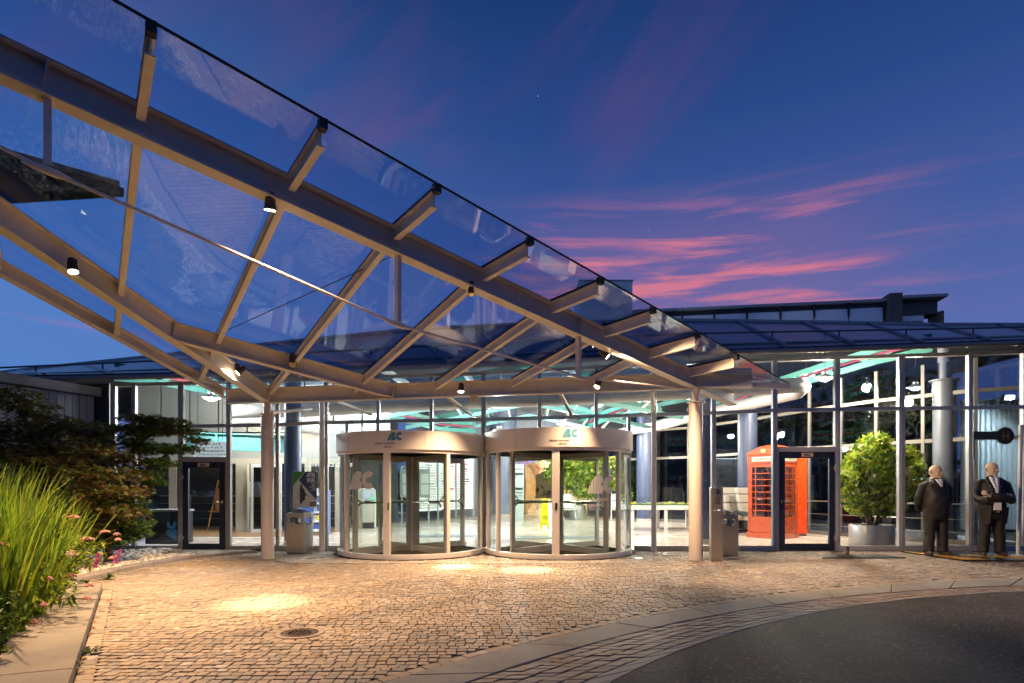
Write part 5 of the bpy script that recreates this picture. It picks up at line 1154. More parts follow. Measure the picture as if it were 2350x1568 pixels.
# hanging ring emblem in the corridor
c = P(1222, 1062, 25.5); t = thing('hanging_emblem', 'coloured ring emblem and letters hanging before the timber corridor ceiling', 'emblem', c)
for k, (cc, a0) in enumerate((((.75, .12, .06), 3.6), ((.85, .40, .06), .2), ((.25, .5, .75), 1.3), ((.25, .5, .75), 2.4), ((.75, .12, .06), 4.6))):
    q = MB(); q.tube([(c.x+.42+.28*math.cos(a0+i*.12), c.y, c.z+.28*math.sin(a0+i*.12)) for i in range(8)], .05, 6); q.build('ring_piece', mat('emblem %.2f%.2f' % cc[:2], cc, .5), t, smooth=True)
VIO = mat('violet letters', (.28, .16, .62), .5)
for k in range(3): q = MB(); x = c.x-.72+k*.26; q.xprism([(x, c.z-.16+k*.07), (x+.22, c.z-.16+k*.07), (x+.11, c.z+.12+k*.07)], c.y-.02, c.y+.02); q.build('letter', VIO, t)
for x in (-.5, .4): q = MB(); q.tube([(c.x+x, c.y, c.z+.1), (c.x+x, c.y, c.z+1.6)], .008, 5); q.build('cord', DARK, t)
# lobby mats
for u, v, w, lab in ((1010, 1231, .95, 'grey entrance mat on the lobby floor behind the left revolving door'), (1288, 1235, 1.25, 'grey blue printed entrance mat on the lobby floor behind the right revolving door')):
    p = G(u, v); q = MB(); q.prism([(p.x-w, p.y-.35), (p.x+w, p.y-.35), (p.x+w, p.y+.45), (p.x-w+.2, p.y+.45)], .005, .016); tag(q.build('entrance_mat', mat('lobby mat', (.20, .22, .25), .8)), lab, 'mat')
# direction sign over the left door
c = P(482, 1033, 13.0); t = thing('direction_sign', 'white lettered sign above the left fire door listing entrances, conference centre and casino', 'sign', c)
q = MB(); x0, x1 = XX(443, 13), XX(520, 13); z0, z1 = ZZ(1053, 13), ZZ(1014, 13); q.box((x0, 13.0, z0), (x1, 13.03, z1)); q.build('panel', mat('sign panel with added glow', (.8, .8, .8), .5, emit=(.9, .95, 1), es=.42), t)  # panel glow added in place of the lobby light falling on it
TQ = mat('turquoise lettering', (.10, .36, .42), .5)
for k, (s_, m) in enumerate((('Eingang A und B', BLK), ('Entrance A and B', TQ), ('Konferenzzentrum', BLK), ('Conference Centre', TQ), ('Casino', BLK))):
    text(s_, .082, m, t, V((x0+.07, 12.995, z1-.075-k*.076)), bold=.001)
for x in (x0+.1, x1-.1): q = MB(); q.tube([(x, 13.015, z1), (x, 13.015, 3.4)], .006, 5); q.build('hanger', DARK, t)
# conference-centre lettering on the inner glass
c = P(766, 1071, 15.5); t = thing('glass_lettering', 'white words conference centre on inner glass above the yellow telephone', 'lettering', c)
text('CONFERENCE CENTRE', .12, PAPER, t, V((c.x-.75, c.y, c.z)), bold=.002)
q = MB(); q.box((c.x-.9, c.y+.01, c.z-.15), (c.x+.55, c.y+.02, c.z+.25)); q.build('glass_panel', GF, t); 
for x in (-.85, .5): q = MB(); q.tube([(c.x+x, c.y+.015, c.z+.25), (c.x+x, c.y+.015, 3.9)], .006, 5); q.build('hanger', DARK, t)
# easel, lectern board, black display box
p = G(496, 1216); t = thing('easel', 'wooden easel standing in the room behind the left fire door', 'easel', p)
OAK = mat('orange beech', (.56, .28, .08), .5)
for a_, c_ in ((V((-.22, -.1, 0)), V((.02, .1, 1.55))), (V((.30, -.1, 0)), V((.06, .1, 1.55))), (V((.05, .6, 0)), V((.04, .12, 1.5)))): q = MB(); q.bar(p+a_, p+c_, .045, .03); q.build('leg', OAK, t)
q = MB(); q.box((p.x-.2, p.y-.06, .55), (p.x+.28, p.y+.0, .60)); q.build('ledge', OAK, t)
q = MB(); q.box((p.x-.02, p.y-.02, .62), (p.x+.3, p.y+.01, 1.3)); q.build('board', OAK, t)
p = G(582, 1215); t = thing('notice_stand', 'white notice board on a thin dark stand left of the left column', 'notice stand', p)
q = MB(); q.tube([(p.x, p.y, 0), (p.x, p.y, 1.75)], .022, 8); q.lathe(p, [(.2, 0), (.2, .02), (.03, .03)], 20); q.build('stand', DARK, t)
q = MB(); q.box((p.x-.42, p.y-.03, 1.02), (p.x-.012, p.y-.0, 1.5)); q.box((p.x+.012, p.y-.03, 1.02), (p.x+.42, p.y-.0, 1.5)); q.build('sheet', PAPER, t)
q = MB(); q.box((p.x-.18, p.y-.03, 1.52), (p.x+.16, p.y, 1.64)); q.build('clip', DARK, t); q = MB(); q.quad((p.x+.05, p.y-.034, 1.04), (p.x+.4, p.y-.034, 1.04), (p.x+.4, p.y-.034, 1.12)); q.build('yellow_wave', YEL, t)
c = V((XX(372, 13.0), 13.0, 0)); t = thing('display_box', 'black display counter with a light blue logo turned on its side behind the left window', 'display', c)
x0, x1 = XX(334, 13), XX(415, 13); q = MB(); q.box((x0, 12.98, .08), (x1, 13.5, .80)); q.build('counter', mat('black counter', (.012, .011, .013), .35), t, bevel=.01)
q = MB(); q.box((x0-.02, 12.96, .801), (x1+.02, 13.52, .84)); q.build('counter_top', GALV, t)
xm, zm = XX(394, 13), ZZ(1238, 13); logo(.22, mat('sky blue print', (.08, .30, .62), .4), t, lambda x, y: (xm+.12-y, 12.974, zm+x))
# round high tables / white cylinders
p = G(612, 1222); t = thing('sliding_door', 'white framed sliding glass door standing half open behind the left column', 'door', p)
for lo, hi in (((p.x-.45, 17.3, 0), (p.x-.38, 17.36, 2.02)), ((p.x+.38, 17.3, 0), (p.x+.45, 17.36, 2.02)), ((p.x-.38, 17.3, 0), (p.x+.38, 17.36, .1)), ((p.x-.38, 17.3, 1.92), (p.x+.38, 17.36, 2.02))): q = MB(); q.box(lo, hi); q.build('door_frame', WHITE, t)
q = MB(); q.box((p.x-.38, 17.32, .1), (p.x+.38, 17.34, 1.92)); q.build('glass_pane', GB, t)
# ------------------------------------------------------------------ pendant lamps
def pendant(u, v, Y, lab, k=1.0, cool=False, r=.20):
    p = P(u, v, Y); t = thing('pendant_lamp', lab, 'pendant lamp', p, 'layered pendant lamps in the hall')
    q = MB(); q.tube([p+V((0, 0, .16)), p+V((0, 0, 1.1))], .008, 6); q.build('cord', DARK, t)
    q = MB(); q.lathe(p, [(.03, .12), (.05, .08), (r, .0), (r*1.02, -.012), (r*.98, -.008), (.06, .06)], 28); q.build('shade', WHITE, t, smooth=True)
    q = MB(); q.lathe(p, [(r*.62, -.045), (r*.65, -.05), (r*.3, -.02)], 24); q.lathe(p, [(r*.34, -.075), (r*.36, -.08), (r*.2, -.05)], 24); q.build('lower_shade', WHITE, t, smooth=True)
    q = MB(); q.ball(p+V((0, 0, -.03)), .05, 10); q.build('bulb', PENDC if cool else PEND, t, smooth=True)
    for j in range(2): q = MB(); q.ball(p+V((-.04+.08*j, 0, .10)), .028, 8); q.build('upper_bulb', PENDC if cool else PEND, t, smooth=True)
    if k > 0:
        ld = bpy.data.lights.new('pendant_light', 'POINT'); ld.energy = K_PENDANT*k; ld.color = COOL if cool else NEUT; ld.shadow_soft_size = .12
        lo = bpy.data.objects.new('pendant_light', ld); col.objects.link(lo); lo.parent = t; lo.location = (0, 0, -.16)
pendant(485, 912, 14.2, 'white layered pendant glowing above the left fire door', .42, True)
pendant(1893, 866, 13.7, 'warm glowing pendant high above the right fire door', 1.0)
pendant(1850, 862, 15.6, 'bright pendant left of the warm pair above the right fire door', .9)
pendant(2101, 888, 15.2, 'copper toned pendant right of the fig tree, beside the tall grey column', .6)
pendant(1995, 945, 19.0, 'distant pendant high above the big fig tree', 0)
pendant(1997, 962, 20.5, 'most distant pendant above the big fig tree', 0)
pendant(1146, 988, 18, 'flat pendant in the hall above the gap between the revolving doors', 1.2, True)
pendant(872, 925, 14.4, 'flat white pendant above the left revolving door', .6, True)
pendant(820, 932, 17, 'dim flat pendant left of the one above the left revolving door', .3, True)
pendant(1585, 905, 14.2, 'flat cream pendant just left of the right column', .7)
pendant(1480, 985, 20.5, 'small pendant above the right edge of the right revolving door', 1.0)
pendant(1290, 972, 22, 'small pendant above the logo of the right revolving door', 1.0, True)
pendant(620, 930, 17.0, 'pendant hidden behind the left column neck', .35)
# ------------------------------------------------------------------ forecourt furniture
def bin_(label):
    t = thing('litter_bin', label, 'litter bin', (0, 0, 0), 'stainless litter bins before the glass front')
    W, D, H = .19, .19, .80
    for k in range(4):
        M = Matrix.Rotation(k*PI/2, 4, 'Z'); q = MB(); y0, y1 = -D, -D+.012; a, b_ = -W+.0+(.012 if k % 2 else 0), W-(.012 if k % 2 else 0)
        for lo, hi in (((a, y0, .01), (b_, y1, .60)), ((a, y0, .60), (-.12, y1, .72)), ((.12, y0, .60), (b_, y1, .72)), ((a, y0, .72), (b_, y1, H))): q.box(lo, hi)
        q.xform(M); q.build('side_panel', INOX, t)
        q = MB(); 
        for lo, hi in (((-.125, y0-.004, .595), (.125, y0-.0005, .60)), ((-.125, y0-.004, .72), (.125, y0-.0005, .725))): q.box(lo, hi)
        q.xform(M); q.build('opening_rim', INOXP, t)
    q = MB(); q.hexa([(-W-.005, -D-.005, H+.001), (W+.005, -D-.005, H+.001), (W+.005, D+.005, H+.001), (-W-.005, D+.005, H+.001)], [(-.02, -.02, H+.09), (.02, -.02, H+.09), (.02, .02, H+.09), (-.02, .02, H+.09)]); lid = q.build('pyramid_lid', mat('bronze steel', (.22, .18, .14), .4, metal=.8), t)
    for k in range(4):
        M = Matrix.Rotation(k*PI/2, 4, 'Z')
        for r_ in range(3):
            for j in range(5-r_): x = (j-(4-r_)/2)*.055; z = .012+r_*.022; y = -D-.005+(z/.09)*(.175)-.003; q = MB(); q.lathe((x, y, H+z), [(.001, .006), (.013, .0), (.013, -.004)], 8); q.xform(M); q.build('ash_hole', BLACK, lid)
    q = MB(); q.box((-.15, -.15, .03), (.15, .15, .58)); q.build('liner', mat('grey liner', (.10, .10, .10), .6), t)
    q = MB(); q.tube([(-.15, -D-.006, .40), (-.15, -D, .40)], .012, 10); q.build('lock', BLACK, t)
    return t
b1 = bin_('square stainless litter bin with a pyramid lid left of the revolving doors, below the poster'); p = G(677, 1271); b1.location = (p.x+.02, p.y+.22, 0); b1.rotation_euler = (0, 0, math.radians(-8))
b2 = dup(b1); b2['label'] = 'square stainless litter bin with a pyramid lid half hidden by the intercom pillar'; p = G(1672, 1277); b2.location = (p.x-.0, p.y+.2, 0); b2.rotation_euler = (0, 0, math.radians(4))
p = G(1646, 1288); t = thing('intercom_pillar', 'slim brushed steel intercom pillar standing right of the right canopy column', 'intercom', p)
q = MB(); q.box((p.x-.107, p.y, 0), (p.x+.107, p.y+.12, 1.335)); q.build('pillar', INOX, t, bevel=.005)
c = V((p.x, p.y, 1.26)); q = MB(); q.tube([c+V((0, -.004, 0)), c], .047, 24); q.build('camera_ring', INOXP, t); q = MB(); q.ball(c+V((0, -.002, 0)), .038, 14); q.build('camera_dome', mat('dark lens', (.01, .01, .012), .05, spec=.9), t, smooth=True)
q = MB(); q.box((p.x-.045, p.y-.003, 1.03), (p.x+.045, p.y, 1.16)); sp_ = q.build('speaker_panel', mat('speaker grille', (.10, .10, .07), .5, metal=.6), t)
for k in range(7): q = MB(); q.box((p.x-.04, p.y-.006, 1.045+k*.016), (p.x+.04, p.y-.0035, 1.050+k*.016)); q.build('grille_bar', INOX, sp_)
q = MB(); q.box((p.x-.0, p.y-.004, .915), (p.x+.055, p.y, .93)); q.build('button_light', emis('button glow', (1, .78, .6), 1.2), t); q = MB(); q.box((p.x-.05, p.y-.004, .912), (p.x-.042, p.y, .932)); q.build('button_light', emis('button glow', (1, .78, .6), 1.2), t)
# after work poster on the glass
x0, x1, z0, z1 = XX(672.7, 12.33), XX(727.3, 12.33), ZZ(1165, 12.33), ZZ(1082.5, 12.33); w, h = x1-x0, z1-z0
t = thing('poster', 'green, navy and white after work poster hung above the left litter bin', 'poster', ((x0+x1)/2, 12.33, z0))
Y0 = 12.325
def pq(pts, m, o, name): q = MB(); q.xprism([(x0+w*a, z0+h*b_) for a, b_ in pts], Y0-o, Y0-o+.0012); return q.build(name, m, t)
pq([(0, 0), (1, 0), (1, 1), (0, 1)], mat('poster white', (.56, .60, .56), .35), .004, 'sheet')
pq([(0, .60), (.5, 1), (0, 1)], mat('poster green', (.06, .26, .04), .35), .0065, 'green_corner'); pq([(.25, .76), (.53, 1), (1, 1), (1, .20)], mat('poster navy', (.025, .04, .12), .35), .0065, 'navy_field')
pq([(.29, .07), (.29, .52), (.33, .66), (.39, .64), (.40, .55), (.48, .50), (.52, .40), (.58, .36), (.56, .31), (.50, .33), (.52, .24)], mat('poster dark figure', (.03, .035, .025), .5), .0065, 'figure')
PT = mat('poster lettering', (.82, .84, .85), .4)
text('AFTER', .13*h/.75, PT, t, V((x0+w*.585, Y0-.0095, z0+h*.845)), width=w*.36, bold=.003); text('WORK', .13*h/.75, PT, t, V((x0+w*.585, Y0-.0095, z0+h*.70)), width=w*.36, bold=.003)
for k, (a, b_) in enumerate(((.75, .20), (.80, .15), (.68, .27), (.83, .12), (.76, .19))): pq([(a, .65-k*.042), (a+b_, .65-k*.042), (a+b_, .662-k*.042), (a, .662-k*.042)], PT, .0085, 'text_line')
for k in range(4): pq([(.20-.02*k, .48-k*.07), (.26, .48-k*.07), (.26, .492-k*.07), (.20-.02*k, .492-k*.07)], BLK, .0065, 'text_line')
pq([(.70, .05), (.96, .05), (.96, .09), (.70, .09)], BLK, .0065, 'text_line'); pq([(.70, .11), (.96, .11), (.96, .15), (.70, .15)], BLK, .0065, 'text_line'); pq([(.09, .08), (.15, .08), (.15, .11), (.09, .11)], REDN, .0065, 'red_logo')
for a in (.04, .96):
    for b_ in (-.01, 1.005): q = MB(); q.tube([(x0+w*a, Y0-.012, z0+h*b_), (x0+w*a, Y0+.06, z0+h*b_)], .014, 8); q.build('suction_cup', GF, t)
# door stop by the right fire door
p = G(1945, 1272); t = thing('door_stop', 'stubby dark door stop on the paving in front of the right window bay', 'door stop', p)
q = MB(); q.lathe(p, [(.035, 0), (.04, .01), (.028, .03), (.028, .12), (.034, .125), (.034, .15), (.02, .155)], 14); q.build('post', IRON, t, smooth=True)
# ------------------------------------------------------------------ statue plate and bus stop
t = thing('statue_platform', 'low dark platform with yellow warning edges under the two statues', 'platform', (8.8, 11.3, 0))
OUT = [(7.97, 12.05), (8.14, 10.62), (9.6, 10.48), (11.6, 10.45), (11.6, 12.05)]
q = MB(); q.prism(OUT, .006, .032); q.build('plate', mat('tarred plate', (.035, .03, .026), .28, var=.3, vs=5), t)
YW = mat('worn yellow paint', (.72, .36, .02), .55, var=.2, vs=8)
q = MB(); q.prism([(7.98, 12.0), (8.15, 10.63), (8.62, 10.60)], .0325, .0345); q.build('warning_stripe', YW, t)
q = MB(); q.prism([(8.62, 11.45), (9.55, 10.50), (11.6, 10.46), (11.6, 10.62)], .0325, .0345); q.build('warning_stripe', YW, t)
x, y = XX(2337, 11.15), 11.15
t = thing('bus_stop_sign', 'bus stop pole with a round dark H sign at the right edge', 'bus stop sign', (x, y, 0))
q = MB(); q.tube([(x, y, .03), (x+.05, y, 2.52)], .036, 14); q.build('pole', ALU, t, smooth=True)
q = MB(); q.lathe((x, y, 0), [(.12, .033), (.12, .045), (.04, .06)], 20); q.build('foot', ALU, t, smooth=True)
za = ZZ(1000, y); xd = XX(2309, y); xl = XX(2236, y)
q = MB(); q.box((xl, y+.02, za-.07), (xd-.1, y+.05, za+.085)); q.box((xl, y+.02, za-.45), (xl+.02, y+.05, za-.071)); q.build('arm_panel', mat('dark sign panel', (.03, .045, .045), .4), t)
q = MB(); q.tube([(xd, y+.055, za), (xd, y+.015, za)], .165, 36); q.build('disc', mat('dark olive disc', (.05, .05, .025), .4), t)
q = MB(); q.tube([(xd, y+.0145, za), (xd, y+.011, za)], .14, 36); q.build('disc_face', mat('dark disc face', (.022, .024, .014), .4), t)
text('H', .20, mat('olive letter', (.16, .15, .07), .5), t, V((xd, y+.0095, za-.073)), bold=.006, align='CENTER')
q = MB(); q.tube([(xd+.16, y+.035, za), (x+.04, y+.0, za)], .015, 8); q.build('arm', ALU, t)
# ------------------------------------------------------------------ two statues of stout bald men
SKIN = mat('matt stone skin', (.54, .40, .30), .75, var=.08, vs=14, bump=.2, bs=60); SUIT = mat('dark cast suit', (.0105, .010, .0105), .62, var=.25, vs=7, bump=.5, bs=18); TROU = mat('dark cast trousers', (.013, .0115, .0115), .68, var=.25, vs=7, bump=.55, bs=14)
SHIRT = mat('off white shirt', (.80, .80, .82), .6, bump=.2, bs=30); SHOE = mat('dark shoe', (.05, .042, .036), .4)
def fuse(q, name, m, t, vox, smooth=4, fold=0):
    o = q.build(name, m, t, smooth='all'); md = o.modifiers.new('r', 'REMESH'); md.mode = 'VOXEL'; md.voxel_size = vox; md.use_smooth_shade = True
    s = o.modifiers.new('s', 'SMOOTH'); s.iterations = smooth; s.factor = .5; bake(o)
    if fold:
        from mathutils import noise
        for v in o.data.vertices:
            c = v.co; n1 = noise.noise(V((c.x*5+c.z*4, c.y*5-c.x*3, c.z*fold))); n2 = noise.noise(V((c.x*13-c.z*9, c.y*13, c.z*fold*2.6+5)))
            v.co = c+v.normal*(.012*n1+.006*n2)
    return o
def statue(label, pose):
    t = thing('statue', label, 'statue', (0, 0, 0), 'pair of statues of bald men in dark suits')
    # local: facing -Y, right hand at -X as seen by the viewer's left
    q = MB()   # trousers
    q.tube([(0, .0, .74), (0, .01, .84), (0, .01, .98)], [(.20, .17), (.215, .19), (.21, .185)], 20)
    spread = .135 if pose == 'crossed' else .125
    for s in (-1, 1): q.tube([(s*.105, .01, .86), (s*(.115), .0, .62), (s*spread, .0, .38), (s*(spread+.015), .01, .12), (s*(spread+.02), .0, .055)], [(.125, .15), (.115, .135), (.10, .115), (.105, .125), (.105, .13)], 16)
    fuse(q, 'trousers', TROU, t, .016, 3, 4)
    for s in (-1, 1):
        q = MB(); sx = s*(spread+.02+.015); q.tube([(sx-s*.01, .10, .035), (sx, .0, .045), (sx+s*.015, -.12, .04), (sx+s*.02, -.19, .03)], [(.045, .035), (.055, .045), (.052, .04), (.03, .025)], 14)
        q.build('shoe', SHOE, t, smooth='all')
    # jacket with sleeves
    q = MB()
    q.tube([(0, .01, .70), (0, .0, .84), (0, -.02, 1.0), (0, -.025, 1.13), (0, -.005, 1.26), (0, .01, 1.36), (0, .02, 1.435), (0, .02, 1.475)], [(.235, .195), (.242, .218), (.245, .235), (.24, .228), (.235, .195), (.215, .155), (.155, .115), (.08, .08)], 26)
    if pose == 'behind':
        for s in (-1, 1): q.tube([(s*.14, .02, 1.40), (s*.245, .03, 1.325), (s*.30, .06, 1.14), (s*.305, .12, 1.0), (s*.23, .22, .90), (s*.13, .27, .865)], [.07, .088, .082, .074, .064, .052], 14)
    else:
        for s in (-1, 1):
            q.tube([(s*.14, .01, 1.40), (s*.25, .0, 1.325), (s*.305, -.05, 1.16), (s*.305, -.15, 1.05)], [.07, .09, .085, .076], 14)
            zz = 1.09 if s > 0 else 1.05; q.tube([(s*.305, -.15, 1.045), (s*.18, -.275, zz), (0, -.315 if s > 0 else -.26, zz+.02), (-s*.13, -.30 if s > 0 else -.27, zz+.05)], [.08, .072, .064, .055], 14)
    q.tube([(0, .02, 1.44), (0, .025, 1.50)], [(.115, .105), (.095, .09)], 16)
    fuse(q, 'jacket', SUIT, t, .014, 3, 4.5)
    # lapels, shirt front, belt
    q = MB(); zt = 1.475; zb = 1.16 if pose == 'crossed' else 1.33; wv = .085 if pose == 'crossed' else .065
    n = 7
    def front(z): 
        prof = [(.84, -.222), (1.0, -.26), (1.13, -.257), (1.26, -.205), (1.36, -.155), (1.435, -.105), (1.475, -.075), (1.5, -.07)]
        for (a, ya), (b_, yb) in zip(prof[:-1], prof[1:]):
            if a <= z <= b_: return ya+(yb-ya)*(z-a)/(b_-a)
        return prof[0][1] if z < .84 else -.07
    L_ = []; R_ = []
    for k in range(n):
        z = zb+(zt-zb)*k/(n-1); ww = .012+wv*(k/(n-1)); L_.append((-ww, front(z)-.026, z)); R_.append((ww, front(z)-.026, z))
    for k in range(n-1):
        m0 = (0, front(zb+(zt-zb)*k/(n-1))-.038, L_[k][2]); m1 = (0, front(zb+(zt-zb)*(k+1)/(n-1))-.038, L_[k+1][2]); q.quad(L_[k], m0, m1, L_[k+1]); q.quad(m0, R_[k], R_[k+1], m1)
    o = q.build('shirt', SHIRT, t, smooth='all'); sd = o.modifiers.new('t', 'SOLIDIFY'); sd.thickness = .012
    q = MB()
    for s in (-1, 1):
        for k in range(n-1):
            a, b_ = (L_ if s < 0 else R_)[k], (L_ if s < 0 else R_)[k+1]; wl = .03+.045*math.sin(PI*min(1, (k+.5)/n)); q.quad(a, b_, (b_[0]+s*wl, b_[1]+.004, b_[2]-.01), (a[0]+s*wl, a[1]+.004, a[2]-.01))
    o = q.build('lapels', SUIT, t, smooth='all'); sd = o.modifiers.new('t', 'SOLIDIFY'); sd.thickness = .014; sd.offset = 1
    q = MB(); q.tube([(0, .025, 1.455), (0, .022, 1.50)], [(.092, .088), (.082, .08)], 20); q.build('collar', SHIRT, t, smooth=True)
    if pose == 'crossed':
        q = MB(); q.hexa([(-.05, -.252, .86), (.085, -.25, .86), (.085, -.2, .86), (-.05, -.2, .86)], [(-.05, -.278, 1.0), (.08, -.276, 1.0), (.08, -.22, 1.0), (-.05, -.22, 1.0)]); q.build('shirt_tail', SHIRT, t, bevel=.01)
        q = MB(); q.box((-.055, -.256, .815), (.09, -.2, .858)); q.build('belt', BLACK, t); q = MB(); q.box((-.005, -.264, .818), (.05, -.2565, .855)); q.build('belt_buckle', INOX, t)
        for s in (-1, 1): q = MB(); q.hexa([(s*.24, -.10, .60), (s*.10, -.20, .60), (s*.10, -.17, .60), (s*.24, -.07, .60)], [(s*.26, -.15, .92), (s*.085, -.262, .92), (s*.085, -.22, .92), (s*.25, -.1, .92)]); q.build('jacket_flap', SUIT, t, bevel=.01)
    # body: head, neck and hands as one figure
    HS = Matrix.Diagonal((1.14, 1.14, 1.07, 1)); q = MB(); hz = 1.615; yaw = math.radians(26); H_ = MB()
    H_.tube([(0, .02, -.155), (0, .012, -.10)], [(.075, .08), (.072, .08)], 16)
    H_.tube([(0, -.01, -.115), (0, -.015, -.085), (0, -.008, -.04), (0, .0, .01), (0, .005, .06), (0, .01, .10), (0, .012, .125), (0, .012, .134)], [(.045, .055), (.068, .082), (.082, .098), (.088, .107), (.087, .108), (.068, .085), (.035, .045), (.008, .01)], 22)
    H_.tube([(0, -.100, .022), (0, -.118, -.008), (0, -.128, -.026), (0, -.108, -.034)], [.010, .013, .019, .012], 10)    # nose
    H_.tube([(-.05, -.094, .030), (0, -.106, .034), (.05, -.094, .030)], .011, 8)                                     # brow
    H_.tube([(-.026, -.097, -.058), (0, -.108, -.060), (.026, -.097, -.058)], .010, 8); H_.tube([(-.022, -.094, -.076), (0, -.103, -.078), (.022, -.094, -.076)], .010, 8)
    H_.ball((0, -.085, -.102), .026, 10)
    for s in (-1, 1): H_.tube([(s*.086, .012, -.035), (s*.097, .018, -.01), (s*.100, .022, .02), (s*.088, .016, .035)], [(.012, .016), (.012, .022), (.012, .024), (.008, .012)], 10); H_.ball((s*.05, -.078, -.03), .026, 10)
    H_.xform(Matrix.Translation((0, .015, hz)) @ Matrix.Rotation(yaw, 4, 'Z') @ HS); q.v += H_.v; k0 = 0; q.f += H_.f; q.mi += H_.mi
    fuse(q, 'body', SKIN, t, .0065, 2)
    Mh = Matrix.Translation((0, .015, hz)) @ Matrix.Rotation(yaw, 4, 'Z') @ HS
    for s in (-1, 1): e = MB(); e.ball((s*.034, -.096, .008), .0085, 8); e.xform(Mh); e.build('eye', BLK, t, smooth=True)
    e = MB(); e.box((-.022, -.112, -.0685), (.022, -.098, -.0665)); e.xform(Mh); e.build('mouth', mat('lip line', (.20, .10, .08), .7), t)
    def hand(base, d, nrm_, curl, nm='hand'):
        d = V(d).normalized(); nn = V(nrm_).normalized(); sd = d.cross(nn).normalized(); b_ = V(base); h = MB()
        h.tube([b_-d*.03, b_+d*.02, b_+d*.085], [(.030, .022), (.040, .020), (.042, .017)], 12)
        for k, (o, l) in enumerate(((-.031, .066), (-.0105, .078), (.0105, .074), (.031, .058))):
            p0 = b_+d*.07+sd*o; p1 = p0+d*l*.5-nn*curl*.012; p2 = p1+d*l*.32-nn*curl*.030; p3 = p2+d*l*.12-nn*curl*.03; h.tube([p0, p1, p2, p3], [.0105, .010, .009, .007], 8)
        th = b_+d*.015+sd*-.036; h.tube([th, th+d*.03-sd*.022, th+d*.06-sd*.026-nn*.008], [.014, .012, .009], 8)
        return fuse(h, nm, SKIN, t, .005, 2)
    if pose == 'behind': hand((-.12, .275, .86), (.75, .12, -.55), (0, 1, 0), .6); hand((.12, .285, .875), (-.8, .1, -.4), (0, 1, 0), .6)
    else: hand((-.155, -.305, 1.13), (-.75, .12, .45), (-.2, -1, .0), .5); hand((.155, -.285, 1.09), (.85, .2, .35), (.2, -1, .1), .5)
    return t
p = G(2158, 1279); s1 = statue('left of two stout bald man statues, dark suit, hands behind his back', 'behind'); s1.location = (p.x, p.y+.12, .034); s1.rotation_euler = (0, 0, math.radians(-6)); s1.scale = (.90, .90, .985)
p = G(2282, 1280); s2 = statue('right of two stout bald man statues, white shirt, folded arms', 'crossed'); s2.location = (p.x, p.y+.06, .034); s2.rotation_euler = (0, 0, math.radians(-20)); s2.scale = (.87, .90, 1.015)
# ------------------------------------------------------------------ buildings and trees behind
ob = thing('office_block', 'long office block with overhanging roof and white spandrel panels rising behind the hall', 'building', (15, 38, 0))
Y0, Y1 = 38.0, 36.0
pa, pb_ = V((6.0, 38.6, 0)), V((XX(2028, 36.0), 36.0, 0)); od = (pb_-pa).normalized(); on_ = V((od.y, -od.x, 0)); OL = (pb_-pa).length
def opt(s, z, o=0): return pa+od*s+on_*o+V((0, 0, z))
def obox(s0, s1, z0, z1, o0, o1, name, m): q = MB(); q.hexa([opt(s0, z0, o0), opt(s1, z0, o0), opt(s1, z0, o1), opt(s0, z0, o1)], [opt(s0, z1, o0), opt(s1, z1, o0), opt(s1, z1, o1), opt(s0, z1, o1)]); return q.build(name, m, ob)
ZT = ZZ(690, 36.0)
OW = mat('white metal spandrel', (.88, .89, .90), .45, var=.04); OC = mat('brown aggregate concrete', (.16, .13, .11), .9, var=.3, vs=6, bump=.3, bs=30); OD = mat('dark soffit slot', (.03, .032, .036), .5)
obox(0, OL, ZT-.16, ZT, -.9, .42, 'roof_slab', mat('pale roof edge', (.42, .40, .41), .5)); obox(0, OL, 0, ZT-.17, -.9, -.2, 'wall', OD); obox(0, OL, ZT-.44, ZT-.18, -.199, .10, 'slot_band', OD)
n = int(OL/1.98)
for k in range(n+1):
    s = OL-.1-k*1.98
    if s < .2: break
    q = MB(); q.hexa([opt(s-.04, ZT-.95, .1), opt(s+.04, ZT-.95, .1), opt(s+.04, ZT-.95, .3), opt(s-.04, ZT-.95, .3)], [opt(s-.04, ZT-.165, .1), opt(s+.04, ZT-.165, .1), opt(s+.04, ZT-.165, .40), opt(s-.04, ZT-.165, .40)]); q.build('fin', OD, ob)
    if s > 2: 
        q = MB(); q.hexa([opt(s-1.93, ZT-1.45, .30), opt(s-.05, ZT-1.45, .30), opt(s-.05, ZT-1.45, -.15), opt(s-1.93, ZT-1.45, -.15)], [opt(s-1.93, ZT-.45, .13), opt(s-.05, ZT-.45, .13), opt(s-.05, ZT-.45, -.15), opt(s-1.93, ZT-.45, -.15)]); q.build('spandrel_panel', OW, ob)
        for j in range(2):
            a = s-1.93+j*.96; w_ = obox(a+.06, a+.90, ZT-2.9, ZT-1.5, -.19, -.06, 'window', WIN); obox(a+.9, a+1.02, ZT-2.9, ZT-1.5, -.19, -.02, 'window_frame', OW)
obox(OL, OL+.72, 0, ZT+.22, -.9, .75, 'pillar', OC); obox(OL+2.9, OL+3.1, 0, ZT-.9, -.9, .5, 'end_wall', OC); obox(OL+.73, OL+3.15, ZT-.15, ZT+.02, -.9, .85, 'roof_slab', mat('pale roof edge', (.42, .40, .41), .5))
obox(OL+.73, OL+2.9, ZT-1.0, ZT-.16, -.9, .2, 'porch_soffit', mat('porch grey', (.10, .09, .085), .6)); obox(OL+.74, OL+2.2, ZT-1.35, ZT-1.01, -.9, .1, 'spandrel_panel', OW); obox(OL+.73, OL+2.9, 0, ZT-1.36, -.9, -.5, 'wall', WIN)
for a in (.8, 1.45, 2.1): obox(OL+a, OL+a+.1, ZT-3, ZT-1.36, -.49, .1, 'window_frame', OW)
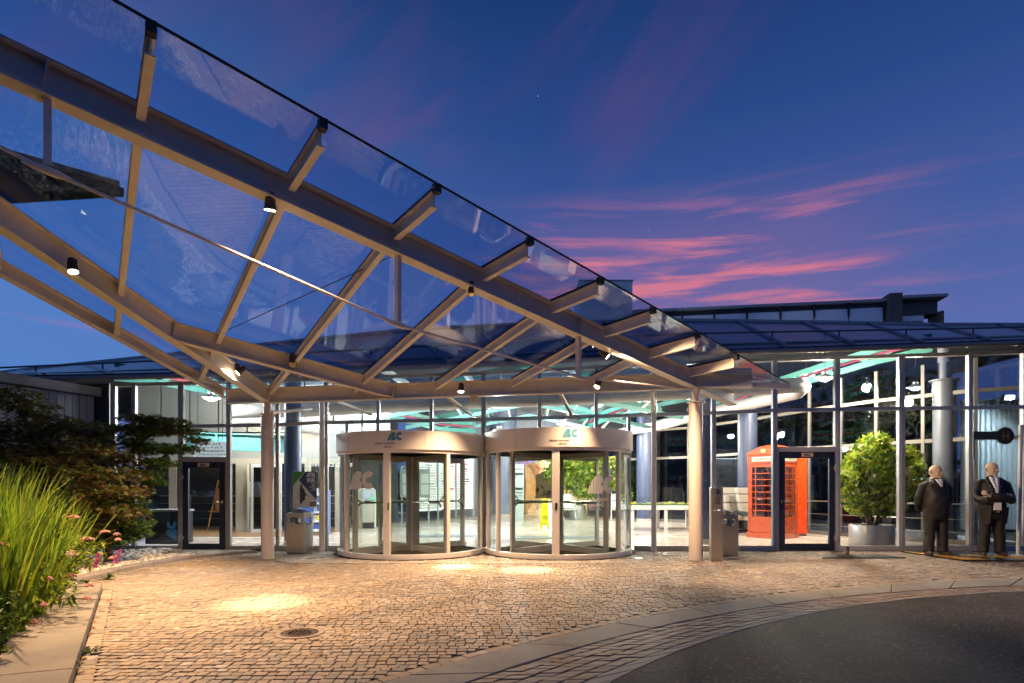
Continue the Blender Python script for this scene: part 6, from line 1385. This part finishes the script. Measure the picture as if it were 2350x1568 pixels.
x0, x1 = XX(1330, 30), XX(1452, 30); zt = ZZ(645, 30); t = thing('plant_room', 'pale ribbed metal plant room tower rising behind the canopy edge', 'building', ((x0+x1)/2, 30, 0))
q = MB(); n = int((x1-x0)/.11)
for k in range(n): xx = x0+k*.11; q.box((xx, 30, ZZ(738, 30)), (xx+.07, 30.05, zt-.02))
q.build('ribs', OW, t)['kind'] = 'stuff'
q = MB(); q.box((x0, 30.051, 0), (x1, 32.5, zt)); q.build('wall', OW, t); q = MB(); q.box((x0-.03, 29.98, zt), (x1+.03, 32.55, zt+.06)); q.build('roof_edge', ALUD, t); q = MB(); q.box((x0-.1, 29.9, 0), (x1+.1, 30.0, ZZ(740, 30))); q.build('base_wall', CONC, t)
q = MB(); q.box((x0+.2, 29.86, ZZ(740, 30)-.12), (x1, 29.895, ZZ(740, 30)-.06)); q.build('light_line', emis('violet roof light', (.65, .6, 1.0), 1.3), t)
# clad wall at the left
wa, wb = V((-8.75, 12.30, 0)), V((-11.4, 7.2, 0)); wd = (wb-wa).normalized(); WL = (wb-wa).length; wn = V((-wd.y, wd.x, 0)); wn = wn if wn.x > 0 else -wn
t = thing('clad_wall', 'wall of upright grey boards under a pale capping behind the maple', 'wall', (wa+wb)/2)
def wp(s, z, o=0): return wa+wd*s+wn*o+V((0, 0, z))
q = MB(); q.hexa([wp(0, 0, -.2), wp(WL, 0, -.2), wp(WL, 0, -.001), wp(0, 0, -.001)], [wp(0, 3.28, -.2), wp(WL, 3.45, -.2), wp(WL, 3.45, -.001), wp(0, 3.28, -.001)]); q.build('wall_core', OD, t)
n = int(WL/.135)
for k in range(n):
    s = k*.135+.008; o = R.uniform(.0, .008); q = MB(); q.hexa([wp(s, 2.2, .0), wp(s+.122, 2.2, .0), wp(s+.122, 2.2, .02+o), wp(s, 2.2, .02+o)], [wp(s, 3.22+s*.02, .0), wp(s+.122, 3.22+s*.02, .0), wp(s+.122, 3.22+s*.02, .02+o), wp(s, 3.22+s*.02, .02+o)]); q.build('board', CLAD, t)
q = MB(); q.hexa([wp(-.1, 3.24, -.22), wp(WL, 3.40, -.22), wp(WL, 3.40, .10), wp(-.1, 3.24, .10)], [wp(-.1, 3.42, -.22), wp(WL, 3.60, -.22), wp(WL, 3.60, .10), wp(-.1, 3.42, .10)]); q.build('capping', CONC, t)
q = MB(); q.hexa([wp(0, 2.1, -.0), wp(WL, 2.1, -.0), wp(WL, 2.1, .07), wp(0, 2.1, .07)], [wp(0, 2.19, -.0), wp(WL, 2.19, -.0), wp(WL, 2.19, .07), wp(0, 2.19, .07)]); q.build('base_rail', CONC, t)
# ribbed white wall seen through the glass at the far right, with its floodlight
t = thing('ribbed_wall', 'white ribbed metal wall lit cold by a floodlight, seen through the glass at the far right', 'wall', (15, 18.5, 0))
x0, x1 = XX(2215, 18.5), XX(2700, 18.5); RIB = mat('white ribbed metal', (.50, .55, .53), .4); n = int((x1-x0)/.17)
for k in range(n): xx = x0+k*.17; q = MB(); q.box((xx, 18.5, 0), (xx+.09, 18.58, 4.1)); q.build('rib', RIB, t)
q = MB(); q.box((x0, 18.581, 0), (x1, 18.7, 4.1)); q.build('sheet', mat('pale ribbed sheet', (.34, .40, .38), .5), t)
p = P(2316, 912, 17.2); t = thing('floodlight', 'bright cold floodlight glaring high at the right edge', 'floodlight', p)
q = MB(); q.box((p.x-.16, p.y-.03, p.z-.08), (p.x+.16, p.y+.08, p.z+.08)); q.build('housing', DARK, t); q = MB(); q.box((p.x-.13, p.y-.036, p.z-.05), (p.x+.13, p.y-.031, p.z+.05)); q.build('lens', LENSW, t); q = MB(); q.tube([(p.x, p.y+.08, p.z), (p.x, p.y+1.2, p.z)], .03, 8); q.build('arm', DARK, t)
ld = bpy.data.lights.new('flood_beam', 'SPOT'); ld.energy = 1600; ld.color = COOL; ld.spot_size = 2.6; ld.spot_blend = .6; ld.shadow_soft_size = .1
lo = bpy.data.objects.new('flood_beam', ld); col.objects.link(lo); lo.parent = t; lo.location = (0, -.06, -.05); lo.rotation_euler = V((-.25, .45, -.8)).to_track_quat('-Z', 'Y').to_euler()
DKL = [leafmat('night leaf %s' % n, c, .25, .5) for n, c in (('green', (.05, .08, .025)), ('deep', (.03, .05, .018)), ('brown', (.07, .06, .025)))]
def tree(x, y, h, cr, label, seed, n=2600, size=.20):
    t = thing('garden_tree', label, 'tree', (x, y, 0), 'dark trees beyond the hall'); rr = random.Random(seed); blobs = []
    for k in range(12):
        a = rr.random()*6.28; z = h*(.45+.5*rr.random()); rad = cr*(1-.4*abs(z/h-.6))*rr.uniform(.2, .8); c = (x+math.cos(a)*rad, y+math.sin(a)*rad, z); blobs.append((*c, cr*.42, cr*.42, h*.10, 1))
        q = MB(); q.tube([(x, y, h*.35), (x+math.cos(a)*rad*.4, y+math.sin(a)*rad*.4, z*.75), c], [.06, .045, .015], 6); q.build('limb', BARK, t, smooth=True)
    q = MB(); q.tube([(x, y, -.05), (x+.05, y, h*.3), (x, y, h*.6)], [.13, .10, .06], 9); q.build('trunk', BARK, t, smooth=True)
    foliage('crown', blobs, n, size, DKL, t, 'leaf', seed, flat=.3, shell=.2); return t
tree(11.2, 17.6, 4.6, 1.7, 'dark spreading tree beyond the rear glazing, behind the big fig tree', 21)
tree(12.4, 20.6, 5.2, 1.6, 'dark tree beyond the rear glazing, next to the ribbed white wall', 22)
tree(10.6, 22.5, 5.2, 2.2, 'dark tree beyond the rear glazing, above the phone box', 23)
# far dark belt of woodland all round
q = MB(); rr = random.Random(2)
fb_ = []
for k in range(70):
    a = -1.6+3.2*k/69; d = 75+rr.uniform(-8, 8); fb_.append((math.sin(a)*d, math.cos(a)*d, 1.0, 5, 5, rr.uniform(2.0, 3.4), 1))
for k in range(60):   # the wood across the road, that the glass front mirrors
    a = 1.75+2.8*k/59; d = 48+rr.uniform(-4, 4); hh = rr.uniform(5, 8); fb_.append((math.sin(a)*d, math.cos(a)*d, hh*.8, 4.5, 4.5, hh, 2.2))
o = foliage('far_woodland', fb_, 42000, 1.35, DKL, None, 'leaf', 77, shell=.1); tag(o, 'low dark belt of woodland on the horizon behind the buildings', kind='stuff')
# ------------------------------------------------------------------ maple on the left
MAP = [leafmat('maple leaf %s' % n, c, .3, .5) for n, c in (('red brown', (.11, .065, .025)), ('olive', (.125, .115, .028)), ('green', (.085, .13, .03)), ('dark', (.055, .062, .02)), ('rust', (.14, .085, .03)))]
MAP_LIT = [leafmat('maple leaf %s' % n, c, .35, .45) for n, c in (('fresh', (.065, .13, .025)), ('lit dark', (.04, .085, .018)), ('lit olive', (.09, .12, .025)))]  # greener leaves for the low branches, the hall's light put into their colour
mp_ = thing('maple_tree', 'broad layered maple with bronze and green leaves in front of the left wall', 'tree', (-7.0, 10.0, 0))
pads = [(15, 905, 70, 22, 9.3), (55, 935, 75, 24, 9.6), (20, 985, 90, 30, 9.2), (115, 965, 70, 20, 10.2), (150, 990, 90, 24, 10.0), (215, 985, 70, 20, 10.4), (95, 1020, 110, 26, 9.4), (250, 1010, 60, 20, 10.3), (200, 1035, 90, 22, 9.6),
        (40, 1055, 90, 28, 9.0), (130, 1065, 90, 24, 9.2), (255, 1045, 70, 20, 10.2), (300, 1060, 60, 18, 10.5), (180, 1090, 90, 24, 9.2), (270, 1090, 70, 20, 9.9), (60, 1105, 90, 28, 8.9), (230, 1125, 80, 22, 9.4), (130, 1140, 90, 26, 9.0), (290, 1130, 50, 18, 9.9), (220, 1165, 80, 24, 9.4), (270, 1180, 55, 22, 9.7), (120, 1190, 80, 30, 9.1), (200, 1210, 60, 26, 9.4)]
padsT = [(330, 962, 62, 12, 10.6), (385, 970, 55, 12, 10.7), (425, 990, 46, 11, 10.8), (452, 1010, 26, 10, 10.9), (300, 985, 50, 14, 10.5), (350, 990, 50, 14, 10.6)]
padsG = [(390, 1030, 48, 14, 10.8), (430, 1030, 32, 12, 10.9), (340, 1030, 55, 16, 10.6), (310, 1010, 40, 14, 10.6), (370, 1062, 38, 14, 10.7), (335, 1085, 40, 16, 10.6), (355, 1105, 30, 13, 10.7), (300, 1155, 40, 18, 10.2), (285, 1205, 45, 22, 10.1), (310, 1220, 40, 22, 10.3), (265, 1238, 50, 18, 10.0), (330, 1200, 22, 16, 10.4), (320, 1175, 26, 14, 10.4)]
def pb3(L, th=.38):
    out = []
    for u, v, ru, rv, Y in L: c = P(u, v, Y); s = Y/FOC; out.append((c.x, c.y, c.z, ru*s, th, rv*s, ru*rv))
    return out
foliage('crown', pb3(pads, .6), 12500, .085, MAP, mp_, 'palm', 31, flat=.9, droop=.3, shell=.15)
foliage('crown_tip', pb3(padsT, .35), 2300, .085, MAP[:3]+MAP_LIT[2:], mp_, 'palm', 32, flat=.9, droop=.3, shell=.15)
foliage('lower_foliage', pb3(padsG, .35), 3900, .085, MAP_LIT, mp_, 'palm', 33, flat=.7, droop=.4, shell=.15)
tb0 = V((-6.9, 10.1, 0)); fork = V((-6.85, 10.15, .75))
q = MB(); q.tube([tb0, V((-6.95, 10.1, .35)), fork], [.085, .07, .06], 10); q.build('trunk', BARK, mp_, smooth=True)
for pts in ([(310, 1120, 10.3), (330, 1085, 10.5), (375, 1050, 10.7), (420, 1015, 10.85)], [(270, 1100, 10.2), (290, 1060, 10.4), (330, 1010, 10.6), (385, 975, 10.7)], [(200, 1130, 10.0), (150, 1060, 9.8), (90, 1000, 9.6), (40, 940, 9.5)], [(220, 1110, 10.1), (210, 1040, 10.1), (200, 990, 10.2)], [(180, 1160, 9.8), (110, 1120, 9.3), (50, 1080, 9.0)], [(285, 1200, 10.2), (300, 1180, 10.3), (325, 1165, 10.4)], [(232, 1085, 10.0), (250, 1062, 10.1), (262, 1040, 10.2)]):
    q = MB(); P_ = [fork]+[P(*p_) for p_ in pts]; n = len(P_); q.tube(P_, [.05*(1-.8*k/(n-1))+.008 for k in range(n)], 7); q.build('limb', BARK, mp_, smooth=True)
# small shrub behind the black counter
# ------------------------------------------------------------------ reeds
REED = [leafmat('reed %s' % n, c, .45, .4) for n, c in (('green', (.14, .23, .025)), ('yellow green', (.28, .32, .03)), ('deep', (.07, .14, .026)), ('fresh', (.20, .29, .035)), ('straw', (.40, .32, .11)))]
def reed(cx, cyy, n, h0, h1, lean, label, seed, spread=.28, wts=(5, 2, 3.5, 3, .4), w0=.0135):
    rr = random.Random(seed); t = thing('reed_clump', label, 'reeds', (cx, cyy, .07), 'clumps of reeds in the planting bed'); q = MB()
    for _ in range(int(n*1.7)):
        a = rr.random()*6.28; rad = spread*math.sqrt(rr.random()); b0 = V((cx+math.cos(a)*rad, cyy+math.sin(a)*rad, .06)); L_ = rr.uniform(h0, h1); az = rr.gauss(lean[0], 1.2); d = V((math.cos(az), math.sin(az), 0)); l0 = abs(rr.gauss(lean[1], .10)); bend = rr.uniform(.05, .5)*rr.random()+(.5 if rr.random() < .07 else 0)
        w = rr.uniform(.7, 1.3)*w0; tw = rr.uniform(0, 3.1); q.cur = rr.choices(range(5), wts)[0]; pts = []; ang = l0; p = b0.copy(); S = 7
        for k in range(S+1):
            pts.append(p.copy()); ang += bend/S*(.4+1.6*k/S); p = p+(V((0, 0, math.cos(ang)))+d*math.sin(ang))*(L_/S)
        side = V((math.cos(az+PI/2+tw*.35), math.sin(az+PI/2+tw*.35), 0)); i = len(q.v)
        for k, pp in enumerate(pts):
            ww = w*(1-(k/S)**2.2)*(.65+.6*min(1, k/2)) if k < S else .0006; q.v += [tuple(pp-side*ww), tuple(pp+d*(-.15*ww)), tuple(pp+side*ww)]
        for k in range(S):
            for j in (0, 1): q.f.append((i+3*k+j, i+3*k+j+1, i+3*k+j+4, i+3*k+j+3)); q.mi.append(q.cur)
    o = q.build('blades', REED, t, smooth='all', fix=False); o['kind'] = 'stuff'; return t
def sx_(y, d): return slab_x(y)-.62-d
RE = [(5.3, .95, 210, 1.15, 1.75, 'tall dense reed clump at the left edge, tips standing above the rest'), (6.0, .55, 210, 1.1, 1.65, 'tall green reed clump in the middle of the bed, behind the flowers'), (6.8, .45, 170, .9, 1.4, 'yellow green reeds leaning right over the pebble strip'), (7.5, .25, 120, .7, 1.25, 'last reed clump at the far end of the bed, long blades arching over the stones'),
      (4.7, .75, 170, 1.0, 1.55, 'dark green reed clump nearest the left picture edge'), (6.5, 1.3, 160, 1.1, 1.6, 'reed clump behind the tall ones, against the maple'), (5.8, 1.7, 150, 1.1, 1.7, 'reed clump deepest in the bed, far left against the dark maple'), (7.3, .9, 120, .9, 1.3, 'thin reed clump half hidden behind the arching blades'), (5.0, .3, 130, .8, 1.35, 'fresh green reed clump rising right behind the front herbs'), (5.7, .2, 130, .8, 1.35, 'bright reed clump just behind the slab, left of the cream seed head'), (4.35, .85, 120, .8, 1.3, 'dark reed clump in the bottom left corner'), (6.35, .15, 110, .7, 1.25, 'bright reeds leaning out between the pink flower heads')]
for k, (y, d, n, h0, h1, lab) in enumerate(RE): reed(sx_(y, d), y, n, h0, h1, (-.25, .20 if k not in (2, 3) else .38), lab, 40+k, .34)
# ------------------------------------------------------------------ flowering herbs
HERB = [leafmat('herb leaf %s' % n, c, .4, .45) for n, c in (('bright', (.27, .33, .03)), ('mid', (.13, .20, .025)), ('dark', (.055, .10, .018)))]
PETAL = [mat('dusty pink petals', (.46, .21, .19), .8), mat('brown pink petals', (.26, .13, .10), .85)]; LOOSE = mat('magenta petals', (.55, .05, .32), .6); SEEDH = mat('cream seed head', (.60, .46, .34), .8); STEM = leafmat('red brown stem', (.13, .07, .025), .1)
def herb(u, v, Y, kind, label, seed, r=.055, leaves=70):
    top = P(u, v, Y); rr = random.Random(seed); base = V((top.x-rr.uniform(.25, .6), Y+rr.uniform(-.1, .2), .06)); base.x = min(base.x, slab_x(base.y)-.66)
    t = thing('flowering_herb', label, 'flower', base, 'flowering herbs among the reeds')
    mid = base.lerp(top, .55)+V((-.06, 0, .08)); crv = [base, base.lerp(mid, .5)+V((-.02, 0, .03)), mid, mid.lerp(top, .5)+V((-.01, 0, .02)), top]
    q = MB(); q.tube(crv, [.006, .0055, .005, .0045, .003], 6); q.build('stem', STEM, t, smooth=True)
    if kind in ('agrimony', 'faded', 'seed'):
        q = MB(); m_ = len(PETAL)
        for _ in range(60):
            a = rr.random()*6.28; d = r*math.sqrt(rr.random()); z = (.018*(1-(d/r)**2)+rr.uniform(-.006, .006)) if kind != 'seed' else rr.uniform(-r, r)*.8*math.sqrt(max(0, 1-(d/r)**2)); q.ball(top+V((math.cos(a)*d, math.sin(a)*d, z)), rr.uniform(.006, .010), 5)
        q.build('flower_head', SEEDH if kind == 'seed' else PETAL[0 if kind == 'agrimony' else 1], t, smooth='all', fix=False)
    elif kind == 'loosestrife':
        q = MB()
        for k in range(60): zz = -.16*k/60; a = rr.random()*6.28; d = .010+.014*(k/60); q.ball(top+V((math.cos(a)*d-zz*-.35, math.sin(a)*d, zz)), .008, 5)
        q.build('flower_spike', LOOSE, t, smooth='all', fix=False)
    bl = []
    for k in range(7):
        f = .12+.80*k/7; i = min(3, int(f*4)); pp = crv[i].lerp(crv[i+1], f*4-i); bl.append((pp.x, pp.y, pp.z, .10*(1.15-f), .10*(1.15-f), .06, 1))
    foliage('leaves', bl, leaves, .10, HERB, t, 'leaf', seed+9, droop=.1, shell=.4, wid=.13)
    return t
HB = [(170, 1188, 6.2, 'agrimony', 'pink flower head standing highest, against the dark maple', .075), (240, 1222, 6.6, 'agrimony', 'pink flower head at the upper right of the bed, uppermost of a close pair', .07), (200, 1238, 6.2, 'agrimony', 'broad brownish pink flower head just left of the close pair', .085), (268, 1228, 6.9, 'faded', 'faded brown flower head right of the pink pair', .05), (275, 1262, 6.8, 'loosestrife', 'magenta flower spike farthest right', .05), (228, 1270, 6.4, 'loosestrife', 'magenta flower spike left of the other one', .05),
      (165, 1272, 6.0, 'seed', 'round cream seed head in the middle of the bed', .075), (258, 1282, 6.5, 'agrimony', 'small pink flower head low on the right', .045), (165, 1323, 5.8, 'faded', 'dark brown faded flower head below the cream seed head', .055), (205, 1345, 5.7, 'agrimony', 'small flat pink flower head low in the bright herbs', .05), (200, 1375, 5.5, 'agrimony', 'pink flower head lowest on the right side of the bed', .05), (100, 1390, 5.2, 'agrimony', 'small pink flower head low in the centre left', .035), (80, 1430, 5.0, 'faded', 'brownish flower head near the lower left', .04),
      (2, 1252, 5.0, 'agrimony', 'pink flower head cut by the left picture edge', .05), (42, 1518, 4.45, 'faded', 'faded flower head near the ground at the lower left', .035), (115, 1330, 5.5, 'agrimony', 'tiny pink flower head among the dark reeds', .03), (270, 1240, 7.0, 'agrimony', 'small pink flower head tucked behind the faded brown one', .04)]
for k, (u, v, Y, kd, lab, r) in enumerate(HB): herb(u, v, Y, kd, lab, 70+k, r*.72, 55)
def bush(y, d, h, w, n, size, label, seed, mats=HERB):
    cx = sx_(y, d); t = thing('leafy_herb', label, 'plant', (cx, y, .06), 'leafy herbs along the bed edge'); rr = random.Random(seed); bl = []
    for k in range(12):
        a = rr.random()*6.28; l = rr.random()*.6; top = V((cx+math.cos(a)*w*l+.06, y+math.sin(a)*w*l, h*rr.uniform(.6, 1.0))); q = MB(); b0 = V((cx+math.cos(a)*w*l*.4, y+math.sin(a)*w*l*.4, .05)); q.tube([b0, b0.lerp(top, .5)+V((0, 0, .03)), top], [.005, .004, .002], 5); q.build('stem', STEM, t, smooth=True)
        for j in range(6): pp = b0.lerp(top, .15+.85*j/5); bl.append((*pp, w*.22, w*.22, .05, 1))
    foliage('leaves', bl, int(n*1.05), size, mats, t, 'leaf', seed, droop=.1, shell=.3, wid=.13)
DKH = HERB[1:]+[leafmat('herb leaf deep', (.03, .06, .012), .3)]
for k, (y, d, h, w, n, mt, lab) in enumerate(((4.25, .15, .42, .32, 900, DKH, 'low dark green herb nearest the camera at the bed edge'), (4.75, .1, .5, .32, 900, DKH, 'dark green herb second from the camera along the bed edge'), (5.25, .1, .62, .32, 900, HERB, 'mid green leafy herb halfway along the bed edge'), (5.75, .08, .72, .32, 950, HERB[:2], 'bright yellow green herb halfway along the slab'), (6.25, .06, .78, .32, 950, HERB[:2], 'bright yellow green herb under the low pink flowers'), (6.8, .02, .7, .30, 800, HERB[:2], 'bright herb spilling over the far end of the slab'), (4.1, .7, .62, .35, 800, DKH, 'dark leafy herb in the bottom left corner'), (4.9, .65, .7, .35, 700, DKH, 'dark leafy herb behind the front herbs at the left edge'), (7.4, -.1, .4, .25, 400, HERB, 'small leafy herb where the slab meets the pebbles'))):
    bush(y, d, h, w, n, .075, lab, 120+k, mt)
# weeds and fallen leaves along the slab
def weed(p, n, r, label, seed, m=DKH):
    rr = random.Random(seed); t = thing('weed', label, 'weed', p, 'weeds in the paving joints'); q = MB()
    for k in range(n):
        a = rr.random()*6.28; d = V((math.cos(a), math.sin(a), 0)); s = V((-d.y, d.x, 0)); L_ = r*rr.uniform(.7, 1.2); w = L_*.2; z = rr.uniform(.4, 1.1)*L_*.6; p0 = V(p); p1 = p0+d*L_*.5+V((0, 0, z)); p2 = p0+d*L_+V((0, 0, z*.7)); q.quad(p0-s*w*.2, p0+s*w*.2, p1+s*w, p1-s*w); q.quad(p1-s*w, p1+s*w, p2+s*w*.2, p2-s*w*.2)
    q.build('leaves', m[rr.randrange(len(m))], t, fix=False)
weed(G(150, 1548), 18, .11, 'dark dandelion rosette at the near corner of the edging slab', 1); weed(G(203, 1500), 11, .09, 'weed growing in the joint halfway up the edging slab', 2); weed(G(215, 1362), 8, .06, 'small weed at the far corner of the slab', 3); weed(G(355, 1283), 12, .12, 'weed tuft at the edge of the pebbles before the left door', 4); weed(G(245, 1330), 14, .12, 'grassy weed along the low kerb near the pebbles', 5); weed(G(200, 1340), 12, .12, 'grassy weed at the near end of the low kerb', 6); weed(G(590, 1265), 9, .08, 'small weed at the sill right of the left fire door', 7)
LF = [leafmat('fallen leaf %s' % n, c, .2, .7) for n, c in (('orange', (.42, .14, .02)), ('brown', (.22, .09, .025)))]
LV = [(215, 1428, 'orange fallen leaf farthest up the joint beside the edging slab'), (212, 1443, 'orange fallen leaf second from the top beside the edging slab'), (203, 1459, 'brown fallen leaf halfway along the edging slab'), (194, 1512, 'orange fallen leaf beside the weed in the slab joint'), (187, 1522, 'brown fallen leaf nearest the camera beside the edging slab'), (520, 1352, 'brown leaf lying alone on the cobbles left of the bright light pool'), (735, 1505, 'brown leaf on the cobbles below the round drain'), (1120, 1455, 'brown leaf on the cobbles between the drain and the kerb')]
for k, (u, v, lab) in enumerate(LV):
    p = G(u, v)+V((0, 0, .004)); a = R.random()*6.28; q = MB(); L_ = R.uniform(.035, .05); d = V((math.cos(a), math.sin(a), 0)); s = V((-d.y, d.x, 0)); q.quad(p-d*L_, p+s*L_*.5+V((0, 0, .012)), p+d*L_+V((0, 0, .006)), p-s*L_*.5+V((0, 0, .010)))
    o = q.build('fallen_leaf', LF[0 if 'orange' in lab else 1], None, fix=False); sd = o.modifiers.new('t', 'SOLIDIFY'); sd.thickness = .001
    tag(o, lab, 'leaf', 'fallen leaves')
